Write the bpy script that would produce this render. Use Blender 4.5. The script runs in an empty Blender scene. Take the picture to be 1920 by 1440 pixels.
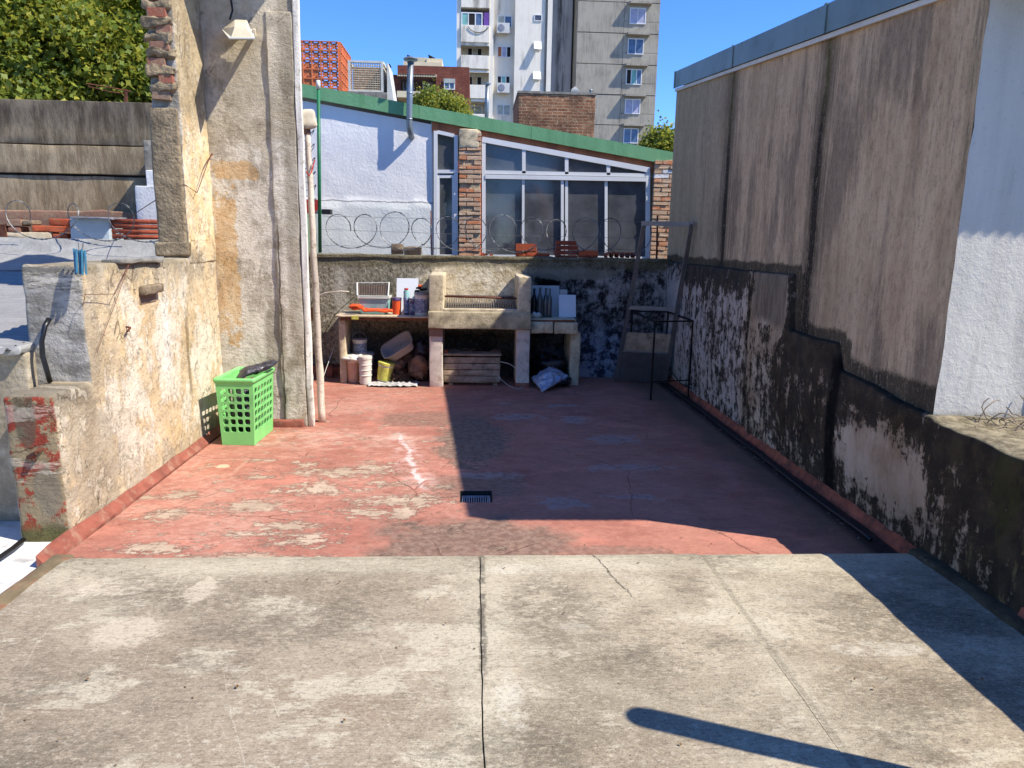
import bpy, math, random
import numpy as np
from mathutils import Vector, Matrix, noise
R = math.radians
random.seed(7)
C = bpy.context.scene.collection
sc = bpy.context.scene

# ------------------------------------------------------------------ camera
F_PX, PITCH, YAW, ROLL, CAM_H = 1350.0, R(11.2), R(3.1), R(1.0), 1.65
fwd = Vector((math.sin(YAW)*math.cos(PITCH), math.cos(YAW)*math.cos(PITCH), -math.sin(PITCH)))
rt0 = Vector((math.cos(YAW), -math.sin(YAW), 0)); up0 = rt0.cross(fwd)
rt = rt0*math.cos(ROLL) + up0*math.sin(ROLL); up = up0*math.cos(ROLL) - rt0*math.sin(ROLL)
cd = bpy.data.cameras.new('camera'); cam = bpy.data.objects.new('camera', cd); C.objects.link(cam)
cd.sensor_fit = 'HORIZONTAL'; cd.sensor_width = 36; cd.lens = 36*F_PX/1920
cd.clip_start = 0.05; cd.clip_end = 2000
m3 = Matrix((rt, up, -fwd)).transposed(); cam.matrix_world = Matrix.Translation((0, 0, CAM_H)) @ m3.to_4x4()
sc.camera = cam
def at(px, py, Y):                      # measured photo pixel -> point on the plane y = Y
    d = rt*((px-960)/F_PX) + up*((720-py)/F_PX) + fwd
    return Vector((0, 0, CAM_H)) + d*(Y/d.y)
def gnd(px, py, z=0.0):                 # measured photo pixel -> point on the plane z
    d = rt*((px-960)/F_PX) + up*((720-py)/F_PX) + fwd
    return Vector((0, 0, CAM_H)) + d*((z-CAM_H)/d.z)
def atx(px, py, X):
    d = rt*((px-960)/F_PX) + up*((720-py)/F_PX) + fwd
    return Vector((0, 0, CAM_H)) + d*(X/d.x)

# ------------------------------------------------------------------ light
SUNV = Vector((-.785, .32, -1.0)).normalized()
w = bpy.data.worlds.new('World'); sc.world = w; w.use_nodes = True
wn = w.node_tree.nodes; wn.clear()
wo = wn.new('ShaderNodeOutputWorld'); bg = wn.new('ShaderNodeBackground'); sky = wn.new('ShaderNodeTexSky')
sky.sky_type = 'NISHITA'; sky.sun_disc = False
sky.sun_elevation = math.asin(-SUNV.z); sky.sun_rotation = math.atan2(-SUNV.x, -SUNV.y)
sky.altitude = 0; sky.air_density = 0.6; sky.dust_density = 0.0; sky.ozone_density = 6.0
bg.inputs[1].default_value = 0.15
hsv = wn.new('ShaderNodeHueSaturation'); hsv.inputs['Saturation'].default_value = 1.17; hsv.inputs['Hue'].default_value = 0.509
w.node_tree.links.new(sky.outputs[0], hsv.inputs['Color']); w.node_tree.links.new(hsv.outputs[0], bg.inputs[0]); w.node_tree.links.new(bg.outputs[0], wo.inputs[0])
sd = bpy.data.lights.new('sun', 'SUN'); sd.energy = 3.4; sd.angle = R(0.55); sd.color = (1.0, .95, .87)
so = bpy.data.objects.new('sun', sd); C.objects.link(so); so.rotation_euler = SUNV.to_track_quat('-Z', 'Y').to_euler()
so.location = (6, -4, 9)
vs = sc.view_settings; vs.view_transform = 'Standard'; vs.look = 'None'; vs.gamma = 1; vs.use_curve_mapping = False
vs.exposure = 1.24
sc.cycles.max_bounces = 6; sc.cycles.diffuse_bounces = 4; sc.cycles.glossy_bounces = 3; sc.cycles.transparent_max_bounces = 12

# ------------------------------------------------------------------ mesh helpers
class MB:
    def __init__(s): s.v = []; s.f = []
    def add(s, vs, fs):
        o = len(s.v); s.v += [tuple(p) for p in vs]; s.f += [tuple(i+o for i in f) for f in fs]; return s
    def box(s, x0, x1, y0, y1, z0, z1, M=None):
        vs = [Vector((x, y, z)) for x in (x0, x1) for y in (y0, y1) for z in (z0, z1)]
        if M: vs = [M @ p for p in vs]
        return s.add(vs, [(0,1,3,2),(4,6,7,5),(0,4,5,1),(2,3,7,6),(0,2,6,4),(1,5,7,3)])
    def hexa(s, p):                      # 8 points: bottom ring 0-3, top ring 4-7
        return s.add(p, [(3,2,1,0),(4,5,6,7),(0,1,5,4),(1,2,6,5),(2,3,7,6),(3,0,4,7)])
    def bar(s, a, b, w, h=None, upv=(0,0,1)):
        a, b = Vector(a), Vector(b); h = h or w; d = (b-a).normalized(); u = Vector(upv)
        if abs(d.dot(u)) > .95: u = Vector((0,1,0))
        x = d.cross(u).normalized()*w/2; y = x.cross(d).normalized()*h/2
        return s.hexa([a-x-y, a+x-y, a+x+y, a-x+y, b-x-y, b+x-y, b+x+y, b-x+y])
    def tube(s, pts, r, n=8, caps=True, rr=None):
        pts = [Vector(p) for p in pts]; k = len(pts); rings = []; prev = None
        for i, p in enumerate(pts):
            d = (pts[min(i+1, k-1)]-pts[max(i-1, 0)])
            d = d.normalized() if d.length > 1e-9 else Vector((0, 0, 1))
            if prev is None:
                u = Vector((0,0,1)) if abs(d.z) < .9 else Vector((1,0,0)); x = d.cross(u).normalized()
            else:
                x = (prev - d*prev.dot(d)); x = x.normalized() if x.length > 1e-6 else d.orthogonal().normalized()
            prev = x; y = d.cross(x); ri = rr[i] if rr else r
            rings.append([p + x*math.cos(2*math.pi*j/n)*ri + y*math.sin(2*math.pi*j/n)*ri for j in range(n)])
        vs = [q for g in rings for q in g]; fs = []
        for i in range(k-1):
            for j in range(n): fs.append((i*n+j, i*n+(j+1) % n, (i+1)*n+(j+1) % n, (i+1)*n+j))
        if caps: fs += [tuple(range(n))[::-1], tuple(range((k-1)*n, k*n))]
        return s.add(vs, fs)
    def lathe(s, prof, c=(0,0,0), n=24, M=None, sx=1, sy=1):
        vs = []; fs = []; k = len(prof)
        for r, z in prof:
            for j in range(n):
                p = Vector((r*sx*math.cos(2*math.pi*j/n), r*sy*math.sin(2*math.pi*j/n), z))
                vs.append((M @ p if M else p) + Vector(c))
        for i in range(k-1):
            for j in range(n): fs.append((i*n+j, i*n+(j+1) % n, (i+1)*n+(j+1) % n, (i+1)*n+j))
        if prof[0][0] > 1e-4: fs.append(tuple(range(n))[::-1])
        if prof[-1][0] > 1e-4: fs.append(tuple(range((k-1)*n, k*n)))
        return s.add(vs, fs)
    def prism(s, poly, axis, a, b):      # poly in the two other axes, extruded a..b along axis
        def P(u, v, t): return {'x': (t, u, v), 'y': (u, t, v), 'z': (u, v, t)}[axis]
        n = len(poly); vs = [P(u, v, a) for u, v in poly] + [P(u, v, b) for u, v in poly]
        fs = [tuple(range(n)), tuple(range(n, 2*n))[::-1]] + [(i, i+n, (i+1) % n+n, (i+1) % n) for i in range(n)]
        return s.add(vs, fs)
    def rough(s, x0, x1, y0, y1, z0, z1, seg=.08, amp=.008, r=.015, fr=3.0, M=None, seed=0, edge=1.0):
        r = min(r, (x1-x0)/2.2, (y1-y0)/2.2, (z1-z0)/2.2)
        def lat(a, b):
            n = max(1, int(round((b-a-2*r)/seg)))
            return [a, a+r*.35, a+r] + [a+r+(b-a-2*r)*i/n for i in range(1, n)] + [b-r, b-r*.35, b]
        L = [lat(x0, x1), lat(y0, y1), lat(z0, z1)]; idx = {}; vs = []; fs = []
        lo = Vector((x0+r, y0+r, z0+r)); hi = Vector((x1-r, y1-r, z1-r)); off = Vector((seed*3.7, seed*1.3, seed*7.1))
        def vid(i, j, k):
            key = (i, j, k)
            if key in idx: return idx[key]
            p = Vector((L[0][i], L[1][j], L[2][k]))
            q = Vector((min(max(p.x, lo.x), hi.x), min(max(p.y, lo.y), hi.y), min(max(p.z, lo.z), hi.z)))
            d = p-q
            if d.length > 1e-9: p = q + d.normalized()*r
            e = sum((abs(d.x) > 1e-9, abs(d.y) > 1e-9, abs(d.z) > 1e-9))
            am = amp*(1 + (edge if e >= 2 else 0))
            p = p + (noise.noise_vector(p*fr+off)*.65 + noise.noise_vector(p*fr*3.3+off)*.3 + noise.noise_vector(p*fr*9+off)*.12)*am
            if M: p = M @ p
            idx[key] = len(vs); vs.append(p); return idx[key]
        nx, ny, nz = len(L[0])-1, len(L[1])-1, len(L[2])-1
        for k, fl in ((0, 1), (nz, 0)):
            for i in range(nx):
                for j in range(ny):
                    q = [vid(i,j,k), vid(i+1,j,k), vid(i+1,j+1,k), vid(i,j+1,k)]; fs.append(q[::-1] if fl else q)
        for j, fl in ((0, 0), (ny, 1)):
            for i in range(nx):
                for k in range(nz):
                    q = [vid(i,j,k), vid(i+1,j,k), vid(i+1,j,k+1), vid(i,j,k+1)]; fs.append(q[::-1] if fl else q)
        for i, fl in ((0, 1), (nx, 0)):
            for j in range(ny):
                for k in range(nz):
                    q = [vid(i,j,k), vid(i,j+1,k), vid(i,j+1,k+1), vid(i,j,k+1)]; fs.append(q[::-1] if fl else q)
        return s.add(vs, fs)
    def blob(s, c, rx, ry, rz, n=14, amp=.25, fr=4, flat=None, seed=0, M=None):
        vs = []; fs = []; c = Vector(c); m = n
        for i in range(n+1):
            th = math.pi*i/n
            for j in range(m):
                ph = 2*math.pi*j/m
                d = Vector((math.sin(th)*math.cos(ph), math.sin(th)*math.sin(ph), math.cos(th)))
                k = 1 + amp*noise.noise(d*1.7+Vector((seed*5., 3, 1))) + amp*.6*noise.noise(d*fr+Vector((seed*2., 1, 7)))
                p = Vector((d.x*rx*k, d.y*ry*k, d.z*rz*k))
                if flat is not None and p.z < flat: p.z = flat
                vs.append((M @ p if M else p)+c)
        for i in range(n):
            for j in range(m): fs.append((i*m+j, (i+1)*m+j, (i+1)*m+(j+1) % m, i*m+(j+1) % m))
        return s.add(vs, fs)
    def build(s, name, mat, parent=None, smooth=False, ang=None):
        org = Vector((0, 0, 0)); p = parent
        while p is not None: org = org + p.location; p = p.parent
        me = bpy.data.meshes.new(name)
        me.from_pydata([(a[0]-org.x, a[1]-org.y, a[2]-org.z) for a in s.v], [], s.f)
        if mat: me.materials.append(mat)
        if smooth or ang:
            me.shade_smooth()
            if ang: me.set_sharp_from_angle(angle=R(ang))
        me.update()
        o = bpy.data.objects.new(name, me); C.objects.link(o)
        if parent: o.parent = parent
        return o
def tag(o, label, cat, group=None, kind=None):
    if label: o['label'] = label
    if cat: o['category'] = cat
    if group: o['group'] = group
    if kind: o['kind'] = kind
    return o
def thing(name, label, cat, loc=(0,0,0), group=None):
    o = bpy.data.objects.new(name, None); C.objects.link(o); o.location = loc; o.empty_display_size = .1
    return tag(o, label, cat, group)
def struct(o): o['kind'] = 'structure'; return o
def stuff(o): o['kind'] = 'stuff'; return o
def shared(name, me, parent, loc, rot=(0,0,0), scale=(1,1,1)):
    o = bpy.data.objects.new(name, me); C.objects.link(o); o.location = loc; o.rotation_euler = rot; o.scale = scale
    if parent: o.parent = parent
    return o

# ------------------------------------------------------------------ material language
G = 0.80
def lin(v):
    v = v/255; return v/12.92 if v <= .04045 else ((v+.055)/1.055)**2.4
def c(r, g, b, k=1.0): return (min(.92, lin(r)*G*k*1.03), lin(g)*G*k, lin(b)*G*k*.93, 1)
class S:
    def __init__(s, m, o): s.m = m; s.o = o
    def _b(s, op, x, r=False): return s.m.math(op, x, s) if r else s.m.math(op, s, x)
    def __add__(s, x): return s._b('ADD', x)
    def __radd__(s, x): return s._b('ADD', x, 1)
    def __sub__(s, x): return s._b('SUBTRACT', x)
    def __rsub__(s, x): return s._b('SUBTRACT', x, 1)
    def __mul__(s, x): return s._b('MULTIPLY', x)
    def __rmul__(s, x): return s._b('MULTIPLY', x, 1)
    def __truediv__(s, x): return s._b('DIVIDE', x)
    def abs(s): return s.m.math('ABSOLUTE', s, 0)
class Mt:
    def __init__(s, name, local=False):
        s.mat = bpy.data.materials.new(name); s.mat.use_nodes = True; s.nt = s.mat.node_tree; s.nt.nodes.clear()
        s.outn = s.new('ShaderNodeOutputMaterial'); s.bs = s.new('ShaderNodeBsdfPrincipled')
        s.nt.links.new(s.bs.outputs[0], s.outn.inputs[0])
        if local: s.pos = S(s, s.new('ShaderNodeTexCoord').outputs['Object'])
        else: s.pos = S(s, s.new('ShaderNodeNewGeometry').outputs['Position'])
        sp = s.new('ShaderNodeSeparateXYZ'); s.nt.links.new(s.pos.o, sp.inputs[0])
        s.x, s.y, s.z = (S(s, o) for o in sp.outputs)
    def new(s, t): return s.nt.nodes.new(t)
    def put(s, inp, v):
        if isinstance(v, S): s.nt.links.new(v.o, inp)
        else: inp.default_value = v
    def math(s, op, a, b=0, clamp=False):
        n = s.new('ShaderNodeMath'); n.operation = op; n.use_clamp = clamp
        s.put(n.inputs[0], a); s.put(n.inputs[1], b); return S(s, n.outputs[0])
    def mn(s, a, b): return s.math('MINIMUM', a, b)
    def mx(s, a, b): return s.math('MAXIMUM', a, b)
    def vec(s, x, y, z):
        n = s.new('ShaderNodeCombineXYZ'); [s.put(n.inputs[i], q) for i, q in enumerate((x, y, z))]; return S(s, n.outputs[0])
    def vmul(s, v, t):
        n = s.new('ShaderNodeVectorMath'); n.operation = 'MULTIPLY'; s.put(n.inputs[0], v); s.put(n.inputs[1], t); return S(s, n.outputs[0])
    def noise(s, sc=1, det=4, rough=.55, vec=None, seed=0, dist=0):
        v = vec or s.pos
        if isinstance(sc, tuple): v = s.vmul(v, sc); k = 1
        else: k = sc
        if seed:
            a = s.new('ShaderNodeVectorMath'); a.operation = 'ADD'; s.put(a.inputs[0], v)
            a.inputs[1].default_value = (seed*3.17, seed*7.31, seed*1.73); v = S(s, a.outputs[0])
        n = s.new('ShaderNodeTexNoise'); s.put(n.inputs['Vector'], v); n.inputs['Scale'].default_value = k
        n.inputs['Detail'].default_value = det; n.inputs['Roughness'].default_value = rough; n.inputs['Distortion'].default_value = dist
        return S(s, n.outputs[0])
    def vor(s, sc=1, feat='F1', vec=None, rnd=1):
        n = s.new('ShaderNodeTexVoronoi'); n.feature = feat; v = vec or s.pos
        if isinstance(sc, tuple): v = s.vmul(v, sc); sc = 1
        s.put(n.inputs['Vector'], v); n.inputs['Scale'].default_value = sc; n.inputs['Randomness'].default_value = rnd
        return S(s, n.outputs['Distance']), S(s, n.outputs['Color']) if feat != 'DISTANCE_TO_EDGE' else None
    def ss(s, x, a, b, lo=0., hi=1., kind='SMOOTHSTEP'):
        n = s.new('ShaderNodeMapRange'); n.interpolation_type = kind; n.clamp = True
        s.put(n.inputs[0], x)
        if a > b: a, b, lo, hi = b, a, hi, lo
        for i, q in ((1, a), (2, b), (3, lo), (4, hi)): n.inputs[i].default_value = q
        return S(s, n.outputs[0])
    def mix(s, f, a, b, mode='MIX'):
        n = s.new('ShaderNodeMix'); n.data_type = 'RGBA'; n.blend_type = mode
        s.put(n.inputs[0], f); s.put(n.inputs[6], a); s.put(n.inputs[7], b); return S(s, n.outputs[2])
    def ell(s, cx, cy, rx, ry, U=None, W=None):   # normalised elliptical distance
        u = ((U or s.x)-cx)*(1/rx); v = ((W or s.y)-cy)*(1/ry)
        return s.math('SQRT', u*u + v*v)
    def rnd(s): return S(s, s.new('ShaderNodeObjectInfo').outputs['Random'])
    def done(s, col, rough=.85, bump=None, bh=.01, spec=.3, metal=0, **kw):
        s.put(s.bs.inputs['Base Color'], col); s.put(s.bs.inputs['Roughness'], rough)
        s.put(s.bs.inputs['Metallic'], metal); s.put(s.bs.inputs['Specular IOR Level'], spec)
        if bump is not None:
            b = s.new('ShaderNodeBump'); b.inputs['Distance'].default_value = bh; b.inputs['Strength'].default_value = 1
            s.put(b.inputs['Height'], bump); s.nt.links.new(b.outputs[0], s.bs.inputs['Normal'])
        for k, q in kw.items(): s.put(s.bs.inputs[k], q)
        return s.mat
def simple(name, col, rough=.6, metal=0, var=.25, sc=6, dirt=None, dirtf=.5, bh=.002, spec=.4, streak=False, local=False, bsc=None, **kw):
    m = Mt(name, local)
    n = m.noise(sc if not streak else (sc, sc, sc*.12), 6, .6)
    dk = tuple(q*(1-var) for q in col[:3])+(1,); lt = tuple(min(.95, q*(1+var)) for q in col[:3])+(1,)
    cc = m.mix(m.ss(n, .3, .7), dk, lt)
    if dirt: cc = m.mix(m.ss(m.noise(sc*1.7, 7, .65, seed=4), .62-dirtf*.3, .75)*.8, cc, dirt)
    return m.done(cc, rough, m.noise(bsc or sc*8, 5, .6, seed=2), bh, spec, metal, **kw)
# ------------------------------------------------------------------ materials of the big surfaces
def mat_concrete():
    m = Mt('concrete_screed'); x, y = m.x, m.y
    big = m.noise((.8, 1.1, 1), 7, .62, seed=1); med = m.noise((3, 4.5, 1), 8, .68, seed=2)
    streak = m.noise((7, 110, 1), 5, .7, seed=3); grit = m.noise(160, 3, .7, seed=4); mid2 = m.noise((22, 30, 1), 6, .75, seed=9)
    col = m.mix(m.ss(big*.6+med*.4, .38, .62), c(150, 138, 118), c(204, 192, 168))
    col = m.mix(m.ss(x+(med-.5)*.5, .15, -.25)*m.ss(y+(big-.5), 3.3, 2.9)*.45, col, c(146, 128, 110))
    col = m.mix(m.ss(m.noise((1.2, 1.7, 1), 5, .6, seed=8), .45, .7)*.45, col, c(160, 140, 118))
    # worn cream skin where the top of the screed survives
    skin = m.ss(m.noise((2.2, 3.4, 1), 9, .66, seed=5)+streak*.12, .60, .66)
    col = m.mix(skin*.6, col, c(212, 203, 180))
    # wet-looking grey stains
    st = m.ss(m.noise((1.9, 2.6, 1), 9, .72, seed=6)+(mid2-.5)*.5, .56, .70)
    bands = m.mx(m.mx(m.ss(m.ell(-1.1, 3.0, .75, .22), 1.2, .4), m.ss(m.ell(.35, 2.85, .22, .5), 1.2, .3)), m.ss(m.ell(-1.6, 2.0, .9, .35), 1.2, .2))
    bands = m.mx(bands, m.mx(m.ss(m.ell(-.95, 3.02, .75, .20)+(med-.5)*2.2, 1.2, .5), m.ss(m.ell(1.75, 2.75, .35, .30)+(med-.5)*2.4, 1.2, .5)))
    col = m.mix(m.mn(st*.65 + bands*m.ss(mid2+(med-.5)*.6, .40, .56)*.75, .8), col, m.mix(m.ss(mid2, .4, .6), c(96, 86, 72), c(136, 124, 106)))
    lp = m.mn(m.ell(-1.62, 3.08, .19, .08), m.mn(m.ell(-1.38, 2.70, .15, .15), m.ell(-1.22, 3.05, .06, .15))); col = m.mix(m.ss(lp+(med-.5)*1.6+(mid2-.5)*1.2, 1.1, .75)*.65, col, c(214, 200, 178))
    # pale mortar skin along the joint and the near-step edge
    wob = (m.noise((1, 3, 1), 5, .6, seed=11)-.5)
    j1 = m.ss((x-.035+wob*.16).abs(), .13, .09)*m.ss(m.noise((5, 9, 1), 6, .7, seed=12), .3, .5)
    j2 = m.ss((x-1.16+wob*.05).abs(), .07, .045)
    lip = m.ss(y+wob*.12, 3.19, 3.25)
    col = m.mix(m.mx(m.mx(j1*.45, j2*.35), lip*.45), col, c(196, 187, 164))
    # white lime patches
    pt = m.mx(m.ss(m.ell(1.62, 2.52, .20, .055)+wob*1.4, 1.1, .85), m.mx(m.ss(m.ell(1.50, 2.95, .15, .10)+wob*1.5, 1.3, .7)*.5, m.ss(m.ell(.14, 2.1, .06, .30)+(mid2-.5)*2.4, 1.1, .8)))
    pt = m.mx(pt, m.mx(m.ss(m.ell(.22, 3.24, .14, .06)+wob*1.8, 1.1, .8)*.7, m.ss(m.ell(.42, 2.70, .07, .05)+wob, 1.1, .7)*.6))
    col = m.mix(pt*.5*m.ss(mid2+med, .85, 1.1), col, c(220, 213, 197))
    # grey dark seam of the crack filler
    wj = (m.noise((3, 9, 1), 6, .7, seed=71)-.5); col = m.mix(m.ss((x-.045+wj*.07).abs(), .020, .008)*m.ss(y, 2.25, 2.5)*m.ss(wj+.5, .36, .5)*.8, col, c(92, 86, 75)); col = m.mix(m.ss((x-1.178+wj*.02).abs(), .018, .006)*.5, col, c(134, 126, 110))
    # hairline cracks
    e, _ = m.vor((1.1, .8, 1), 'DISTANCE_TO_EDGE', vec=m.vec(x+(med-.5)*.16, y+(big-.5)*.3, 0))
    crack = m.ss(e, .0028, .0008)*m.ss(m.noise((1.3, 1.3, 1), 3, .5, seed=14), .53, .6)*.6
    ln1 = m.ss((x-(.62-.22*(y-3.4)+(med-.5)*.12)).abs(), .005, .002)*m.ss(y, 2.9, 3.05)
    crack = m.mx(crack*.0, ln1)
    col = m.mix(crack*.75, col, c(60, 54, 46))
    # scratches (arcs) and speckle
    rr = m.math('SQRT', (x-2.3)*(x-2.3)+(y-3.6)*(y-3.6)); sc_ = m.ss(m.math('FRACT', rr*7.3+med*.25), .03, .012)*m.ss(m.noise((3, 3, 1), 3, .5, seed=16), .55, .62)
    col = m.mix(sc_*.3, col, c(230, 222, 205))
    # finely mottled grey mould with hard edges, strongest in wandering patches, drawn out along the trowel strokes
    mo = m.noise((15, 34, 1), 9, .82, seed=19); reg = m.noise((1.5, 2.0, 1), 4, .6, seed=20)
    mf = m.ss(mo+(reg-.5)*.75+(streak-.5)*.35, .555, .60)
    col = m.mix(mf*.46, col, c(103, 96, 82))
    mo2 = m.ss(m.noise((28, 50, 1), 8, .8, seed=22)+(reg-.5)*-.6, .60, .64)
    col = m.mix(mo2*.45, col, c(214, 206, 186)); mo3 = m.ss(m.noise((34, 52, 1), 9, .88, seed=81)+(reg-.5)*.5, .56, .60); col = m.mix(mo3*.28, col, c(84, 76, 64))
    col = m.mix(m.ss(streak, .44, .30)*.45, col, c(98, 90, 77)); col = m.mix(m.ss(streak, .56, .72)*.3, col, c(216, 208, 188))
    g2 = m.noise((55, 85, 1), 6, .8, seed=61); col = m.mix(m.ss(g2, .53, .62)*.5, col, c(96, 88, 75)); col = m.mix(m.ss(g2, .45, .38)*.35, col, c(222, 213, 192)); col = m.mix(m.ss(grit, .58, .68)*.55, col, c(78, 72, 62)); col = m.mix(m.ss(grit, .40, .3)*.4, col, c(226, 218, 200))
    h = streak*.5 + m.noise((40, 60, 1), 6, .7, seed=7)*.5 + grit*.35 + med*1.5 - crack*1.2
    return m.done(col, .93, h, .006, .2)

def mat_red():
    m = Mt('red_floor_paint'); x, y = m.x, m.y
    wp = m.noise(4, 7, .65, seed=1)-.5; wf = m.noise(22, 6, .7, seed=2)-.5; big = m.noise((.9, 1.1, 1), 6, .6, seed=3)
    col = m.mix(m.ss(big+wf*.4, .3, .7), c(158, 100, 84), c(184, 128, 110))
    col = m.mix(m.ss(m.noise((2.4, 3.2, 1), 7, .65, seed=4), .5, .68)*.5, col, c(214, 140, 120))
    # bare-screed patches where the paint has lifted
    P = [(-1.6,5.3,.10,.05),(-.75,4.62,.10,.05),(-1.5,4.9,.16,.05),(-1.3,4.62,.08,.05),(-.2,4.7,.10,.05),(-1.15,3.6,.3,.05),(-1.05,4.65,.30,.14),(-1.35,4.35,.22,.12),(-.45,4.45,.34,.13),(-.62,4.22,.30,.09),(-.42,4.2,.12,.16),(-1.05,4.0,.26,.10),(-.95,3.82,.20,.13),(-1.28,3.9,.12,.06),
         (-1.9,4.55,.12,.1),(-1.85,4.2,.16,.10),(-1.7,3.72,.26,.09),(-1.45,3.6,.16,.06),(-.95,5.0,.42,.12),(-.7,5.1,.15,.10),(-1.2,5.2,.14,.06),(-.55,4.75,.16,.05),(.15,3.7,.07,.03),(-.1,3.95,.06,.03)]
    d = None
    mot = m.ss(m.noise((5, 8, 1), 9, .8, seed=51), .44, .60); col = m.mix(mot*.30, col, c(212, 150, 128)); mot2 = m.ss(m.noise((4, 6, 1), 9, .8, seed=52), .52, .64); col = m.mix(mot2*.35, col, c(132, 80, 64))
    for a in P:
        e = m.ell(*a); d = e if d is None else m.mn(d, e)
    frag = m.noise((7, 10, 1), 8, .72, seed=6)
    frag2 = m.noise((13, 27, 1), 9, .85, seed=41)
    bare = m.ss(d*1.15 + (frag-.5)*4.6 + (frag2-.5)*7.5 + wf*1.5, .92, .70)
    spk = m.ss(m.noise((6, 9, 1), 7, .7, seed=7)+(frag2-.5)*.5, .60, .62)*m.ss(x, .3, -.2)
    bare = m.mx(bare, spk)
    pc = m.mix(m.ss(wp+.5, .35, .65), c(172, 160, 138), c(206, 190, 166))
    wear = m.ss(m.noise((11, 20, 1), 9, .86, seed=83)+(big-.5)*.6, .53, .60)*m.ss(x, .7, -.2); col = m.mix(wear*.38, col, c(216, 178, 158)); col = m.mix(bare*.78, col, pc)
    # grey ground-in dirt: by the step, left of the drain, and the wash along the right kerb
    g = m.mx(m.ss(m.ell(-.02, 3.72, .55, .42)+wp*1.6, 1.25, .75)*.85, m.ss(m.ell(.0, 5.9, .30, .75)+wp*1.8+wf*.8, 1.2, .85)*.9)
    g = m.mx(g, m.ss(m.ell(.05, 4.75, .35, .3)+wp*1.8+wf, 1.2, .7)*.6); g = m.mx(g, m.ss(m.ell(-.35, 6.6, .55, .30)+wp*1.5, 1.2, .8)*.55)
    g = m.mx(g, m.ss(m.ell(.75, 3.62, .35, .10)+wp*2+wf*2, 1.2, .8)*.6)
    col = m.mix(g, col, m.mix(m.ss(wf+.5, .4, .6), c(112, 92, 80), c(142, 122, 106)))
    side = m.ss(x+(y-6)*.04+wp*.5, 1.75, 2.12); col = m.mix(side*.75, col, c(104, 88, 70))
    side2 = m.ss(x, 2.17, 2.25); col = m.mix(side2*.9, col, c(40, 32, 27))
    Q = [(.95,6.6,.22,.16),(1.2,5.9,.25,.18),(1.15,5.15,.3,.14),(.4,6.7,.3,.15),(.55,4.4,.2,.14),(1.05,4.5,.22,.07),(.3,7.3,.12,.07),(.9,7.2,.18,.08),(.1,4.95,.3,.08)]
    d2 = None
    for a in Q:
        e = m.ell(*a); d2 = e if d2 is None else m.mn(d2, e)
    scuf = m.ss(d2+(frag-.5)*3.8, .95, .55)
    scuf = scuf*m.ss(frag2, .38, .52); col = m.mix(scuf*.75, col, c(176, 156, 148)); col = m.mix(m.ss(d2+(frag-.5)*5, .5, .35)*m.ss(frag2, .5, .42)*.5, col, c(70, 50, 46))
    ring = m.mx(m.ss((m.ell(1.4, 7.05, .28, .32)+wp*.2-1).abs(), .22, .05), m.ss((m.ell(1.55, 4.95, .35, .42)+wp*.3-1).abs(), .28, .05))
    col = m.mix(ring*.16*m.ss(frag, .4, .6), col, c(205, 165, 160))
    # white salt line
    sy = m.ss(y, 4.6, 4.75)*m.ss(y, 6.2, 5.9); sx = (x+.33+wp*.22+(y-4.65)*.22+wf*.05).abs()
    salt = m.ss(sx+wf*.05, .030, .004)*sy*m.ss(frag, .32, .5); col = m.mix(salt*.7, col, c(238, 226, 222))
    sx2 = m.ss(sx, .16, .02)*sy*m.ss(frag, .45, .6); col = m.mix(sx2*.5, col, c(230, 205, 196))
    dust = m.ss(m.ell(-1.2, 5.9, .9, .3)+wp*1.5, 1.2, .6); col = m.mix(dust*.4*m.ss(frag, .4, .6), col, c(222, 196, 178))
    # traced hatch outline
    hx = ((x+1.87)-(y-5.1)*.0).abs(); hy = (y-5.12).abs(); hm = m.mx(hx*(1/.17), hy*(1/.19))
    col = m.mix(m.ss((hm-1+wf*.35+wp*.2).abs(), .13, .05)*.45*m.ss(frag, .35, .55), col, c(206, 170, 146)); col = m.mix(m.ss(hm, 1, .85)*.25, col, c(190, 130, 100))
    col = m.mix(m.ss(m.ell(-1.83, 5.15, .06, .05)+wf*2.2, 1.1, .7)*.7, col, c(226, 206, 172))
    col = m.mix(m.ss(m.noise((50, 60, 1), 5, .7, seed=9), .6, .72)*.35, col, c(120, 60, 46))
    # tiny chips of lifted paint and scuffing all over
    chip = m.ss(m.noise((26, 38, 1), 8, .78, seed=31)+(frag-.5)*.35, .645, .665)
    col = m.mix(chip*.6, col, c(206, 184, 162))
    scr = m.ss(m.noise((9, 46, 1), 7, .78, seed=32), .60, .66); col = m.mix(scr*.3, col, c(226, 158, 138))
    drk = m.ss(m.noise((13, 30, 1), 8, .8, seed=33)+(big-.5)*.5, .60, .66); col = m.mix(drk*.35, col, c(128, 60, 48))
    e, _ = m.vor((.8, .9, 1), 'DISTANCE_TO_EDGE', vec=m.vec(x+wp*.16, y+wp*.14, 0)); ck = m.ss(e, .0035, .001)*m.ss(big, .5, .55)*.7
    col = m.mix(ck*.6, col, c(90, 48, 38))
    h = m.noise((24, 30, 1), 7, .7, seed=10)*.7 + frag*.6 - bare*.5 - ck - g*.1
    return m.done(col, m.ss(bare, 0, 1, .72, .92), h, .006, .3)

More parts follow.
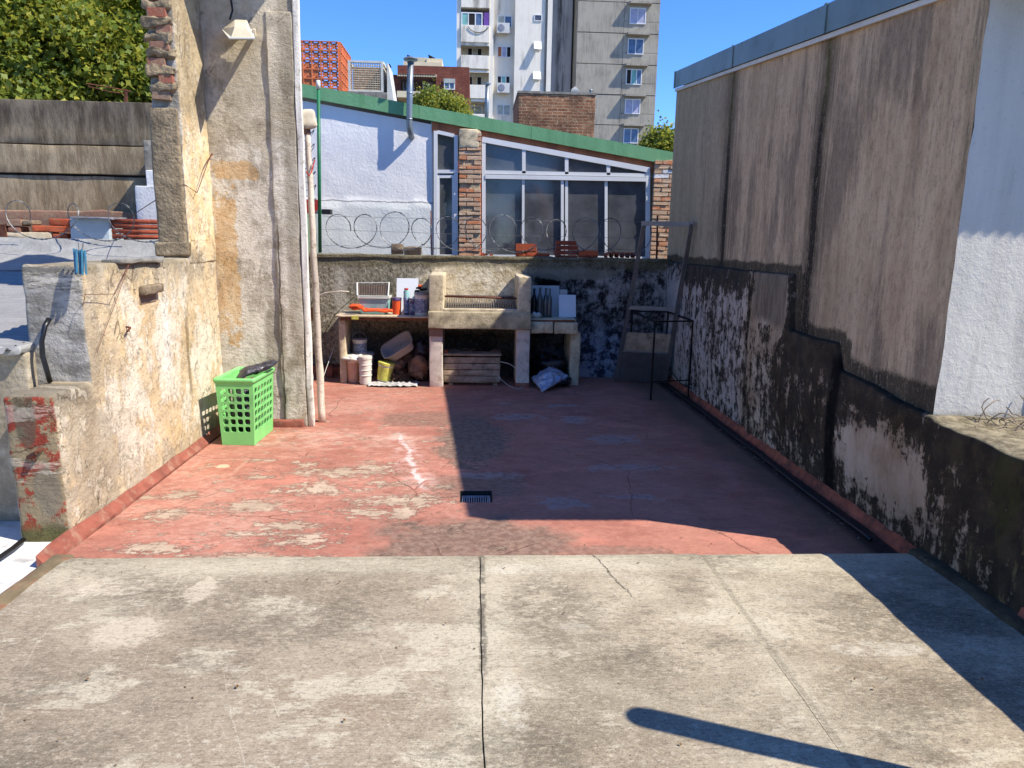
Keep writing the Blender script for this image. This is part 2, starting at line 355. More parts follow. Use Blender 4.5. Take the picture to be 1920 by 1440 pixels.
def mat_leftwall():
    m = Mt('cream_peeling_plaster'); x, y, z = m.x, m.y, m.z
    n1 = m.noise((1, 2.2, 1.8), 7, .65, seed=1); n2 = m.noise((1, 6, 4), 8, .7, seed=2); fine = m.noise(45, 5, .7, seed=3); wp = m.noise(5, 7, .7, seed=4)-.5
    up_ = m.ss(z+wp*.3, 2.35, 2.6)                       # bare render on the high part
    cream = m.mix(m.ss(n1, .35, .65), c(212, 188, 150), c(230, 212, 180))
    cream = m.mix(m.ss(m.noise((1, 1.7, 1.2), 7, .6, seed=8), .5, .62)*.45, cream, c(228, 196, 142))
    cream = m.mix(m.ss(m.noise((1, 3, 2), 9, .72, seed=5)+fine*.08, .55, .60)*.7, cream, c(240, 232, 216))
    grey = m.mix(m.ss(n2, .35, .65), c(150, 138, 118), c(190, 178, 156))
    # grey bare zones: near end (left), along the bottom
    zone = m.ss(y+wp*1.3+(z-.5)*.25, 4.75, 4.2)*.8; zone = m.mx(zone, m.ss(z+wp*.25, .22, .1)*.5); zone = m.mx(zone, m.ss(z+wp*.4, 1.22, 1.42)*m.ss(z, 1.62, 1.5)*.75)
    zone = zone*m.ss(m.noise((1, 4.5, 4), 8, .68, seed=6), .36, .5)
    col = m.mix(zone, cream, grey)
    # dark blistered patches and drips
    patch = m.ss(m.noise((1, 9, 5), 8, .7, seed=7), .64, .66); col = m.mix(patch*.8, col, c(168, 156, 136))
    drip = m.ss(m.noise((1, 13, 3.2), 8, .72, seed=9), .645, .68)*m.ss(z, 1.5, 1.3); col = m.mix(drip*.75, col, c(122, 106, 80))
    vline = m.ss((y-5.62+wp*.12).abs(), .035, .015)*m.ss(z+wp*.5, .35, .5)*m.ss(z, 1.15, .95); col = m.mix(vline*.7, col, c(128, 110, 78))
    white = m.ss((y-5.25+wp*.3).abs(), .08, .03)*m.ss(z, .5, .8)*m.ss(z, 1.32, 1.2); col = m.mix(white*.8, col, c(246, 240, 228))
    lower = m.ss(n2+wp*.3, .5, .62)*m.ss(z, .6, .2)*.5; col = m.mix(lower, col, c(176, 164, 146))
    bare = m.mix(m.ss(n2, .35, .65), c(172, 152, 120), c(204, 186, 152)); col = m.mix(up_, col, bare)
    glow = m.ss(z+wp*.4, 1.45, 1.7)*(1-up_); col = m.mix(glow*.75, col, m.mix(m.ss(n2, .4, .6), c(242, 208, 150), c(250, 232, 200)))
    topd = m.ss(z+wp*.12, 1.40, 1.47)*m.ss(y, 5.7, 5.5); col = m.mix(topd*.7, col, c(128, 120, 100))
    stubd = m.ss(y, 4.22, 4.12)*m.ss(z+wp*.2, .68, .8); col = m.mix(stubd*.7, col, c(112, 104, 88))
    # red paint left on the near end
    nx = S(m, m.new('ShaderNodeNewGeometry').outputs['Normal']); sp = m.new('ShaderNodeSeparateXYZ'); m.nt.links.new(nx.o, sp.inputs[0]); ny = S(m, sp.outputs[1])
    endf = m.ss(ny, -.6, -.9)*m.ss(y, 3.95, 3.9)
    endc = m.mix(m.ss(m.noise(9, 7, .7, seed=12)+z*.05, .51, .57), c(158, 142, 112), c(158, 68, 52))
    endc = m.mix(m.ss(m.ell(-2.29, .27, .07, .14, m.x, m.z)+wp, 1.1, .9), endc, c(146, 134, 112)); endc = m.mix(m.ss(z+wp*.2, .12, .04), endc, c(108, 104, 66))
    endc = m.mix(m.ss(m.ell(-2.37, .7, .05, .2, m.x, m.z)+wp*1.5, 1.2, .9)*.8, endc, c(96, 88, 72))
    col = m.mix(endf, col, endc)
    ed2 = m.ss(ny, -.6, -.9)*m.ss(y, 3.95, 4.0); col = m.mix(ed2, col, m.mix(m.ss(n2+wp*.4, .4, .6), c(132, 128, 120), c(196, 192, 184)))
    col = m.mix(m.ss(fine, .62, .75)*.35, col, c(120, 104, 78))
    # flaking: sharp-edged lifted skin, pinholes and hair cracks
    fl = m.noise((1, 11, 8), 9, .74, seed=21); edge = m.ss((fl-.56).abs(), .012, .003); col = m.mix(edge*.15, col, c(150, 128, 94)); col = m.mix(m.ss(fl, .56, .575)*.3, col, c(246, 236, 216))
    pin = m.ss(m.noise((1, 70, 60), 3, .6, seed=22), .71, .74); col = m.mix(pin*.7, col, c(96, 82, 60))
    ce, _ = m.vor((1, 2.6, 2.2), 'DISTANCE_TO_EDGE', vec=m.vec(x, y+wp*.35, z+wp*.4)); ck = m.ss(ce, .010, .003)*m.ss(n1, .5, .56); col = m.mix(ck*.65, col, c(120, 102, 74))
    h = wp*2 + m.noise(18, 7, .7, seed=11) + fine*.3 - patch*.25 - drip*.3 + m.ss(fl, .555, .575)*.35 - ck*.6 - pin*.5
    return m.done(col, .9, h, .014, .2)

def mat_pillar():
    m = Mt('rough_ochre_render'); x, y, z = m.x, m.y, m.z
    wp = m.noise(5, 7, .7, seed=14)-.5; n2 = m.noise((7, 7, 5), 9, .78, seed=2); fine = m.noise(50, 5, .7, seed=3); n1 = m.noise(3, 8, .7, seed=21)
    up_ = m.mix(m.ss(n1+wp*.4, .35, .65), c(206, 194, 170), c(242, 230, 208))
    up_ = m.mix(m.ss(n2, .5, .66)*.45, up_, c(172, 156, 128))
    lo = m.mix(m.ss(n2+wp*.3, .35, .6), c(210, 200, 182), c(246, 238, 222)); lo = m.mix(m.ss(n1, .5, .64)*.7, lo, c(156, 142, 118))
    col = m.mix(m.ss(z+wp*.35, 2.52, 2.36), up_, lo)
    oc = m.mx(m.ss(m.mx(((x+2.0)*(1/.17)).abs(), ((z-2.19)*(1/.075)).abs())+wp*1.6+(n2-.5)*1.6, 1.05, .92), m.ss(m.mx(((x+2.10)*(1/.10)).abs(), ((z-1.42)*(1/.60)).abs())+wp*1.8+(n2-.5)*2.4, 1.0, .88))
    col = m.mix(oc*.68, col, m.mix(m.ss(n2, .4, .6), c(226, 178, 112), c(240, 206, 150)))
    cr = m.ss(x+wp*.1, -1.62, -1.56)*m.ss(z+wp*.6, .2, .9); col = m.mix(cr*.5, col, c(136, 124, 102))
    ck = m.ss((x+1.665+wp*.05).abs(), .009, .003)*m.ss(z, 1.9, 1.6); col = m.mix(ck*.7, col, c(70, 60, 46))
    dk = m.ss(m.ell(-1.72, .85, .10, .35, x, z)+wp*1.5, 1.2, .8); col = m.mix(dk*.55, col, c(130, 120, 102))
    e, _ = m.vor(3.2, 'DISTANCE_TO_EDGE', vec=m.vec(x+wp*.35, y, z+wp*.45)); crk = m.ss(e, .007, .001)*m.ss(n1, .52, .58); col = m.mix(crk*.4, col, c(96, 82, 62))
    stn = m.ss(m.noise((3, 3, 1.6), 9, .76, seed=31), .53, .60); col = m.mix(stn*.4, col, c(120, 106, 84)); lts = m.ss(m.noise((5, 5, 3), 9, .76, seed=32), .57, .62); col = m.mix(lts*.4, col, c(222, 208, 180))
    col = m.mix(m.ss(fine, .6, .74)*.35, col, c(105, 92, 70))
    h = wp*1.6 + m.noise((14, 14, 22), 8, .78, seed=11)*1.2 + fine*.3 - crk*.7 - ck
    return m.done(col, .93, h, .020, .15)

def mat_brownwall():
    m = Mt('streaked_grey_render'); x, y, z = m.x, m.y, m.z
    st = m.noise((3, 6, 1.1), 8, .66, seed=1); st2 = m.noise((16, 40, 3), 7, .72, seed=2); big = m.noise((1, .8, .6), 6, .6, seed=3); wp = m.noise(3, 5, .6, seed=4)-.5; fine = m.noise(80, 4, .7, seed=5); g0 = m.noise(40, 6, .8, seed=44)
    col = m.mix(m.ss(st*.6+big*.4, .36, .6), c(190, 160, 126), c(226, 196, 160))
    col = m.mix(m.ss(m.noise((3, 5, .8), 9, .74, seed=6)+(big-.5)*.9, .48, .66)*.62, col, c(104, 92, 82))
    col = m.mix(m.ss(st2, .52, .66)*.35, col, c(104, 94, 82)); col = m.mix(m.ss(st2, .45, .3)*.25, col, c(186, 170, 148))
    col = m.mix(m.ss(y+wp*.5, 6.9, 7.3)*.45, col, c(150, 144, 122))
    for y0, k in ((7.02, 1.), (5.14, .95)):
        wob = (m.noise((1, 1, 1.4), 5, .6, seed=int(y0))-.5)
        d = (y-y0+wob*.14+(z-2.6)*-.02).abs()
        nv = m.noise((3, 38, .8), 8, .75, seed=int(y0)+30); dn = d+(nv-.5)*.5; col = m.mix(m.ss(dn, .26, .03)*.75*k, col, c(84, 74, 60)); core = m.ss(d+(nv-.5)*.13+(g0-.5)*.06+m.ss(z, 1.6, 3.1)*.03, .085, .030)
        col = m.mix(core*.95*k, col, m.mix(m.ss(z+wob, 2.3, 2.9), c(22, 20, 17), c(84, 78, 38)))
    # mould line directly over the parapet
    def sub(z0, ya, yb, h=.16): return m.ss(z+wp*.12, z0+h, z0)*m.ss(y, ya-.05, ya+.02)*m.ss(y, yb+.05, yb-.02)
    mo = m.mx(sub(1.46, 5.25, 9.2, .1), m.mx(sub(1.04, 4.5, 5.3, .12), sub(.86, 3.4, 4.55, .16)))
    mo = m.mx(mo, m.mx(m.ss((y-5.22+wp*.1).abs(), .07, .02)*m.ss(z, 1.5, 1.4), m.ss((y-4.46+wp*.1).abs(), .08, .02)*m.ss(z, 1.12, 1.02)))
    col = m.mix(m.ss(mo*1.3+(fine-.5)*.8, .3, .8)*.85, col, c(34, 33, 24))
    edge = m.ss(y+wp*.12, 3.66, 3.58)*m.ss(z, 1.2, 2.4); col = m.mix(edge*.5*m.ss(st2, .4, .6), col, c(110, 106, 80))
    g3 = m.noise((26, 40, 16), 8, .82, seed=23); col = m.mix(m.ss(g3, .50, .62)*.42, col, c(104, 90, 74)); col = m.mix(m.ss(g3, .47, .38)*.35, col, c(206, 188, 162)); col = m.mix(m.ss(m.noise((60,60,60),4,.75,seed=21), .58, .68)*.5, col, c(84, 72, 60)); col = m.mix(m.ss(fine, .45, .35)*.18, col, c(200, 186, 164))
    h = m.noise(70, 4, .7, seed=12)*.6 + m.noise(12, 6, .6, seed=13)*1.2 + st*.4
    return m.done(col, .92, h, .006, .15)

def mat_parapet():
    m = Mt('mouldy_parapet_render'); x, y, z = m.x, m.y, m.z
    wp = m.noise(5, 7, .7, seed=14)-.5; fine = m.noise(60, 5, .75, seed=3); f2 = m.noise((18, 26, 18), 7, .75, seed=33); big = m.noise((1, 1.1, .9), 5, .6, seed=5)
    st = m.noise((5, 13, 2.2), 9, .78, seed=1); blot = m.noise((9, 9, 9), 9, .8, seed=42)
    base = m.mix(m.ss(m.noise((2, 4, 2.2), 7, .65, seed=2), .35, .65), c(200, 170, 138), c(244, 220, 192))
    base = m.mix(m.ss(y, 6.0, 6.3)*.6, base, c(206, 198, 196))
    base = m.mix(m.ss(y, 4.4, 3.6)*.45, base, c(160, 136, 108))
    # patches of the newer brown render
    pn = m.ss(y, 5.30, 5.36)*m.ss(y, 6.02, 5.96)*m.ss(z+wp*.2, 1.0, 1.1); base = m.mix(pn, base, m.mix(m.ss(st, .4, .6), c(130, 114, 96), c(164, 146, 124)))
    top = m.mx(m.mx(m.ss(y, 5.28, 5.3)*1.44, m.ss(y, 4.5, 4.52)*1.03), .82-(y*-.0))
    hh = top - z                                       # distance below the local top
    amt = (st-.5)*2.2 + (f2-.5)*1.2 + (blot-.5)*3.4 + m.ss(hh+wp*.2, .32, .02)*.6 + m.ss(z+wp*.2, .28, .0)*.25 + (big-.5)*.9 - .05
    amt = amt - pn*.9
    amt = amt + m.ss(m.ell(5.0, .6, .75, .7, y, z), 1.1, .3)*.5 + m.ss(m.ell(2.2, .5, 1.2, .7, y, z), 1.2, .3)*.78 - m.ss(m.ell(3.95, .40, .50, .20, y, z)+wp*1.4, 1.2, .5)*.55 - m.ss(y, 7.6, 8.4)*.3
    mold = m.ss(amt, -.06, .22)
    dark = m.mix(m.ss(m.noise(9, 5, .6, seed=9), .4, .65), c(22, 20, 16), c(70, 58, 42))
    col = m.mix(m.ss(amt, -.32, .02)*.35, base, c(128, 112, 92)); col = m.mix(mold*.90, col, dark)
    dl = m.ss((y-4.50+wp*.12).abs(), .10, .045)*m.ss(z, 1.0, .9); col = m.mix(dl*.93, col, c(17, 16, 14))
    dl2 = m.ss((y-6.05+wp*.05).abs(), .05, .02)*m.ss(z, 1.4, 1.2); col = m.mix(dl2*.6, col, c(40, 38, 30))
    moss = m.ss(m.noise((6, 12, 5), 8, .78, seed=10)+m.ss(m.ell(2.92, .62, .12, .30, y, z)+wp*.9, 1.3, .3)*.16, .56, .68)*m.ss(y, 4.9, 3.8)
    col = m.mix(moss*.5, col, c(84, 82, 42))
    lich = m.ss(m.noise((1, 6, 2.4), 7, .72, seed=12), .60, .66)*m.ss(y, 4.0, 3.2); col = m.mix(lich*.6, col, c(156, 134, 92))
    # top face: dusty pale
    nx = S(m, m.new('ShaderNodeNewGeometry').outputs['Normal']); sp = m.new('ShaderNodeSeparateXYZ'); m.nt.links.new(nx.o, sp.inputs[0])
    tp = m.ss(S(m, sp.outputs[2]), .6, .9)*m.ss(y, 3.62, 3.5); col = m.mix(tp*.92, col, m.mix(m.ss(m.noise(14, 7, .7, seed=15), .35, .65), c(122, 112, 90), c(184, 172, 144)))
    tp2 = m.ss(S(m, sp.outputs[2]), .5, .9)*m.ss(y, 3.5, 3.62); col = m.mix(tp2*.6, col, c(40, 40, 34))
    h = (fine*.5 + m.noise((10, 16, 7), 8, .72, seed=16)*2.2 + mold*.35)
    return m.done(col, .95, h, .014, .15)

def mat_backwall():
    m = Mt('stained_back_wall_render'); x, y, z = m.x, m.y, m.z
    wp = m.noise(5, 7, .7, seed=14)-.5; fine = m.noise(60, 5, .75, seed=3); st = m.noise((9, 9, 3.0), 9, .78, seed=1); bl = m.noise((7, 7, 7), 9, .78, seed=6)
    col = m.mix(m.ss(st*.5+bl*.5, .38, .6), c(122, 114, 98), c(196, 186, 164))
    gg = m.noise((26, 26, 22), 8, .84, seed=91); col = m.mix(m.ss(gg, .50, .57)*.7, col, c(66, 60, 48)); col = m.mix(m.ss(gg, .47, .40)*.55, col, c(224, 214, 194)); topb = m.ss(z+wp*.16, 1.30, 1.37)
    cre = m.ss(m.ell(.05, 1.12, .68, .30, x, z)+wp*1.2, 1.15, .92); cream = m.mix(m.ss(bl+wp*.3, .38, .6), c(206, 190, 156), c(250, 238, 212))
    bt, _ = m.vor((1, 1, 1), 'DISTANCE_TO_EDGE', vec=m.vec(x*7+wp*.7, 0, z*12+wp*.9)); cream = m.mix(m.ss(bt, .06, .015)*.3, cream, c(128, 110, 80))
    ml = m.ss(st+(bl-.5)*.9+(fine-.5)*.2, .50, .60)*m.ss(x, -.6, -.9)*.6; col = m.mix(ml, col, c(62, 58, 48))
    wl = m.ss((x+1.60+wp*.25).abs(), .12, .03)*m.ss(z, 1.4, 1.2); col = m.mix(wl*.7, col, c(200, 194, 180))
    cream = m.mix(m.ss(gg, .55, .62)*.5, cream, c(140, 120, 88)); col = m.mix(cre, col, cream)
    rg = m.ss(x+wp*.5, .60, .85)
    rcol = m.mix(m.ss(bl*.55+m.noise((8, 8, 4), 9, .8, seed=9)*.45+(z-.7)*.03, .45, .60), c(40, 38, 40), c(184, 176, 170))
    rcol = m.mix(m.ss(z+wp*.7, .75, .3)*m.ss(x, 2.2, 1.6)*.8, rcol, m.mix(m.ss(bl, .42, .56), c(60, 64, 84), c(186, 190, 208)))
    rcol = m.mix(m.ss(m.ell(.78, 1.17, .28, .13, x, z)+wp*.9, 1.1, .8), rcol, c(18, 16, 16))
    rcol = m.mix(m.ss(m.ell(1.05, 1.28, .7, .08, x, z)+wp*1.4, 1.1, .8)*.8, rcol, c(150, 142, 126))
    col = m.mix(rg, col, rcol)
    col = m.mix(topb*.75, col, m.mix(m.ss(fine, .4, .6), c(86, 80, 58), c(140, 130, 100)))
    low_dark = m.ss(z, .62, .5)*m.ss(x, -1.5, -1.3)*m.ss(x, 1.3, 1.1)*.7; col = m.mix(low_dark, col, c(50, 42, 34))  # darker brown below bench height, along the row of benches
    lowr = m.ss(z+wp*.06, .16, .12)*m.ss(x, -.5, -.7); col = m.mix(lowr*.85, col, c(124, 58, 46))
    h = fine*.4 + m.noise(14, 8, .72, seed=16)*2 + wp
    return m.done(col, .94, h, .014, .15)

def mat_stucco(name, base, lo, cool=None, seed=0, amt=.4, bh=.01, extra=None):
    m = Mt(name); big = m.noise((1.2, 1.2, .8), 6, .6, seed=seed+1); st = m.noise((9, 9, .8), 6, .65, seed=seed+2)
    col = m.mix(m.ss(big*.5+st*.5, .42, .66)*amt, base, lo)
    if extra: col = extra(m, col)
    h = m.noise(26, 6, .65, seed=seed+3) + m.noise(90, 4, .7, seed=seed+4)*.5 + big
    return m.done(col, .85, h, bh, .2)
def house_extra(m, col):
    n = m.noise(3, 5, .6, seed=9)-.5
    low = m.ss(m.z+n*.05, 2.20, 2.17); col = m.mix(low*.35, col, c(212, 222, 212))
    ln = m.ss((m.z-2.19+n*.10).abs(), .014, .004); col = m.mix(ln*.7, col, c(90, 92, 92))
    gr = m.ss(m.x, -2.30, -2.36)*low; return m.mix(gr, col, c(176, 206, 170))
def white_extra(m, col):
    sk = m.noise((5, 5, .9), 8, .74, seed=19); col = m.mix(m.ss(sk, .50, .66)*.4, col, c(168, 164, 158)); sp2 = m.noise((40, 40, 40), 6, .8, seed=29); col = m.mix(m.ss(sp2, .58, .66)*.3, col, c(160, 158, 154))
    n = m.noise((14, 14, 14), 6, .7, seed=9); col = m.mix(m.ss(n, .6, .66)*m.ss(m.z, 1.25, .8)*.5, col, c(150, 146, 140))
    return m.mix(m.ss(m.z+(n-.5)*.1, .84, .78)*.6, col, c(150, 142, 122))
def tower_extra(m, col):
    st = m.noise((1.6, 1.6, .12), 7, .7, seed=30); b = m.noise((.35, .35, .12), 6, .65, seed=31)
    return m.mix(m.ss(st*.6+b*.5, .56, .72)*.75, col, c(118, 112, 104))
def towerc_extra(m, col):
    wob = m.noise((1, 1, .3), 5, .6, seed=5)-.5
    d = (m.x-7.35+wob*.8).abs(); n = m.noise((3, 3, .25), 6, .7, seed=6)
    return m.mix(m.ss(d, .75, .1)*m.ss(n, .35, .6)*.85, col, c(52, 52, 56))
def mat_brickfar(name, bw, bh, cols, mort, rough=.9, ver=False):
    m = Mt(name); n = m.new('ShaderNodeTexBrick'); m.put(n.inputs['Vector'], m.vec(m.x+m.y, m.z, 0))
    n.inputs['Scale'].default_value = 1; n.inputs['Brick Width'].default_value = bw; n.inputs['Row Height'].default_value = bh
    n.inputs['Mortar Size'].default_value = bh*.13; n.inputs['Color1'].default_value = cols[0]; n.inputs['Color2'].default_value = cols[1]; n.inputs['Mortar'].default_value = mort
    nz = m.noise(1.6, 7, .7, seed=4); col = m.mix(m.ss(nz, .38, .66)*.75, S(m, n.outputs['Color']), cols[2])
    col = m.mix(m.ss(m.noise(12, 5, .75, seed=5), .52, .64)*.55, col, mort)
    return m.done(col, rough, S(m, n.outputs['Fac'])*-1+m.noise(20, 4, .6), .02, .15)
def mat_dirtyconc():       # the tall parapet at the far left
    m = Mt('blackened_precast_concrete'); x, z = m.x, m.z
    st = m.noise((7, 7, 1.8), 9, .76, seed=1); f = m.noise((26, 26, 9), 8, .8, seed=2); wp = m.noise(4, 6, .7, seed=3)-.5
    col = m.mix(m.ss(st, .38, .62), c(140, 124, 100), c(182, 166, 138))
    dk = m.ss(z+wp*.5, 2.45, 3.1); col = m.mix(dk*.85, col, m.mix(m.ss(st, .35, .65), c(66, 61, 56), c(122, 113, 102)))
    col = m.mix(m.ss(f, .62, .70)*.4, col, c(206, 198, 180)); col = m.mix(m.ss(f, .42, .34)*.3, col, c(70, 62, 50))
    sp = m.ss(m.noise((8, 8, 3), 8, .75, seed=6), .66, .69)*m.ss(z, 2.75, 2.6); col = m.mix(sp*.8, col, c(214, 206, 190))
    return m.done(col, .93, f+st*2, .008, .15)
def mat_glass(name, tint=(.055, .057, .060, 1), rough=.04):
    m = Mt(name); n = m.noise(3, 5, .6); m.bs.inputs['IOR'].default_value = 1.55
    return m.done(m.mix(m.ss(n, .35, .65), tint, tuple(q*1.7 for q in tint[:3])+(1,)), m.ss(n, .3, .7, rough, rough*2.5), None, 0, .5)
def mat_leaf(name, dark, lite, yel):
    m = Mt(name); a = m.new('ShaderNodeAttribute'); a.attribute_name = 'rnd'; r = S(m, a.outputs['Fac'])
    big = m.noise(.55, 4, .6); col = m.mix(m.ss(r*.6+big*.6, .35, .85), dark, lite); col = m.mix(m.ss(r+big*.8, 1.05, 1.3)*.8, col, yel)
    m.done(col, .5, None, 0, .35)
    tr = m.new('ShaderNodeBsdfTranslucent'); mx = m.new('ShaderNodeMixShader'); mx.inputs[0].default_value = .5
    tc = m.mix(.5, col, yel); m.put(tr.inputs['Color'], tc)
    m.nt.links.new(m.bs.outputs[0], mx.inputs[1]); m.nt.links.new(tr.outputs[0], mx.inputs[2]); m.nt.links.new(mx.outputs[0], m.outn.inputs[0])
    return m.mat
def mat_brick(name, cols, mort):
    m = Mt(name); r = m.rnd(); col = m.mix(m.ss(r, .0, .5, kind='LINEAR'), cols[0], cols[1]); col = m.mix(m.ss(r, .5, 1., kind='LINEAR'), col, cols[2])
    n = m.noise(18, 6, .7, seed=3); col = m.mix(m.ss(n, .5, .64)*.65, col, mort); col = m.mix(m.ss(m.noise(50, 4, .7, seed=5), .58, .68)*.5, col, tuple(q*.4 for q in cols[0][:3])+(1,))
    return m.done(col, .9, m.noise(60, 5, .7), .006, .15)

M = {}
M['concrete'] = mat_concrete(); M['red'] = mat_red(); M['leftwall'] = mat_leftwall(); M['pillar'] = mat_pillar()
M['brown'] = mat_brownwall(); M['parapet'] = mat_parapet(); M['back'] = mat_backwall()
M['redkerb'] = simple('red_kerb_mortar', c(146, 84, 68), .85, sc=7, var=.25, dirt=c(170, 140, 118), dirtf=.5, bh=.006, bsc=24)
M['orangekerb'] = simple('orange_kerb_mortar', c(178, 98, 70), .85, sc=7, var=.3, dirt=c(66, 52, 42), dirtf=.85, bh=.006, bsc=24)
M['mossfill'] = simple('dark_mossy_mortar', c(74, 66, 48), .95, sc=9, var=.4, dirt=c(120, 106, 80), dirtf=.3, bh=.01, bsc=40)
M['mudkerb'] = simple('brown_edge_mortar', c(128, 112, 84), .9, sc=5, var=.3, dirt=c(158, 78, 60), dirtf=.55, bh=.008, bsc=24)
M['whitefloor'] = simple('white_membrane_floor', c(226, 226, 224), .7, sc=3, var=.08, dirt=c(150, 146, 136), dirtf=.35, bh=.006, bsc=18)
M['grout'] = simple('dark_joint', c(104, 94, 78), .95, sc=9)
M['mass'] = simple('masonry_mass', c(130, 120, 104), .95, sc=1)
M['ground'] = simple('dusty_ground', c(120, 112, 98), .95, sc=.1)
M['white'] = mat_stucco('white_stucco', c(226, 222, 212), c(202, 198, 190), seed=2, amt=.6, bh=.0045, extra=white_extra)
M['house'] = mat_stucco('white_house_paint', c(255, 254, 253), c(246, 245, 243), seed=5, amt=.7, bh=.006, extra=house_extra)
M['tower'] = mat_stucco('dirty_white_tower_render', c(248, 242, 228), c(226, 218, 204), seed=7, amt=.6, bh=.01, extra=tower_extra)
M['towerc'] = mat_stucco('grey_recess_render', c(196, 196, 198), c(160, 160, 164), seed=8, amt=.6, bh=.01, extra=towerc_extra)
M['towerg'] = mat_stucco('grey_tower_concrete', c(178, 172, 158), c(140, 134, 124), seed=9, amt=.85, bh=.02)
M['dirtyconc'] = mat_dirtyconc()
M['farbrick'] = mat_brickfar('old_chimney_brickwork', .26, .075, (c(176, 124, 92), c(138, 88, 64), c(96, 70, 56)), c(190, 164, 134))
M['redbrick'] = mat_brickfar('apartment_brickwork', .27, .08, (c(150, 84, 66), c(128, 68, 54), c(112, 64, 54)), c(140, 104, 92))
M['fascia'] = mat_stucco('green_fascia_paint', c(122, 176, 132), c(104, 158, 114), seed=12, amt=.9, bh=.004, extra=lambda m, col: m.mix(m.ss(m.noise((2.5, 2.5, 2.5), 6, .7, seed=3), .55, .66)*.35, col, c(126, 170, 118)))
M['tin'] = simple('galvanised_flashing', c(126, 146, 148), .5, metal=.25, sc=2, var=.12, dirt=c(96, 110, 104), dirtf=.5, bh=.002, streak=True)
M['galv'] = simple('galvanised_pipe', c(150, 158, 164), .42, metal=.6, sc=6, var=.2, bh=.001)
M['trim'] = simple('white_trim', c(216, 214, 206), .6, sc=4, var=.1)
M['pvc'] = simple('white_window_frame', c(232, 234, 236), .35, sc=2, var=.05, bh=.0005, spec=.5)
M['glass'] = mat_glass('dark_window_glass'); M['glassb'] = mat_glass('blue_window_glass', (.06, .09, .14, 1), .08)
M['wood'] = simple('brown_soffit_wood', c(176, 108, 68), .7, sc=5, var=.3, streak=True)
M['dark'] = simple('dark_interior', c(40, 38, 36), .9, sc=2)
M['brick'] = mat_brick('pillar_brick', (c(216, 140, 98), c(214, 182, 152), c(196, 166, 142)), c(222, 208, 186))
M['oldbrick'] = mat_brick('exposed_wall_brick', (c(168, 104, 84), c(152, 118, 100), c(146, 126, 108)), c(160, 144, 118))
M['newbrick'] = mat_brick('loose_hollow_brick', (c(206, 104, 70), c(188, 90, 60), c(150, 84, 60)), c(160, 110, 80))
M['mortar'] = simple('crumbly_mortar', c(182, 166, 138), .95, sc=14, var=.35, bh=.02, bsc=40)
M['mortarb'] = simple('torn_wall_mortar', c(150, 134, 108), .95, sc=14, var=.35, bh=.02, bsc=40)
M['stone'] = simple('weathered_stone', c(142, 126, 104), .95, sc=16, var=.3, bh=.01, dirt=c(90, 82, 70))
M['rust'] = simple('rusty_iron', c(110, 66, 48), .85, sc=20, var=.35, bh=.003, metal=.2)
M['wire'] = simple('razor_wire_steel', c(120, 122, 124), .45, metal=.7, sc=30, var=.3)
M['blackm'] = simple('black_iron', c(26, 24, 24), .5, metal=.3, sc=20)
M['blackp'] = simple('black_plastic', c(24, 24, 27), .4, sc=10, spec=.5)
M['alu'] = simple('dull_aluminium', c(128, 122, 120), .45, metal=.5, sc=8, var=.15)
M['post'] = simple('bleached_wood', c(222, 208, 190), .9, sc=9, var=.3, streak=True, dirt=c(118, 98, 76), dirtf=.4, bh=.006)
M['plankw'] = simple('white_flaking_plank', c(250, 244, 232), .9, sc=9, var=.15, streak=True, dirt=c(140, 122, 98), dirtf=.35, bh=.006)
M['greenpole'] = simple('green_pole_paint', c(30, 110, 72), .5, sc=8, var=.15)
M['bgreen'] = simple('green_basket_plastic', c(136, 220, 130), .45, sc=4, var=.07, spec=.45, bh=.0006, dirt=c(120, 180, 116), dirtf=.3)
M['hearth'] = simple('pale_hearth_concrete', c(214, 198, 166), .92, sc=7, var=.22, dirt=c(120, 108, 80), dirtf=.45, bh=.006, bsc=60)
M['hearthb'] = simple('mossy_hearth_concrete', c(196, 182, 150), .92, sc=5, var=.25, dirt=c(98, 92, 66), dirtf=.75, bh=.006, bsc=60)
M['leg'] = simple('painted_block_leg', c(222, 208, 194), .9, sc=7, var=.15, dirt=c(150, 128, 106), dirtf=.5, bh=.004, bsc=50)
M['planks'] = simple('grey_crate_wood', c(176, 154, 132), .9, sc=10, var=.3, dirt=c(86, 68, 54), dirtf=.5, bh=.004)
M['board'] = simple('weathered_board', c(214, 196, 166), .85, sc=9, var=.18, dirt=c(140, 112, 84), dirtf=.45, bh=.003)
M['boardb'] = simple('brown_board_edge', c(120, 82, 58), .85, sc=12, var=.3)
M['whitep'] = simple('white_panel', c(226, 230, 236), .5, sc=3, var=.04, bh=.0005)
M['creamp'] = simple('cream_panel', c(200, 200, 196), .6, sc=5, var=.06, bh=.0005)
M['bucket'] = simple('white_bucket_plastic', c(228, 222, 212), .45, sc=5, var=.06, dirt=c(180, 160, 136), dirtf=.45, bh=.0008)
M['bucketp'] = simple('beige_bucket_plastic', c(222, 182, 152), .5, sc=5, var=.08, dirt=c(170, 128, 100), dirtf=.3)
M['basin'] = simple('grey_basin_plastic', c(176, 166, 160), .5, sc=4, var=.08)
M['orange'] = simple('orange_cloth', c(232, 88, 38), .85, sc=16, var=.15, bh=.006, bsc=60)
M['orangep'] = simple('orange_plastic', c(238, 96, 44), .5, sc=9, var=.06)
M['aqua'] = simple('aqua_plastic', c(150, 206, 208), .4, sc=5, var=.1, dirt=c(220, 222, 214), dirtf=.4)
M['sack'] = simple('jute_sack', c(158, 120, 96), .95, sc=12, var=.25, bh=.008, bsc=70)
M['rootm'] = simple('dry_roots', c(96, 76, 60), .95, sc=20, var=.3)
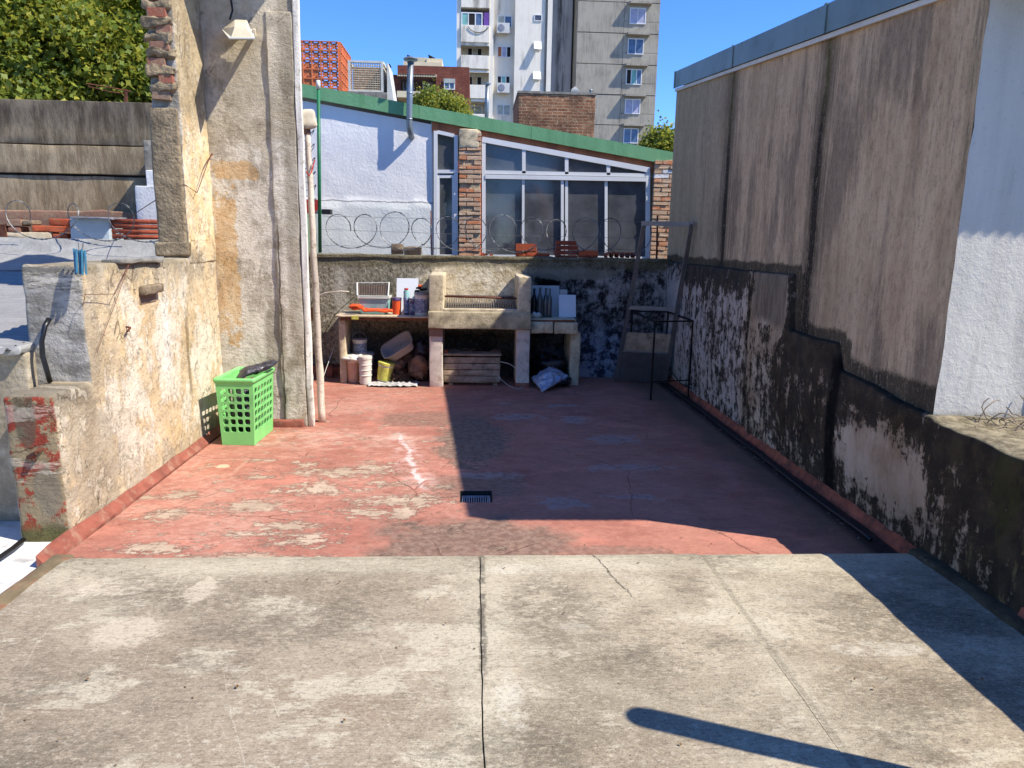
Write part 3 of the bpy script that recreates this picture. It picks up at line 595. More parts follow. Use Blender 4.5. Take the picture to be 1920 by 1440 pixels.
M['foil'] = simple('crumpled_blue_foil', c(206, 210, 222), .32, metal=.3, sc=14, var=.3, bh=.012, bsc=24, dirt=c(104, 148, 220), dirtf=.75)
M['bag'] = simple('black_bin_bag', c(22, 22, 28), .32, sc=9, spec=.6, bh=.012, bsc=40)
M['bagg'] = simple('grey_black_film', c(58, 56, 64), .3, sc=12, spec=.6, bh=.01, bsc=50, var=.4)
M['plastic'] = simple('clear_milky_sheet', c(196, 194, 192), .3, sc=14, var=.25, bh=.01, bsc=40)
M['bottle'] = simple('dull_bottle_glass', c(84, 90, 92), .15, sc=12, spec=.7)
M['label'] = simple('grey_blue_label', c(104, 122, 160), .5, sc=26, var=.5, dirt=c(226, 226, 224), dirtf=.75)
M['labely'] = simple('yellow_label', c(206, 202, 96), .5, sc=30, var=.2)
M['purple'] = simple('purple_tin_print', c(92, 70, 110), .45, sc=40, var=.5)
M['greybl'] = simple('grey_tin_lid', c(150, 150, 158), .4, metal=.3, sc=12)
M['tileclay'] = simple('clay_roof_tile', c(158, 76, 52), .9, sc=8, var=.25, dirt=c(86, 66, 54), dirtf=.5, bh=.004)
M['steelroof'] = simple('silver_painted_roof', c(150, 148, 146), .55, sc=5, var=.12, dirt=c(150, 152, 156), dirtf=.4, bh=.003)
M['membr'] = simple('silver_membrane', c(156, 156, 154), .5, sc=6, var=.16, dirt=c(142, 142, 140), dirtf=.5, bh=.008, bsc=30)
M['bluepaint'] = simple('pale_blue_block_paint', c(184, 198, 208), .85, sc=6, var=.08, bh=.006)
M['chalk'] = simple('whitewashed_masonry', c(228, 230, 234), .85, sc=5, var=.05, bh=.006, dirt=c(160, 156, 148), dirtf=.2)
M['greyblock'] = simple('grey_wet_concrete', c(136, 132, 124), .92, sc=5, var=.3, streak=True, dirt=c(200, 198, 190), dirtf=.4, bh=.008, bsc=30)
M['lowwall'] = simple('grey_lime_wall', c(160, 148, 126), .92, sc=4, var=.22, dirt=c(206, 198, 180), dirtf=.5, bh=.012, bsc=26)
M['pegs'] = simple('blue_peg_plastic', c(70, 130, 160), .5, sc=10, var=.2)
M['lamp'] = simple('yellowed_lamp_plastic', c(220, 208, 182), .5, sc=5, var=.08, dirt=c(170, 150, 116), dirtf=.35)
M['lampg'] = simple('frosted_lamp_glass', c(196, 188, 150), .35, sc=5, var=.08)
M['cream'] = simple('cream_render_far', c(222, 210, 178), .85, sc=1, var=.08)
M['lattice'] = simple('orange_lattice_clay', c(222, 130, 84), .8, sc=2, var=.14)
M['redbox'] = simple('red_bracket_paint', c(186, 52, 44), .6, sc=9, var=.15)
M['bark'] = simple('pale_plane_bark', c(168, 158, 134), .9, sc=5, var=.25, bh=.02)
M['leafa'] = mat_leaf('plane_tree_leaf', (.08, .18, .02, 1), (.34, .48, .05, 1), (.58, .58, .08, 1))
M['leafb'] = mat_leaf('yellowing_leaf', (.09, .14, .018, 1), (.26, .32, .04, 1), (.48, .42, .06, 1))
M['curt'] = simple('lilac_curtain', c(178, 180, 206), .9, sc=3, var=.15)
M['curtg'] = simple('dull_blind', c(176, 182, 176), .9, sc=3, var=.15)
M['purplec'] = simple('purple_curtain', c(120, 80, 170), .9, sc=3, var=.2)
M['teal'] = simple('teal_curtain', c(130, 190, 186), .9, sc=3, var=.2)
M['acw'] = simple('air_conditioner_white', c(214, 214, 210), .5, sc=3, var=.05)
M['dryleaf'] = simple('dead_leaf', c(120, 86, 44), .9, sc=20, var=.4)
M['root'] = simple('dead_creeper_stem', c(150, 134, 112), .9, sc=20, var=.3)
# ------------------------------------------------------------------ the setting: terrace floors
def grid_sheet(xs, ys, zf, skirt=None, xf=None, skip=None):
    b = MB(); nx, ny = len(xs), len(ys); vs = []
    for j, y in enumerate(ys):
        for i, x in enumerate(xs):
            xx = xf(i/(nx-1), y) if xf else x
            vs.append((xx, y, zf(xx, y)))
    fs = []
    for j in range(ny-1):
        for i in range(nx-1):
            if skip and skip((xs[i]+xs[i+1])/2, (ys[j]+ys[j+1])/2): continue
            a = j*nx+i; fs.append((a, a+1, a+nx+1, a+nx))
    b.add(vs, fs)
    if skirt is not None:
        ring = [i for i in range(nx)] + [j*nx+nx-1 for j in range(1, ny)] + [(ny-1)*nx+i for i in range(nx-2, -1, -1)] + [j*nx for j in range(ny-2, 0, -1)]
        n0 = len(b.v); b.v += [(vs[k][0], vs[k][1], skirt) for k in ring]; L = len(ring)
        for q in range(L): b.f.append((ring[q], n0+q, n0+(q+1) % L, ring[(q+1) % L]))
    return b
def frange(a, b, st): n = max(1, int(round((b-a)/st))); return [a+(b-a)*i/n for i in range(n+1)]
nz = lambda x, y, z=0: noise.noise(Vector((x, y, z)))
DR = (-.085, .125, 4.39, 4.61)     # drain x0 x1 y0 y1
xs = frange(-2.13, DR[0], .07)[:-1] + frange(DR[0], DR[1], .07) + frange(DR[1], 2.37, .07)[1:]
ys = frange(3.40, DR[2], .07)[:-1] + frange(DR[2], DR[3], .07) + frange(DR[3], 8.86, .07)[1:]
struct(grid_sheet(xs, ys, lambda x, y: .006*nz(x*1.3, y*1.3) + .0025*nz(x*6, y*6), skip=lambda x, y: DR[0] < x < DR[1] and DR[2] < y < DR[3]).build('terrace_floor', M['red'], smooth=True))
cf = thing('concrete_floor', None, None); struct(cf)
edges = [lambda y: -1.985+.012*nz(y*3, 1), lambda y: .038+.010*nz(y*2.5, 5)+.004*nz(y*11, 9), lambda y: 1.160+.004*nz(y*2, 2), lambda y: 2.44]
for k in range(3):
    g = .005 if k == 0 else .0015
    L_ = (lambda y, k=k: edges[k](y)+(.0025 if k == 1 else .0015 if k == 2 else 0)); R_ = (lambda y, k=k: edges[k+1](y)-(.0025 if k == 0 else .0015 if k == 1 else 0))
    n = 24
    grid_sheet([i/n for i in range(n+1)], frange(-2.6, 3.425, .06), lambda x, y, k=k: .09+.004*nz(x*1.1, y*1.1, k)+.0018*nz(x*5, y*5)+(.004 if k == 1 else 0)-(.012*max(0, (y-3.395)/.03)**2 if y > 3.395 else 0),
        skirt=-.05, xf=lambda t, y, L_=L_, R_=R_: L_(y)+(R_(y)-L_(y))*t).build('slab', M['concrete'], cf, smooth=False)
struct(MB().box(-1.96, 2.42, -2.6, 3.40, -.1, .080).build('slab_bed', M['grout']))
struct(grid_sheet(frange(-5.2, -2.15, .12), frange(-2.6, 4.30, .12), lambda x, y: -.004+.008*nz(x*2, y*2)).build('membrane_floor', M['whitefloor'], smooth=True))
struct(MB().box(-5.3, 6.2, -2.7, 9.05, -.6, -.12).box(-5.3, 2.5, -2.7, 9.05, -6, -.61).build('terrace_base', M['mass']))
struct(MB().add([(-900, -900, -6), (900, -900, -6), (900, 900, -6), (-900, 900, -6)], [(0, 1, 2, 3)]).build('ground', M['ground']))
# kerb fillets
def fillet(name, mat, y0, y1, xw, zt, xf, zf_, par=None, amp=.012, seed=0, tex=.05, lift=None):
    ys_ = frange(y0, y1, tex); vs = []; fs = []; K = 5
    for j, y in enumerate(ys_):
        for k in range(K+1):
            t = k/K; x = xw+(xf-xw)*t; z = zt*(1-t)**1.35+zf_*t
            if k in (0,): z += amp*1.6*nz(y*7, seed*3.1)
            x += (0 if k == 0 else amp*nz(y*5, k*.5+seed)); z += (amp*.5*nz(y*8, 4+k*.4+seed) if 0 < k < K else 0)
            if lift: z += lift(y)*(1-t)
            vs.append((x, y, z))
        vs.append((xf, y, -.05)); vs.append((xw, y, -.05))
    n = K+3
    for j in range(len(ys_)-1):
        for k in range(n-1): fs.append((j*n+k, j*n+k+1, (j+1)*n+k+1, (j+1)*n+k))
    fs += [tuple(range(n)), tuple(range((len(ys_)-1)*n, len(ys_)*n))[::-1]]
    o = MB().add(vs, fs).build(name, mat, par, smooth=True, ang=50)
    return o
struct(fillet('edge_kerb', M['redkerb'], -2.6, 3.50, -2.085, .07, -2.17, 0, seed=2))
struct(MB().rough(-2.085, -1.975, -2.6, 3.46, -.02, .088, seg=.06, amp=.006, r=.02, seed=4).build('edge_mortar', M['mudkerb'], smooth=True))

# ------------------------------------------------------------------ left wall
lw = thing('plaster_wall', 'cream peeling plaster wall with a lower stub at its near end, left of the red floor', 'wall', (-2.33, 4.9, 0))
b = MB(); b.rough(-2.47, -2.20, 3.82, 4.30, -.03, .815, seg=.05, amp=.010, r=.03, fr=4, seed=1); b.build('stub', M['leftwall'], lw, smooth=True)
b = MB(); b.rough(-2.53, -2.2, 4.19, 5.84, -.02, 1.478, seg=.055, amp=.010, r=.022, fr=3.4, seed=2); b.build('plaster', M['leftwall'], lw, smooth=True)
fillet('kerb', M['redkerb'], 3.50, 6.38, -2.195, .055, -2.145, .004, lw, amp=.006, seed=6, lift=lambda y: .02*math.exp(-((y-3.75)/.2)**2))
MB().rough(-2.20, -2.145, 4.86, 5.14, 1.265, 1.325, seg=.03, amp=.008, r=.01, seed=5).build('ledge_brick', M['stone'], lw, smooth=True)
MB().rough(-2.215, -2.195, 4.87, 5.12, 1.20, 1.265, seg=.03, amp=.004, r=.004, seed=6).build('brick', M['oldbrick'], lw)
b = MB(); b.bar((-2.21, 4.655, 1.08), (-2.17, 4.65, 1.075), .010, .010); b.bar((-2.17, 4.65, 1.075), (-2.168, 4.60, 1.055), .010); b.build('spike', M['rust'], lw)
b = MB(); b.bar((-2.30, 3.83, .525), (-2.30, 3.775, .515), .028, .012); b.bar((-2.38, 3.825, .47), (-2.30, 3.775, .515), .012, .02); b.build('bracket', M['rust'], lw)
tag(MB().rough(-2.30, -2.17, 4.62, 5.22, 1.466, 1.494, seg=.03, amp=.012, r=.012, seed=8).build('coping_slab', M['greyblock'], smooth=True),
    'crumbling whitewashed coping slab lying on top of the cream plaster wall', 'slab')
# ------------------------------------------------------------------ tall wall with torn brick end, and the pillar
tw = thing('tall_wall', 'tall wall with torn brick edge rising from the cream plaster wall, left of the pillar', 'wall', (-2.3, 6.2, 0))
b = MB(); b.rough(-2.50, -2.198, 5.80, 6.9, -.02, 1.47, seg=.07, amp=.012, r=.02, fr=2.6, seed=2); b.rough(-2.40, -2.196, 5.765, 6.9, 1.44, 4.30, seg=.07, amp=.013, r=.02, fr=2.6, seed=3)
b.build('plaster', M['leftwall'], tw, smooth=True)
b = MB(); b.rough(-2.42, -2.205, 5.735, 5.78, 1.5, 2.58, seg=.06, amp=.007, r=.02, seed=5); b.rough(-2.44, -2.19, 5.72, 5.79, 1.49, 1.60, seg=.05, amp=.01, r=.02, seed=7); b.build('end_render', M['mortarb'], tw, smooth=True)
bm_ = [MB().rough(-.5, .5, -.5, .5, -.5, .5, seg=.5, amp=.035, r=.03, fr=1.6, seed=20+i).build('brick_mesh', M['oldbrick']).data for i in range(4)]
z = 2.66; i = 0
while z < 4.2:
    sh = random.uniform(-.006, .008); ln = random.choice((.10, .13, .15, .17)); x0 = -2.40+random.uniform(0, .19-ln)
    shared('brick', bm_[i % 4], tw, (x0+ln/2-tw.location.x, 5.772+sh-tw.location.y, z), (random.uniform(-.05, .05), random.uniform(-.06, .06), 0), (ln, .09, .062)); i += 1
    MB().rough(-2.405, -2.205, 5.722, 5.79, z+.022, z+.094, seg=.022, amp=.026, r=.02, fr=9, seed=i+40).build('mortar', M['mortarb'], tw, smooth=True)
    z += .113
pl = thing('pillar', 'broad rough ochre concrete pillar standing behind the green laundry basket', 'pillar', (-1.85, 6.45, 0))
MB().rough(-2.24, -1.475, 6.32, 6.58, -.04, 4.30, seg=.07, amp=.016, r=.02, fr=2.8, seed=9).build('shaft', M['pillar'], pl, smooth=True)
MB().rough(-1.685, -1.478, 6.300, 6.36, .0, 3.42, seg=.06, amp=.008, r=.012, fr=4, seed=11).build('raised_strip', M['pillar'], pl, smooth=True)
MB().rough(-2.1, -1.5, 6.27, 6.34, -.03, .07, seg=.05, amp=.012, r=.02, seed=12).build('kerb', M['redkerb'], pl, smooth=True)
# roof slab above, out of frame, whose shade crosses the pillar
tag(MB().prism([(-2.42, 5.37), (-1.27, 6.05), (-1.27, 6.62), (-2.42, 6.9)], 'z', 4.02, 4.14).build('roof_slab', M['hearth']), 'concrete slab roofing the corner above the pillar and tall wall', 'roof slab')

# ------------------------------------------------------------------ back wall
bw = thing('back_wall', 'long stained concrete wall closing the far end of the terrace behind the grill', 'wall', (0, 8.9, 0))
b = MB()
b.rough(-2.6, 2.42, 8.80, 9.0, -.04, 1.452, seg=.07, amp=.012, r=.015, fr=2.4, seed=14); b.build('wall_face', M['back'], bw, smooth=True)
b = MB(); b.rough(-2.6, 2.40, 8.785, 9.02, 1.425, 1.470, seg=.07, amp=.010, r=.012, seed=15); b.build('coping', M['back'], bw, smooth=True)
b = MB(); b.rough(-2.3, -.6, 8.72, 8.82, -.02, .10, seg=.07, amp=.012, r=.02, seed=16); b.build('kerb', M['redkerb'], bw, smooth=True)

# ------------------------------------------------------------------ right parapet (stepped) and its kerb
def ptop(y):
    s = lambda a, b_, t: a+(b_-a)*min(1, max(0, t))
    z = 1.44 if y > 5.33 else s(1.03, 1.44, (y-5.26)/.07)
    if y < 5.26: z = 1.03
    if y < 4.56: z = s(.87, 1.03, (y-4.48)/.08)
    if y < 4.48: z = .79+(y-3.5)*.085
    if y < 3.5: z = .775
    return z + .010*nz(y*4, 3) + .006*nz(y*13, 1)
ys_ = [y for y in frange(-2.6, 8.82, .06)]
ys_ = sorted(set(ys_ + frange(5.24, 5.35, .012) + frange(4.46, 4.57, .012) + [3.5, 3.54]))
vs = []; fs = []; prof = [(0, t/14.) for t in range(15)]
for y in ys_:
    zt = ptop(y); wide = y < 3.56; xo = 3.3 if wide else 2.45; r = .025
    ring = []
    for t in range(16): ring.append((2.35, -.05+(zt-r+.05)*t/15))
    for a in (30, 60, 90): ring.append((2.35+r-r*math.cos(R(a)), zt-r+r*math.sin(R(a))))
    for t in (1, 2, 3, 4, 5, 6): ring.append((2.375+(xo-2.375)*t/6, zt - (.015*t/6 if wide else 0)))
    ring.append((xo, -.05))
    for (x_, z_) in ring:
        if x_ < 2.36: x_ += .045*(1-min(1, max(0, z_)/.5))*(y > 3.44)
        n1 = noise.noise_vector(Vector((x_*3, y*3, z_*3)))*.012 + noise.noise_vector(Vector((x_*10, y*10, z_*10)))*.005
        vs.append((x_+n1.x, y+n1.y*.3, z_+(n1.z if z_ > 0 else 0)))
n = len(vs)//len(ys_)
for j in range(len(ys_)-1):
    for k in range(n-1): fs.append((j*n+k, (j+1)*n+k, (j+1)*n+k+1, j*n+k+1))
fs += [tuple(range(n)), tuple(range((len(ys_)-1)*n, len(ys_)*n))[::-1]]
rp = thing('stepped_parapet', 'stepped parapet wall black with mould along the right side of the terrace', 'wall', (2.4, 5, 0))
MB().add(vs, fs).build('wall_face', M['parapet'], rp, smooth=True)
fillet('kerb', M['orangekerb'], 3.43, 8.8, 2.388, .070, 2.356, .01, rp, seed=9, amp=.008)
fillet('kerb', M['orangekerb'], 1.2, 2.72, 2.348, .16, 2.315, .115, rp, seed=10, amp=.012)
MB().rough(2.275, 2.37, -2.5, 3.44, .02, .115, seg=.04, amp=.016, r=.03, seed=17).build('moss_fillet', M['mossfill'], rp, smooth=True)
pts = [(2.265+.012*nz(y*1.2, 7), y, .015) for y in frange(3.75, 8.45, .1)]
tag(MB().tube(pts, .010, 8).build('drain_pipe', M['blackp'], smooth=True), 'thin black pipe lying along the foot of the mouldy right wall', 'pipe')

# ------------------------------------------------------------------ right building
def rtop(y): return 2.54+.104*y
rb = thing('neighbour_building', 'tall windowless grey rendered building with metal flashing behind the mouldy parapet', 'building', (4.2, 6.2, 0))
xa, ya, yb, xb = 2.40, 3.55, 9.02, 6.2
b = MB(); ny_ = frange(ya-.012, yb, .12); nz_ = 26; vs = []; fs = []
for j, y in enumerate(ny_):
    for k in range(nz_+1):
        z_ = -.5+(rtop(y)+.5)*k/nz_; p = Vector((xa, y, z_)); d = noise.noise(p*1.2)*.012+noise.noise(p*4)*.004
        e = .010*noise.noise(Vector((1, z_*5, 3))) if j == 0 else 0
        vs.append((xa+(d if 0 < j < len(ny_)-1 else 0), y+e, z_))
for j in range(len(ny_)-1):
    for k in range(nz_): a_ = j*(nz_+1)+k; fs.append((a_, a_+1, a_+nz_+2, a_+nz_+1))
b.add(vs, fs); b.build('side_wall', M['brown'], rb, smooth=True)
b = MB(); b.prism([(ya+.004, -.5), (yb, -.5), (yb, rtop(yb)), (ya+.004, rtop(ya))], 'x', xa+.03, xb); b.build('core', M['brown'], rb)
b = MB(); nx_ = frange(xa-.002, xb, .12); vs = []; fs = []
for i, x_ in enumerate(nx_):
    for k in range(nz_+1):
        z_ = -.5+(rtop(ya)-.03+.5)*k/nz_; vs.append((x_+(.012*noise.noise(Vector((9, z_*6, 3))) if i == 0 else 0), ya-.014+.01*noise.noise(Vector((x_*3, 4, z_*3))), z_))
for i in range(len(nx_)-1):
    for k in range(nz_): a_ = i*(nz_+1)+k; fs.append((a_, a_+nz_+1, a_+nz_+2, a_+1))
b.add(vs, fs)
b.build('front_wall', M['white'], rb, smooth=True)
js = [3.17, 5.15, 6.98, 8.97]
for a, e in zip(js[:-1], js[1:]):
    b = MB(); a2, e2 = a+.004, e-.004
    b.prism([(a2, rtop(a2)-.005), (e2, rtop(e2)-.005), (e2, rtop(e2)+.18), (a2, rtop(a2)+.18)], 'x', 2.352+random.uniform(0, .004), 2.362)
    b.prism([(a2, rtop(a2)+.172), (e2, rtop(e2)+.172), (e2, rtop(e2)+.18), (a2, rtop(a2)+.18)], 'x', 2.362, 2.5)
    b.build('flashing_panel', M['tin'], rb)
    b = MB(); b.prism([(e-.03, rtop(e)-.008), (e+.006, rtop(e)-.008), (e+.006, rtop(e)+.184), (e-.03, rtop(e)+.184)], 'x', 2.346, 2.353); b.build('seam', M['tin'], rb)
b = MB(); b.prism([(3.17, rtop(3.17)-.04), (9.0, rtop(9.)-.04), (9.0, rtop(9.)-.008), (3.17, rtop(3.17)-.008)], 'x', 2.372, 2.395); b.build('drip_trim', M['trim'], rb)
# corrugated roof: sheet over the building, overhanging in front of the white wall
vs = []; fs = []; xsr = frange(2.37, 6.2, .0095)
for x_ in xsr:
    zz = .011*math.cos((x_-2.37)*2*math.pi/.076)
    for y in (3.155, 5.2, 7.1, 9.0): vs += [(x_, y, rtop(y)+.05+zz), (x_, y, rtop(y)+.042+zz)]
n = 8
for i in range(len(xsr)-1):
    for k in range(3):
        a_ = i*n+2*k; fs += [(a_, a_+2, a_+n+2, a_+n), (a_+1, a_+n+1, a_+n+3, a_+3)]
    fs += [(i*n, i*n+n, i*n+n+1, i*n+1)]
MB().add(vs, fs).build('corrugated_roof', M['steelroof'], rb, smooth=True)
# dead creeper and rubble on the ledge
for k, (lab, x0, y0, s) in enumerate((('tangle of dead creeper stems on the ledge against the white wall', 2.88, 3.44, 1.),)):
    b = MB()
    for q in range(46):
        p = Vector((x0+random.uniform(-.28, .32), y0+random.uniform(-.1, .08), .77)); pts = [p]
        d = Vector((random.uniform(-1, 1), random.uniform(-.4, .4), random.uniform(.2, 1.2))).normalized()
        for t in range(6):
            d = (d+Vector((random.uniform(-.7, .7), random.uniform(-.3, .3), random.uniform(-.8, .35)))).normalized(); p = p+d*.03
            p.z = max(p.z, .765); pts.append(p.copy())
        b.tube(pts, .003, 5)
    tag(b.build('creeper_stems', M['root']), lab, 'dead creeper', kind='stuff')
b = MB(); b.tube([(1.74, 1.65, .02), (1.74, 1.65, 1.3), (1.74, 1.65, 1.56)], .055, 20, caps=False)  # unseen post put beside the camera to throw the long rounded shadow
b.lathe([(.055, 1.56), (.05, 1.59), (.035, 1.61), (.0, 1.617)], (1.74, 1.65, 0), 20)
tag(b.build('shadow_post', M['galv'], smooth=True), 'unseen round-topped post beside the camera, placed to cast the long rounded shadow', 'pipe')
# ------------------------------------------------------------------ floor drain
dr = thing('floor_drain', 'rectangular metal drain grate let into the red floor at the shadow edge', 'drain', (.02, 4.5, 0))
b = MB(); x0, x1, y0, y1 = DR
b.box(x0-.002, x0+.004, y0, y1, -.1, .002).box(x1-.004, x1+.002, y0, y1, -.1, .002).box(x0+.004, x1-.004, y0-.002, y0+.004, -.1, .002).box(x0+.004, x1-.004, y1-.004, y1+.002, -.1, .002).box(x0, x1, y0, y1, -.12, -.1)
b.build('pit', M['dark'], dr)
b = MB(); b.box(x0+.012, x1-.012, y0+.012, y0+.03, -.028, -.018).box(x0+.012, x1-.012, y1-.05, y1-.035, -.028, -.018).box(x0+.012, x0+.022, y0+.03, y1-.05, -.028, -.018).box(x1-.022, x1-.012, y0+.03, y1-.05, -.028, -.018)
for k in range(11): xx = x0+.026+k*.0152; b.box(xx, xx+.008, y0+.031, y1-.051, -.027, -.02)
b.build('grate', M['greybl'], dr)
# ------------------------------------------------------------------ beyond the left wall
lr = thing('tin_roof', 'silver corrugated tin roof beyond the cream wall at the far left', 'roof', (-4, 6, 1))
vs = []; fs = []; yy = frange(4.06, 7.3, .0126)
def rz(y): return 1.03+(y-4.22)*.085
for y in yy:
    zz = .011*math.cos(y*2*math.pi/.076)
    for x_ in (-6.6, -5.2, -3.9, -2.54): vs.append((x_, y-(x_+4)*.06, rz(y)+zz+.01*nz(x_*2, y*2)))
for j in range(len(yy)-1):
    for k in range(3): a_ = j*4+k; fs.append((a_, a_+1, a_+5, a_+4))
MB().add(vs, fs).build('corrugated_sheet', M['steelroof'], lr, smooth=True)
b = MB()
b.rough(-6.6, -2.50, 4.06, 4.20, .995, 1.035, seg=.03, amp=.02, r=.018, seed=3, fr=9); b.build('torn_edge', M['membr'], lr, smooth=True)
vs = []; fs = []; xm = frange(-6.6, -2.36, .08); pr = [(7.2, rz(7.2)+.012), (7.45, 1.34), (7.7, 1.40), (7.9, 1.46), (8.0, 1.55), (8.02, 1.595), (8.3, 1.60)]
for x_ in xm:
    for k, (y, z_) in enumerate(pr): vs.append((x_, y+.012*nz(x_*3, y*3), z_+.013*nz(x_*2.2, y*4, 2)+.006*nz(x_*9, y*7, 5)))
n = len(pr)
for i in range(len(xm)-1):
    for k in range(n-1): a_ = i*n+k; fs.append((a_, a_+n, a_+n+1, a_+1))
MB().add(vs, fs).build('membrane_flashing', M['membr'], lr, smooth=True)
tag(MB().rough(-6.6, -2.50, 4.11, 4.5, -.05, .998, seg=.09, amp=.015, r=.02, seed=21).build('low_wall', M['lowwall'], smooth=True), 'low grey limewashed wall under the tin roof, left of the red-painted stub', 'wall')
# near wall end: white wash block is the end of the plaster wall. Tall blackened parapet
dp = thing('precast_parapet', 'tall blackened precast concrete parapet in front of the leafy tree', 'wall', (-4.5, 9.1, 0))
zt = at(150, 189, 9).z; z1 = at(150, 272, 9).z; z2 = at(150, 328, 9).z
for k, (a, e) in enumerate(((z1+.006, zt), (z2+.012, z1-.006), (1.2, z2-.012))):
    MB().rough(-7.4, -2.30, 9.0+.012*k*(k == 2), 9.22, a, e, seg=.12, amp=.006, r=.008, seed=30+k).build('panel', M['dirtyconc'], dp, smooth=True)
MB().box(-7.4, -2.3, 9.05, 9.2, 1.2, zt-.1).build('joint_bed', M['dark'], dp)
ch = thing('stepped_flue', 'stepped masonry flue with grey top and whitewashed base beside the tall brick edge', 'flue', (-3.4, 8.7, 1.6))
def ppb(px0, px1, py0, py1, Y): a = at(px0, py1, Y); e = at(px1, py0, Y); return a.x, e.x, a.z, e.z
x0, x1, z0, z1 = ppb(272, 345, 265, 322, 8.6); MB().rough(x0, x1, 8.6, 8.95, z0, z1, seg=.07, amp=.006, r=.012).build('grey_block', M['greyblock'], ch, smooth=True)
x0, x1, z0, z1 = ppb(275, 345, 320, 353, 8.55); MB().rough(x0, x1, 8.55, 8.95, z0, z1, seg=.07, amp=.006, r=.012).build('white_block', M['chalk'], ch, smooth=True)
x0, x1, z0, z1 = ppb(256, 345, 350, 400, 8.5); MB().rough(x0, x1, 8.5, 8.95, z0-.3, z1, seg=.07, amp=.008, r=.012).build('white_base', M['chalk'], ch, smooth=True)
# rows of long clay tiles and rubble on the ledge behind the membrane
tg = 'clay channel tiles stacked beyond the tin roof'
pos = ['topmost', 'second from the top', 'third from the top', 'lowest']
for k in range(4):
    py = 416+k*9.5; z_ = at(260, py, 8.35).z
    b = MB(); pts = [at(203, py-2, 8.35), at(320, py+1, 8.35)]; b.tube(pts, .026, 10)
    tag(b.build('clay_tile_row', M['tileclay'], smooth=True), f'{pos[k]} of four orange clay tile rows right of the pale blue block', 'clay tiles', tg)
x0, x1, z0, z1 = ppb(133, 203, 410, 446, 8.28)
tag(MB().rough(x0, x1, 8.28, 8.6, z0-.02, z1, seg=.06, amp=.008, r=.012, seed=3).build('painted_block', M['bluepaint'], smooth=True), 'pale blue painted block among the clay tiles beyond the tin roof', 'block')
x0, x1, z0, z1 = ppb(128, 208, 400, 411, 8.2)
tag(MB().rough(x0, x1, 8.2, 8.6, z0+.01, z0+.03, seg=.06, amp=.012, r=.006, seed=3).build('metal_sheet_scrap', M['greybl'], smooth=True), 'rusty scrap of sheet metal lying on the pale blue block', 'metal scrap')
brs = [(0, 95, 436, 447, 'long cracked brick slab nearest the frame edge on the ledge beyond the tin roof'), (98, 124, 438, 447, 'short broken brick just left of the pale blue block'), (92, 134, 411, 423, 'dark orange brick on top of the rubble row left of the pale blue block'),
       (60, 134, 424, 434, 'long pale orange brick in the middle layer left of the pale blue block'), (12, 40, 412, 424, 'mottled red brick lump above the long cracked slab'), (42, 60, 414, 422, 'dark mossy stone between the red brick lumps on the ledge'),
       (-6, 10, 420, 446, 'dark red brick stood at the very edge of the frame beyond the tin roof'), (14, 36, 425, 435, 'small whitish red brick lump under the mottled one')]
for k, (a, e, t, g, lab) in enumerate(brs):
    x0, x1, z0, z1 = ppb(a, e, t, g, 8.3); tag(MB().rough(x0, x1, 8.3, 8.48, z0, z1, seg=.04, amp=.012, r=.012, seed=50+k).build('broken_brick' if k != 5 else 'stone', M[('board', 'newbrick', 'newbrick', 'newbrick', 'oldbrick', 'stone', 'rust', 'oldbrick')[k]], smooth=True), lab, 'brick' if k != 5 else 'stone', 'rubble on the ledge beyond the tin roof')
x0, x1, z0, z1 = ppb(-20, 330, 394, 412, 8.7); b = MB().rough(x0-1.5, x1+.3, 8.7, 8.98, z0-.5, z1-.03, seg=.1, amp=.02, r=.02, seed=8); tag(b.build('ledge_wall', M['oldbrick'], smooth=True), 'ragged brick ledge at the foot of the blackened parapet', 'wall')
# bundle of blue pegs hanging on a wire above the wall's near corner
pg = thing('peg_bundle', 'bundle of blue clothes pegs hung on the near corner of the cream wall', 'clothes pegs', at(149, 515, 4.15))
for k in range(8):
    a = at(138+k*3.1+random.uniform(-1, 1), 468+random.uniform(-2, 3), 4.15-.01*(k % 3)); e = at(141+k*2.7+random.uniform(-2, 2), 514+random.uniform(-4, 2), 4.13-.012*(k % 3))
    MB().bar(a, e, .006, .012).build('peg', M['pegs'], pg)
MB().tube([at(152, 470, 4.13), at(156, 455, 4.14), at(153, 500, 4.12)], .002, 5).tube([at(148, 470, 4.13), at(147, 455, 4.14)], .002, 5).build('wire', M['alu'], pg)
# black hoses
tag(MB().tube([at(92, 598, 4.17), at(84, 612, 4.13), at(78, 640, 4.12), at(80, 668, 4.12), at(87, 692, 4.12), at(94, 716, 4.14)], .014, 8).build('black_hose', M['blackp'], smooth=True), 'black hose curving down over the torn roof edge to the stub', 'hose')
tag(MB().tube([gnd(-30, 1060, .02), gnd(0, 1045, .02), gnd(25, 1028, .02), gnd(44, 1012, .02)], .014, 8).build('black_hose', M['blackp'], smooth=True), 'black hose end lying on the white floor at the left frame edge', 'hose')
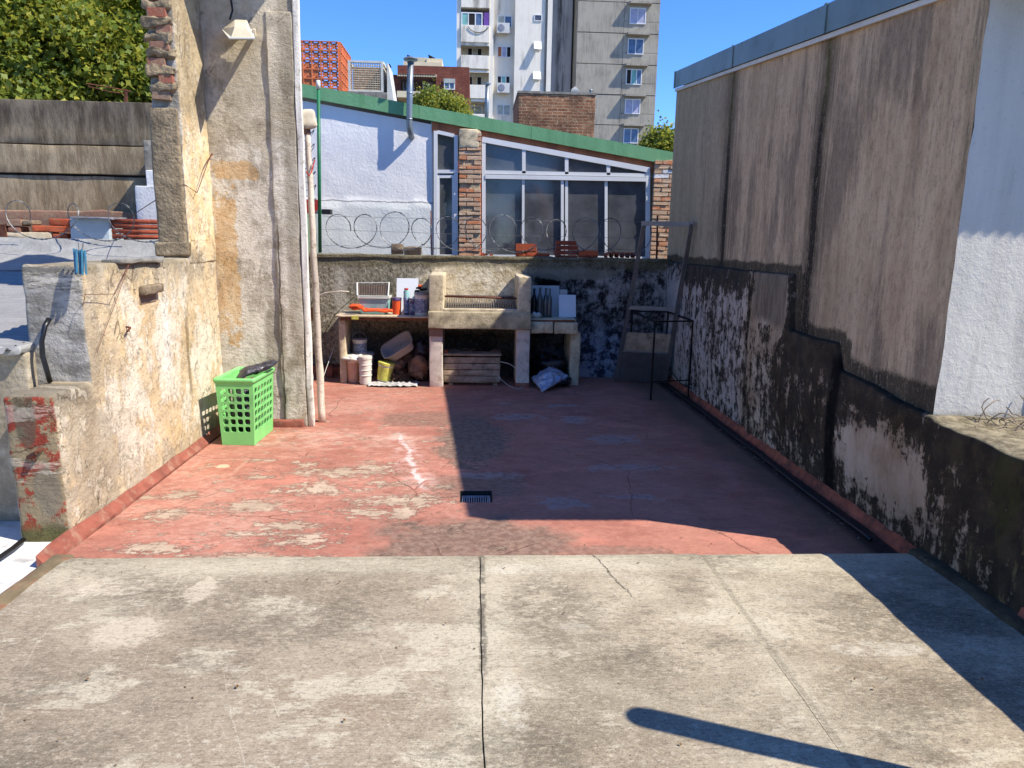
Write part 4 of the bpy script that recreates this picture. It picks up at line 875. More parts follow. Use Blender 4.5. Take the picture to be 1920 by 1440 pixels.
# hook and wire on the tall wall
b = MB(); b.tube([atx(399, 291, -2.19), atx(397, 288, -2.15), atx(392, 298, -2.13)], .006, 6); b.tube([atx(392, 298, -2.13), Vector((-2.16, 5.9, 1.98)), at(345, 345, 5.75), at(300, 370, 5.8), at(235, 412, 8), ], .0035, 5)
tag(b.build('iron_hook', M['rust'], smooth=True), 'rusty hook with a long wire on the tall wall beside the pillar', 'hook')
tag(MB().tube([Vector((-2.18, 4.75, 1.49)), Vector((-2.15, 4.45, 1.30)), at(160, 552, 4.15), at(155, 575, 4.14)], .002, 5).tube([Vector((-2.18, 4.75, 1.49)), Vector((-2.16, 4.5, 1.28)), Vector((-2.17, 4.22, .98))], .0018, 5).build('loose_wire', M['rust']), 'loose wire slung across the cream wall below the coping slab', 'wire')
# antenna-like rusty bracket above the parapet
b = MB(); b.bar(at(236, 192, 9.1), at(236, 168, 9.1), .03, .03); b.tube([at(162, 157, 9.0), at(200, 163, 9.05), at(245, 172, 9.1)], .008, 5); b.tube([at(165, 162, 9.0), at(205, 172, 9.05), at(234, 176, 9.1)], .006, 5)
tag(b.build('rusty_bracket', M['rust']), 'rusty wire bracket on top of the blackened parapet', 'bracket')

# ------------------------------------------------------------------ razor wire
def razor(name, label, pts, r=.0044, barb=.038, bs=1.6, group=None):
    b = MB(); b.tube(pts, r, 5, caps=True); acc = 0
    for i in range(len(pts)-1):
        p, q = Vector(pts[i]), Vector(pts[i+1]); d = q-p; l = d.length
        if l < 1e-6: continue
        t = barb-acc
        while t < l:
            s = p+d*(t/l); dn = d.normalized(); u = dn.orthogonal().normalized(); u = Matrix.Rotation(random.uniform(0, 6.28), 3, dn) @ u; v = dn.cross(u)
            w_ = .011*bs; h_ = .0045*bs
            b.add([s-dn*w_+u*h_, s-dn*.003, s-dn*w_-u*h_, s+dn*w_+u*h_, s+dn*.003, s+dn*w_-u*h_], [(0, 1, 4, 3), (2, 5, 4, 1)])
            t += barb
        acc = (acc+l) % barb
    return tag(b.build(name, M['wire']), label, 'razor wire', group)
def coil(xa, xb, y, zc, r, pitch, step=40, seed=0, jit=.12):
    n = int((xb-xa)/pitch*step); pts = []
    for i in range(n):
        t = i/step; rr_ = r*(1+2.4*jit*nz(t*.7, seed)+.16*nz(t*2.6, seed+4)); a = 2*math.pi*t
        pts.append(Vector((xa+pitch*t+rr_*1.05*math.cos(a), y+.10*math.sin(a*.5+seed)+.05*nz(t, seed+8), zc+rr_*math.sin(a)+.03*nz(t*.4, seed+2))))
    return pts
rw = coil(-1.72, 1.95, 8.92, 1.735, .205, .33, seed=2); razor('razor_wire', 'coil of razor wire looping along the top of the back wall', [p for p in rw if p.x < 2.25])
pts = []
for i in range(150):
    t = i/20; a = 2*math.pi*t; pts.append(Vector((-1.98+.10*math.cos(a)*(1+.3*nz(t, 3)), 8.90+.10*math.sin(a), 1.9+t*.155+.05*math.sin(a*2+1))))
razor('razor_wire', 'upright tangle of razor wire beside the green pole and thin wooden post', pts, bs=1.3)
rl = coil(at(20, 420, 7.9).x, at(330, 420, 7.9).x+.1, 7.85, at(150, 420, 7.9).z+.02, .19, .52, seed=9, jit=.2)
razor('razor_wire', 'coil of razor wire above the tin roof in front of the blackened parapet', [p for p in rl if p.x < -2.6])
b = MB()
for py0, py1 in ((407, 416), (432, 447), (462, 468)): b.tube([at(604, py0-2, 8.92), at(900, (py0+py1)/2+1, 8.9), at(1210, py1, 8.92)], .0018, 4)
tag(b.build('tension_wire', M['wire']), 'thin straight tension wires running through the razor coil on the back wall', 'wire')
# iron rods on the wall
tag(MB().tube([at(1233, 404, 8.9), at(1231, 487, 8.9)], .012, 8).build('iron_rod', M['rust'], smooth=True), 'rusty iron rod standing on the back wall before the right brick pier', 'rod')
tag(MB().tube([at(808, 395, 8.95), at(810, 480, 8.95)], .007, 8).build('iron_rod', M['rust'], smooth=True), 'thin rusty rod on the back wall beside the narrow window', 'rod')
gp = thing('green_pole', 'slim green metal pole with a white cap on the back wall', 'pole', at(600, 474, 8.7))
a = at(600, 474, 8.87); t_ = at(597, 168, 8.87)
MB().tube([a, t_], .021, 12).build('shaft', M['greenpole'], gp, smooth=True)
MB().tube([t_+Vector((0, 0, .002)), t_+Vector((0, 0, .10))], .024, 12).build('cap', M['trim'], gp, smooth=True)
# ------------------------------------------------------------------ neighbour house with the green fascia
HY = 11.0
hs = thing('white_house', 'low white house with green sloping fascia and big windows behind the back wall', 'house', (0, 11, -.5))
def hq(pts): return [(at(x, y, HY).x, at(x, y, HY).z) for x, y in pts]
def fy(px, off=0): return 157+(px-559)*130/705.5+off      # fascia top line
zb = 1.0
L_ = at(520, 300, HY).x; Rw = at(810, 300, HY).x
b = MB(); n = 50; vs = []; fs = []; m_ = 34
for i in range(n+1):
    px = 500+(811-500)*i/n
    for k in range(m_+1):
        p0 = at(px, fy(px, 30), HY); z_ = zb+(p0.z-zb)*k/m_
        low = .025 if z_ < 2.17 else 0
        vs.append((p0.x, HY-low-.012*nz(p0.x*1.5, z_*1.5)-.004*nz(p0.x*6, z_*6), z_))
for i in range(n):
    for k in range(m_): a_ = i*(m_+1)+k; fs.append((a_, a_+m_+1, a_+m_+2, a_+1))
b.add(vs, fs); b.box(Rw-.01, Rw, HY, HY+.25, zb, at(811, fy(811, 25), HY).z); b.build('white_wall', M['house'], hs, smooth=True)
def slope_prism(name, mat, px0, px1, o0, o1, y0, y1, sm=False):
    P = [at(px0, fy(px0, o1), HY), at(px1, fy(px1, o1), HY), at(px1, fy(px1, o0), HY), at(px0, fy(px0, o0), HY)]
    return MB().prism([(p.x, p.z) for p in P], 'y', y0, y1).build(name, mat, hs)
for a, e in ((500, 786), (786.6, 995), (995.6, 1300)): slope_prism('fascia_board', M['fascia'], a, e, 0, 24.5, HY-.065, HY-.035)
slope_prism('eave_soffit_board', M['wood'], 810, 1224, 24, 44, HY-.02, HY+.03)  # brown wood soffit between the fascia and the window frames
P = [at(500, fy(500, 1), HY), at(1300, fy(1300, 1), HY)]
MB().prism([(P[0].x, P[0].z-.05), (P[1].x, P[1].z-.05), (P[1].x, P[1].z), (P[0].x, P[0].z)], 'y', HY-.034, HY+6).build('roof_deck', M['tin'], hs)
MB().box(at(500, 0, HY).x, at(1300, 0, HY).x, HY+.9, HY+6, .5, at(1300, fy(1300, 30), HY).z).build('inner_room', M['dark'], hs)
def rect(px0, py0, px1, py1, Y=HY): a = at(px0, py1, Y); e = at(px1, py0, Y); return a.x, e.x, a.z, e.z
def quadbar(b, p, q, w, y0, y1):     # bar between two pixel points in the facade plane
    A, B = at(*p, HY), at(*q, HY); d = (B-A); d.y = 0; d.normalize(); nrm = Vector((-d.z, 0, d.x))*w/2
    return b.prism([((A-nrm).x, (A-nrm).z), ((B-nrm).x, (B-nrm).z), ((B+nrm).x, (B+nrm).z), ((A+nrm).x, (A+nrm).z)], 'y', y0, y1)
def pane(parent, pts, y, mat='glass'):
    P = hq(pts); return MB().prism(P, 'y', y, y+.012).build('pane', M[mat], parent)
# narrow window
wf = MB()
quadbar(wf, (817, 246), (817, 482), .055, HY-.045, HY+.03); quadbar(wf, (855, 254), (855, 482), .055, HY-.045, HY+.03)
quadbar(wf, (820.5, 248), (851.5, 255), .05, HY-.04, HY+.03); quadbar(wf, (820.5, 322), (851.5, 322), .05, HY-.04, HY+.03); quadbar(wf, (820.5, 331), (851.5, 331), .045, HY-.03, HY+.03)
quadbar(wf, (822.5, 334), (822.5, 480), .03, HY-.03, HY+.03); quadbar(wf, (849.5, 334), (849.5, 480), .03, HY-.03, HY+.03); quadbar(wf, (820, 480), (852, 480), .045, HY-.035, HY+.03)
nw = wf.build('window', M['pvc'], hs); pane(nw, [(819, 250), (853, 257), (853, 320), (819, 320)], HY); pane(nw, [(822, 333), (851, 333), (851, 480), (822, 480)], HY)
# large window wall
def tl(px): return 262+(px-904)*(319.5-262)/313      # top rail line
wf = MB()
quadbar(wf, (904, tl(904)), (1217, tl(1217)), .075, HY-.05, HY+.03)
quadbar(wf, (907, 265), (907, 484), .055, HY-.045, HY+.03); quadbar(wf, (1214, 322), (1214, 486), .06, HY-.045, HY+.03)
quadbar(wf, (910, 323), (1211, 329), .05, HY-.04, HY+.03); quadbar(wf, (910, 331.5), (1211, 337), .06, HY-.055, HY+.03); quadbar(wf, (910, 481), (1211, 485), .06, HY-.045, HY+.03)
for px in (982, 1062, 1140): quadbar(wf, (px, tl(px)+3), (px, 324+(px-910)*.02), .052, HY-.04, HY+.03)
quadbar(wf, (981, 336), (980.5, 482), .036, HY-.03, HY+.03); quadbar(wf, (1054, 337), (1054, 482), .042, HY-.035, HY+.03); quadbar(wf, (1062, 337), (1062, 482), .042, HY-.025, HY+.03); quadbar(wf, (1136, 337), (1136, 484), .042, HY-.03, HY+.03)
ww = wf.build('window', M['pvc'], hs)
for a, e in ((907, 982), (982, 1062), (1062, 1140), (1140, 1212)):
    pane(ww, [(a+1, tl(a)+2), (e-1, tl(e)+2), (e-1, 327), (a+1, 325)], HY+.005)
    pane(ww, [(a+1, 334), (e-1, 336), (e-1, 484), (a+1, 482)], HY+.008+.004*(a % 2))
MB().tube([at(900, 262, HY-.05), at(900.5, 484, HY-.05)], .012, 8).build('downpipe', M['newbrick'], hs)
# brick piers, brick by brick
def pier(px0, px1, pytop, seed, white=()):
    x0 = at(px0, 400, HY).x; x1 = at(px1, 400, HY).x; z0 = 1.36; z1 = at((px0+px1)/2, pytop, HY).z
    MB().rough(x0+.012, x1-.012, HY-.065, HY+.2, 1.0, z1, seg=.05, amp=.010, r=.012, fr=8, seed=seed).build('mortar', M['mortar'], hs, smooth=True)
    z = z0; k = 0; w_ = x1-x0; rnd = random.Random(seed)
    while z < z1-.05:
        cuts = [0, .66, 1] if k % 2 else [0, .34, 1]
        if w_ < .33: cuts = [0, .72, 1] if k % 2 else [0, .28, 1]
        for a, e in zip(cuts[:-1], cuts[1:]):
            if rnd.random() < .07: continue
            xa_ = x0+w_*a+.006; xb_ = x0+w_*e-.006
            o = shared('brick', bm_[rnd.randrange(4)], hs, ((xa_+xb_)/2-hs.location.x, HY-.03+rnd.uniform(-.012, .010)-HY, z+.03-hs.location.z), (0, rnd.uniform(-.03, .03), rnd.uniform(-.02, .02)), (xb_-xa_, .11, rnd.uniform(.042, .054)))
            o.material_slots[0].link = 'OBJECT'; o.material_slots[0].material = M['chalk'] if (z > z1-.32 and rnd.random() < .45 and seed == 8) else M['brick']
        z += .0655; k += 1
pier(860, 902, 243, 7); pier(1220, 1263, 300, 8)
MB().rough(at(860, 0, HY).x+.01, at(902, 0, HY).x-.02, HY-.095, HY-.03, at(880, 280, HY).z, at(880, 243, HY).z, seg=.04, amp=.012, r=.02, fr=9, seed=4).build('render_patch', M['hearth'], hs, smooth=True)
# flue pipes
fp = thing('flue_pipe', 'galvanised stove pipe with a cap bent into the white house wall', 'flue pipe', at(770, 256, 10.9))
pts = [at(772, 257, 11.0), at(771, 254, 10.94), at(768.5, 246, 10.87), at(767.5, 236, 10.85), at(768, 180, 10.85), at(770, 116, 10.85)]
MB().tube(pts, .043, 16).build('pipe', M['galv'], fp, smooth=True)
for k, (px, py) in enumerate(((767.6, 225), (768.2, 176))): p = at(px, py, 10.85); MB().tube([p, p+Vector((0, 0, .02))], .046, 16).build('joint_ring', M['galv'], fp, smooth=True)
p = at(770, 112, 10.85); b = MB(); b.lathe([(.0, .05), (.09, .02), (.105, .005), (.1, 0), (.0, .0)][::-1], p, 16); [b.bar(p+Vector((dx, 0, -.05)), p+Vector((dx*1.4, 0, .006)), .006) for dx in (-.04, .04)]
b.build('cap', M['galv'], fp)
fp2 = thing('flue_pipe', 'dull steel flue with a flat cap above the green fascia, in front of the tower', 'flue pipe', at(913, 222, 12.2))
MB().tube([at(912, 235, 12.2), at(914, 160, 12.2)], .034, 14).build('pipe', M['galv'], fp2, smooth=True); p = at(914, 158, 12.2)
MB().tube([p, p+Vector((0, 0, .015))], .055, 14).build('cap', M['galv'], fp2)
# red bracket and black lamp box by the green pole
tag(MB().rough(*rect(565, 375, 600, 400, 9.6)[:2], 9.55, 9.63, *rect(565, 375, 600, 400, 9.6)[2:], seg=.05, amp=.006, r=.01).build('red_bracket', M['redbox']), 'small red metal box behind the thin wooden post', 'box')
x0, x1, z0, z1 = rect(606, 393, 622, 402, 8.95); lb = thing('lamp_box', 'small black lamp box sticking out beside the green pole', 'lamp', ((x0+x1)/2, 8.95, z0))
MB().box(x0, x1, 8.87, 9.0, z0, z1).build('body', M['blackp'], lb); MB().box(x0-.07, x0, 8.9, 8.95, z0+.01, z1-.015).build('arm', M['trim'], lb)

# ------------------------------------------------------------------ far things behind the house
def R_(px0, py0, px1, py1, Y): a = at(px0, py1, Y); e = at(px1, py0, Y); return a.x, e.x, a.z, e.z
# lattice block house
lt = thing('lattice_block', 'orange openwork clay lattice block standing above the green fascia', 'lattice block', at(600, 170, 22))
tile = MB(); T = .25; h = T/2-.002
for s_ in (-1, 1):
    tile.box(-h, h, -.035, .035, s_*h-.016 if s_ > 0 else -h, h if s_ > 0 else -h+.016).box(s_*h-.016 if s_ > 0 else -h, h if s_ > 0 else -h+.016, -.034, .034, -h+.016, h-.016)
tile.bar((-h+.015, .0, -h+.015), (h-.015, 0, h-.015), .05, .014, upv=(0, 1, 0)); tile.bar((-h+.015, .004, h-.015), (h-.015, .004, -h+.015), .05, .014, upv=(0, 1, 0))
for s_ in (-1, 1):
    tile.bar((s_*.062, -.002, 0), (0, -.002, .062), .05, .012, upv=(0, 1, 0)); tile.bar((s_*.062, -.002, 0), (0, -.002, -.062), .05, .012, upv=(0, 1, 0))
    tile.bar((s_*.062, .002, 0), (s_*h*.9, .002, 0), .045, .012, upv=(0, 1, 0))
tm = tile.build('tile_mesh', M['lattice']); tmd = tm.data; bpy.data.objects.remove(tm)
p = at(634, 78, 22)
for i in range(-8, 0):
    for k in range(9): shared('lattice_tile', tmd, lt, Vector((p.x+(i+.5)*T, 22, p.z-(k+.5)*T))-lt.location)
for j in range(7):
    for k in range(9): shared('lattice_tile', tmd, lt, Vector((p.x+.035, 22+(j+.5)*T, p.z-(k+.5)*T))-lt.location, (0, 0, math.pi/2))
MB().box(p.x-8*T, p.x+.07, 21.98, 23.8, p.z-9*T-.4, p.z-9*T-.005).build('base_slab', M['lattice'], lt)
MB().box(p.x-8*T, p.x-.9, 23.5, 23.6, p.z-9*T, p.z-.3).build('inner_wall', M['redbrick'], lt)
# caged condenser
cg = thing('cage', 'white framed wire cage on a grey concrete base beside the orange lattice', 'cage', at(690, 185, 20))
x0, x1, z0, z1 = R_(656, 115, 716, 172, 20); b = MB()
for x_ in (x0, x1): b.box(x_-.03, x_+.03, 19.97, 20.03, z0, z1)
b.box(x0+.03, x1-.03, 19.97, 20.03, z1-.05, z1).box(x0+.03, x1-.03, 19.97, 20.03, z0, z0+.04).box(x1-.02, x1+.05, 20.03, 20.9, z1-.06, z1).box(x1, x1+.05, 20.85, 20.9, z0, z1-.06).box(x0-.03, x0+.02, 20.03, 20.9, z1-.06, z1).box(x0-.03, x1, 20.9, 20.94, z0, z1)
b.build('frame', M['trim'], cg); b = MB()
for k in range(1, 14): x_ = x0+(x1-x0)*k/14; b.box(x_-.012, x_+.012, 19.99, 20.0, z0+.04, z1-.05)
for k in range(1, 14): z_ = z0+(z1-z0)*k/14; b.box(x0+.03, x1-.03, 19.98, 19.988, z_-.010, z_+.010)
b.build('grille', M['board'], cg)
for k in range(10): z_ = z0+.06+(z1-z0-.2)*k/9.5; MB().box(x1+.01, x1+.04, 20.04, 20.84, z_, z_+.05).build('louvre', M['trim'], cg)
MB().box(x0+.04, x1-.04, 20.3, 20.8, z0+.02, z1-.08).build('inner_box', M['sack'], cg)
MB().box(x0-.25, x1+.13, 19.9, 21.2, z0-1.2, z0-.005).build('base', M['greyblock'], cg)
MB().hexa([(x1+.131, 19.95, z0-1.2), (x1+.45, 19.95, z0-1.2), (x1+.45, 21, z0-1.2), (x1+.131, 21, z0-1.2), (x1+.131, 19.95, z1-.05), (x1+.16, 19.95, z1-.05), (x1+.16, 21, z1-.05), (x1+.131, 21, z1-.05)]).build('brace', M['trim'], cg)
p = at(727, 126, 20.6); sl = thing('floodlight', 'small dark floodlight on a short pole beside the white cage', 'floodlight', p)
MB().tube([at(724, 140, 20.6), at(724.5, 128, 20.6)], .012, 6).build('pole', M['blackm'], sl); MB().box(-.09, .09, -.05, .05, -.04, .04, Matrix.Translation(p) @ Matrix.Rotation(-.5, 4, 'Y')).build('head', M['blackm'], sl)

# brick apartment block
BY = 45
bb = thing('brick_apartments', 'red brick apartment block with a dark balcony left of the white tower', 'building', at(790, 215, BY))
x0, x1, z0, z1 = R_(747, 126, 880, 260, BY); xl, _, _, zl = R_(715, 136, 747, 260, BY)
bx0, bx1, bz0, bz1 = R_(749, 146, 817, 173.5, BY)
b = MB(); b.box(x0, x1, BY, BY+8, bz1, z1).box(bx1, x1, BY, BY+8, 2, bz1-.001).box(xl, bx0-.001, BY+.6, BY+8, 2, zl).box(x0, bx1, BY+1.4, BY+8, 2, bz1)
b.build('wall', M['redbrick'], bb)
MB().box(bx0-.1, bx1+.05, BY-.5, BY+1.4, bz0-.35, bz0).build('balcony_slab', M['cream'], bb); MB().box(bx0-.1, bx1+.05, BY-.1, BY-.02, bz1+.02, bz1+.16).build('lintel', M['cream'], bb)
b = MB(); b.box(bx0-.05, bx1, BY-.45, BY-.42, bz0+.9, bz0+.95); [b.box(bx0+(bx1-bx0)*k/22, bx0+(bx1-bx0)*k/22+.03, BY-.44, BY-.42, bz0, bz0+.9) for k in range(23)]; b.build('railing', M['blackm'], bb)
def window(parent, px0, py0, px1, py1, Y, mull=1, gm='glassb', cur=None, fr=.06, rev=0.1):
    x0, x1, z0, z1 = R_(px0, py0, px1, py1, Y); b = MB()
    b.box(x0, x0+fr, Y-.04, Y+.05, z0, z1).box(x1-fr, x1, Y-.04, Y+.05, z0, z1).box(x0+fr, x1-fr, Y-.04, Y+.05, z1-fr, z1).box(x0+fr, x1-fr, Y-.04, Y+.05, z0, z0+fr)
    for k in range(mull): xm = x0+(x1-x0)*(k+1)/(mull+1); b.box(xm-fr/2, xm+fr/2, Y-.035, Y+.05, z0+fr, z1-fr)
    o = b.build('window', M['pvc'], parent)
    cuts = [x0+(x1-x0)*k/(mull+1) for k in range(mull+2)]
    for k in range(mull+1):
        a, e = cuts[k]+fr*.6, cuts[k+1]-fr*.6
        MB().box(a, e, Y-.005, Y+.02, z0+fr*.9, z1-fr*.9).build('pane', M[gm if not cur or cur[k] is None else cur[k]], o)
    return o
window(bb, 756, 151, 777, 173.5, BY+1.36, 2); window(bb, 792, 154, 812, 173.5, BY+1.36, 1, fr=.1); w_ = window(bb, 832.5, 150, 853, 168, BY-.05, 1); x0_, x1_, z0_, z1_ = R_(832, 148.5, 853.5, 156, BY)
MB().box(x0_, x1_, BY-.12, BY-.05, z0_, z1_).build('shutter', M['curtg'], w_); window(bb, 833, 184, 853, 200, BY-.05, 1); window(bb, 757, 188, 782, 198, BY+1.36, 2)
x0, x1, z0, z1 = R_(758, 108, 800, 126, BY+3); MB().box(x0, x1, BY+3, BY+6, z0-.6, z1).build('penthouse', M['cream'], bb)
x0, x1, z0, z1 = R_(800, 110, 829, 127, BY+2.4); MB().box(x0, x1, BY+2.4, BY+5, z0-.3, z1).build('penthouse', M['cream'], bb); MB().box(at(757,126,BY+2.4).x, x1, BY+2.2, BY+2.4, z0-.3, z0+.28).build('roof_rail', M['cream'], bb)
for a, e, t, g in ((763, 782, 104.5, 110), (803, 816, 104, 110)):
    x0, x1, z0, z1 = R_(a, t, e, g, BY+2.6); MB().hexa([(x0, BY+2.6, z0+.18), (x1, BY+2.6, z0), (x1, BY+4, z0), (x0, BY+4, z0+.18), (x0, BY+2.6, z1+.05), (x1, BY+2.6, z0+.05), (x1, BY+4, z0+.05), (x0, BY+4, z1+.05)]).build('solar_panel', M['dark'], bb)
# chimney block in old brick
cb = thing('brick_chimney_block', 'square block of old rough brickwork in front of the tower', 'brick block', at(1045, 250, 19))
x0, x1, z0, z1 = R_(970.5, 177, 1117, 262, 19); MB().rough(x0, x1, 19, 21.4, z0-1, z1, seg=.16, amp=.02, r=.02, fr=4, seed=3).build('brickwork', M['farbrick'], cb, smooth=True)
MB().box(x0-.02, x1+.02, 18.98, 21.4, z1-.02, z1+.035).build('coping', M['greyblock'], cb)
x0, x1, z0, z1 = R_(1071, 166, 1083, 176, 19.6); b = MB(); b.box(x0, x1, 19.5, 19.7, z0, z1-.05).prism([(x0-.02, z1-.05), (x1+.02, z1-.05), ((x0+x1)/2, z1+.03)], 'y', 19.48, 19.72).box(x0-.015, x1+.015, 19.485, 19.5, z0+.06, z0+.09); b.build('white_vent', M['trim'], cb)
x0, x1, z0, z1 = R_(1104, 168.5, 1111, 176, 19.6); MB().tube([((x0+x1)/2, 19.6, z0), ((x0+x1)/2, 19.6, z1-.03)], .035, 10).tube([((x0+x1)/2, 19.6, z1-.03), ((x0+x1)/2, 19.6, z1)], .05, 10).build('grey_vent', M['galv'], cb, smooth=True)
# white tower
TY = 65
tw_ = thing('tower_block', 'white balcony apartment tower with bare grey concrete right half', 'building', at(1040, 275, TY))
def U(u): return 850+u/4.923
def Vv(v): return v/4.923
ZB, ZT = 2, 31
X = lambda u: at(U(u), 140, TY).x
Zv = lambda u, v, Y=TY: at(U(u), Vv(v), Y).z
b = MB(); b.box(X(30), X(69), TY-.1, TY+10, ZB, ZT); b.build('pier', M['tower'], tw_)
MB().box(X(328), X(366), TY-.1, TY+10, ZB, ZT).build('pier', M['tower'], tw_)
MB().box(X(69), X(328), TY+1.5, TY+10, ZB, ZT).build('balcony_back', M['tower'], tw_)
MB().box(X(366), X(560), TY+.45, TY+10, ZB, ZT).build('window_bay', M['tower'], tw_)
MB().box(X(560), X(852), TY-.25, TY+10, ZB, ZT).build('stair_wall', M['tower'], tw_)
MB().box(X(853), X(896), TY-.45, TY+10, ZB, ZT).build('white_rib', M['tower'], tw_)
MB().box(X(897), X(1122), TY+1.6, TY+10, ZB, ZT).build('recess', M['towerc'], tw_)
MB().box(X(1104), X(1120), TY+1.45, TY+1.6, ZB, ZT).build('downpipe', M['dark'], tw_)
MB().tube([(X(843), TY-.33, ZB), (X(843), TY-.33, ZT)], .08, 8).build('downpipe', M['greyblock'], tw_)
MB().box(X(1125), X(1860), TY-.55, TY+9, ZB, ZT).build('grey_core', M['dark'], tw_)
js_ = [-240, 40, 325, 610, 888, 1165, 1440, 1720]
for i in range(len(js_)-1):
    zt_, zb_ = Zv(1500, js_[i]), Zv(1500, js_[i+1]); jit = (.0, .02, .01, .03, .0, .015, .01)[i]
    sub = (js_[i]*.39+js_[i+1]*.61); zs = Zv(1500, sub)
    # left wide panel, right panel with window recess left to the window itself
    MB().box(X(1123), X(1540), TY-.62-jit, TY-.55, zb_+.03, zt_-.03).build('panel', M['towerg'], tw_)
    MB().box(X(1543), X(1862), TY-.62, TY-.55, zs+.015, zt_-.03).build('panel', M['towerg'], tw_)
    MB().box(X(1543), X(1862), TY-.63, TY-.55, zb_+.03, zs-.015).build('panel', M['towerg'], tw_)
MB().box(X(1122)-.03, X(1123)+.01, TY-.6, TY+1.6, ZB, ZT).build('flank', M['towerg'], tw_)
for (u0, v0, u1, v1, cur) in ((1625, 75, 1780, 220, ('curt', 'curt')), (1606, 358, 1760, 500, (None, None)), (1590, 640, 1742, 780, ('dark', 'teal', 'glassb')), (1580, 916, 1728, 1050, ('curt', 'curt')), (1566, 1186, 1710, 1322, (None, None))):
    o = window(tw_, U(u0), Vv(v0), U(u1), Vv(v1), TY-.66, len(cur)-1, cur=cur, fr=.07)
    a = at(U(u0-28), Vv(v0-8), TY); e = at(U(u1+34), Vv(v0-26), TY)
    MB().hexa([(a.x+.1, TY-1.2, a.z), (e.x-.1, TY-1.2, a.z), (e.x, TY-.64, a.z), (a.x, TY-.64, a.z), (a.x+.1, TY-1.2, e.z-.05), (e.x-.1, TY-1.2, e.z-.05), (e.x, TY-.64, e.z), (a.x, TY-.64, e.z)]).build('hood', M['towerg'], tw_)
for (v0, v1) in ((-330, -160), (-50, 80), (240, 398), (518, 640), (788, 912), (1056, 1200)):
    MB().rough(X(69), X(328), TY-.25, TY-.1, Zv(200, v1), Zv(200, v0), seg=1, amp=.01, r=.03).build('balcony_parapet', M['tower'], tw_)
    MB().box(X(69), X(328), TY-.09, TY+1.49, Zv(200, v1)-.02, Zv(200, v1)+.12).build('balcony_slab', M['tower'], tw_)
for v0 in (652, 920): MB().box(X(69), X(328), TY-.16, TY-.09, Zv(200, v0+20), Zv(200, v0)).build('beam', M['tower'], tw_)
for (v0, v1) in ((-60, 70), (395, 424)): MB().box(X(69), X(328), TY-.12, TY-.09, Zv(200, v1), Zv(200, v1)+.25).build('beam', M['tower'], tw_)
window(tw_, U(72), Vv(118), U(270), Vv(240), TY-.12, 2, cur=('teal', 'dark', 'glassb'), fr=.09); x0, x1, z0, z1 = R_(U(281), Vv(122), U(328), Vv(243), TY); MB().box(x0, x1, TY-.14, TY-.1, z0, z1).build('curtain', M['purplec'], tw_)
window(tw_, U(130), Vv(445), U(266), Vv(513), TY+1.42, 2, cur=('dark', 'curtg', 'dark'), fr=.06); window(tw_, U(132), Vv(708), U(262), Vv(787), TY+1.42, 2, cur=('dark', 'board', 'dark'), fr=.05); window(tw_, U(130), Vv(975), U(266), Vv(1056), TY+1.42, 1, cur=('curt', 'curtg'), fr=.07)
for (u0, v0, u1, v1, cur) in ((406, 146, 542, 256, ('curtg', 'glassb')), (404, 428, 536, 530, ('wood', 'curt', 'dark')), (402, 700, 526, 800, ('dark', 'teal', 'dark')), (400, 966, 526, 1064, ('curtg', 'curtg'))):
    window(tw_, U(u0), Vv(v0), U(u1), Vv(v1), TY+.40, len(cur)-1, cur=cur, fr=.07)
for (u0, v0, u1, v1) in ((745, 136, 818, 195), (742, 415, 806, 460), (734, 682, 800, 735)):
    o = window(tw_, U(u0), Vv(v0), U(u1), Vv(v1), TY-.27, 0, 'glass', fr=.06)
    if v0 > 200: a = at(U(u0-4), Vv(v1+12), TY); e = at(U(u1+4), Vv(v1-30), TY); MB().hexa([(a.x, TY-.75, a.z), (e.x, TY-.75, a.z), (e.x, TY-.7, a.z), (a.x, TY-.7, a.z), (a.x, TY-.34, e.z+.3), (e.x, TY-.34, e.z+.3), (e.x, TY-.29, e.z+.3), (a.x, TY-.29, e.z+.3)]).build('flap', M['pvc'], o)
for u_, lab, v_ in ((402, 'air conditioner under the topmost window of the white tower bay', 252), (404, 'air conditioner under the third window down of the white tower bay', 802)):
    a = at(U(u_), Vv(v_+56), TY); ac = thing('air_conditioner', lab, 'air conditioner', (a.x, TY+.2, a.z), 'air conditioners on the white tower')
    MB().box(a.x, a.x+1.05, TY-.25, TY+.2, a.z, a.z+.78).build('body', M['acw'], ac)
    MB().lathe([(0, 0), (.27, 0), (.29, .02), (.25, .03), (0, .03)], (a.x+.36, TY-.25, a.z+.39), 16, Matrix.Rotation(math.pi/2, 3, 'X')).build('fan_guard', M['greybl'], ac)
    b = MB(); b.bar((a.x+.1, TY+.45, a.z-.02), (a.x+.1, TY-.25, a.z-.02), .05); b.bar((a.x+.9, TY+.45, a.z-.02), (a.x+.9, TY-.25, a.z-.02), .05); b.build('bracket', M['acw'], ac)
pts = [at(U(u), Vv(v), TY-.3) for u, v in ((135, 245), (160, 275), (200, 298), (250, 300), (290, 285), (325, 250))]
tag(MB().tube(pts, .03, 5).build('loose_cable', M['blackm']), 'black cable drooping over the topmost balcony of the white tower', 'cable')

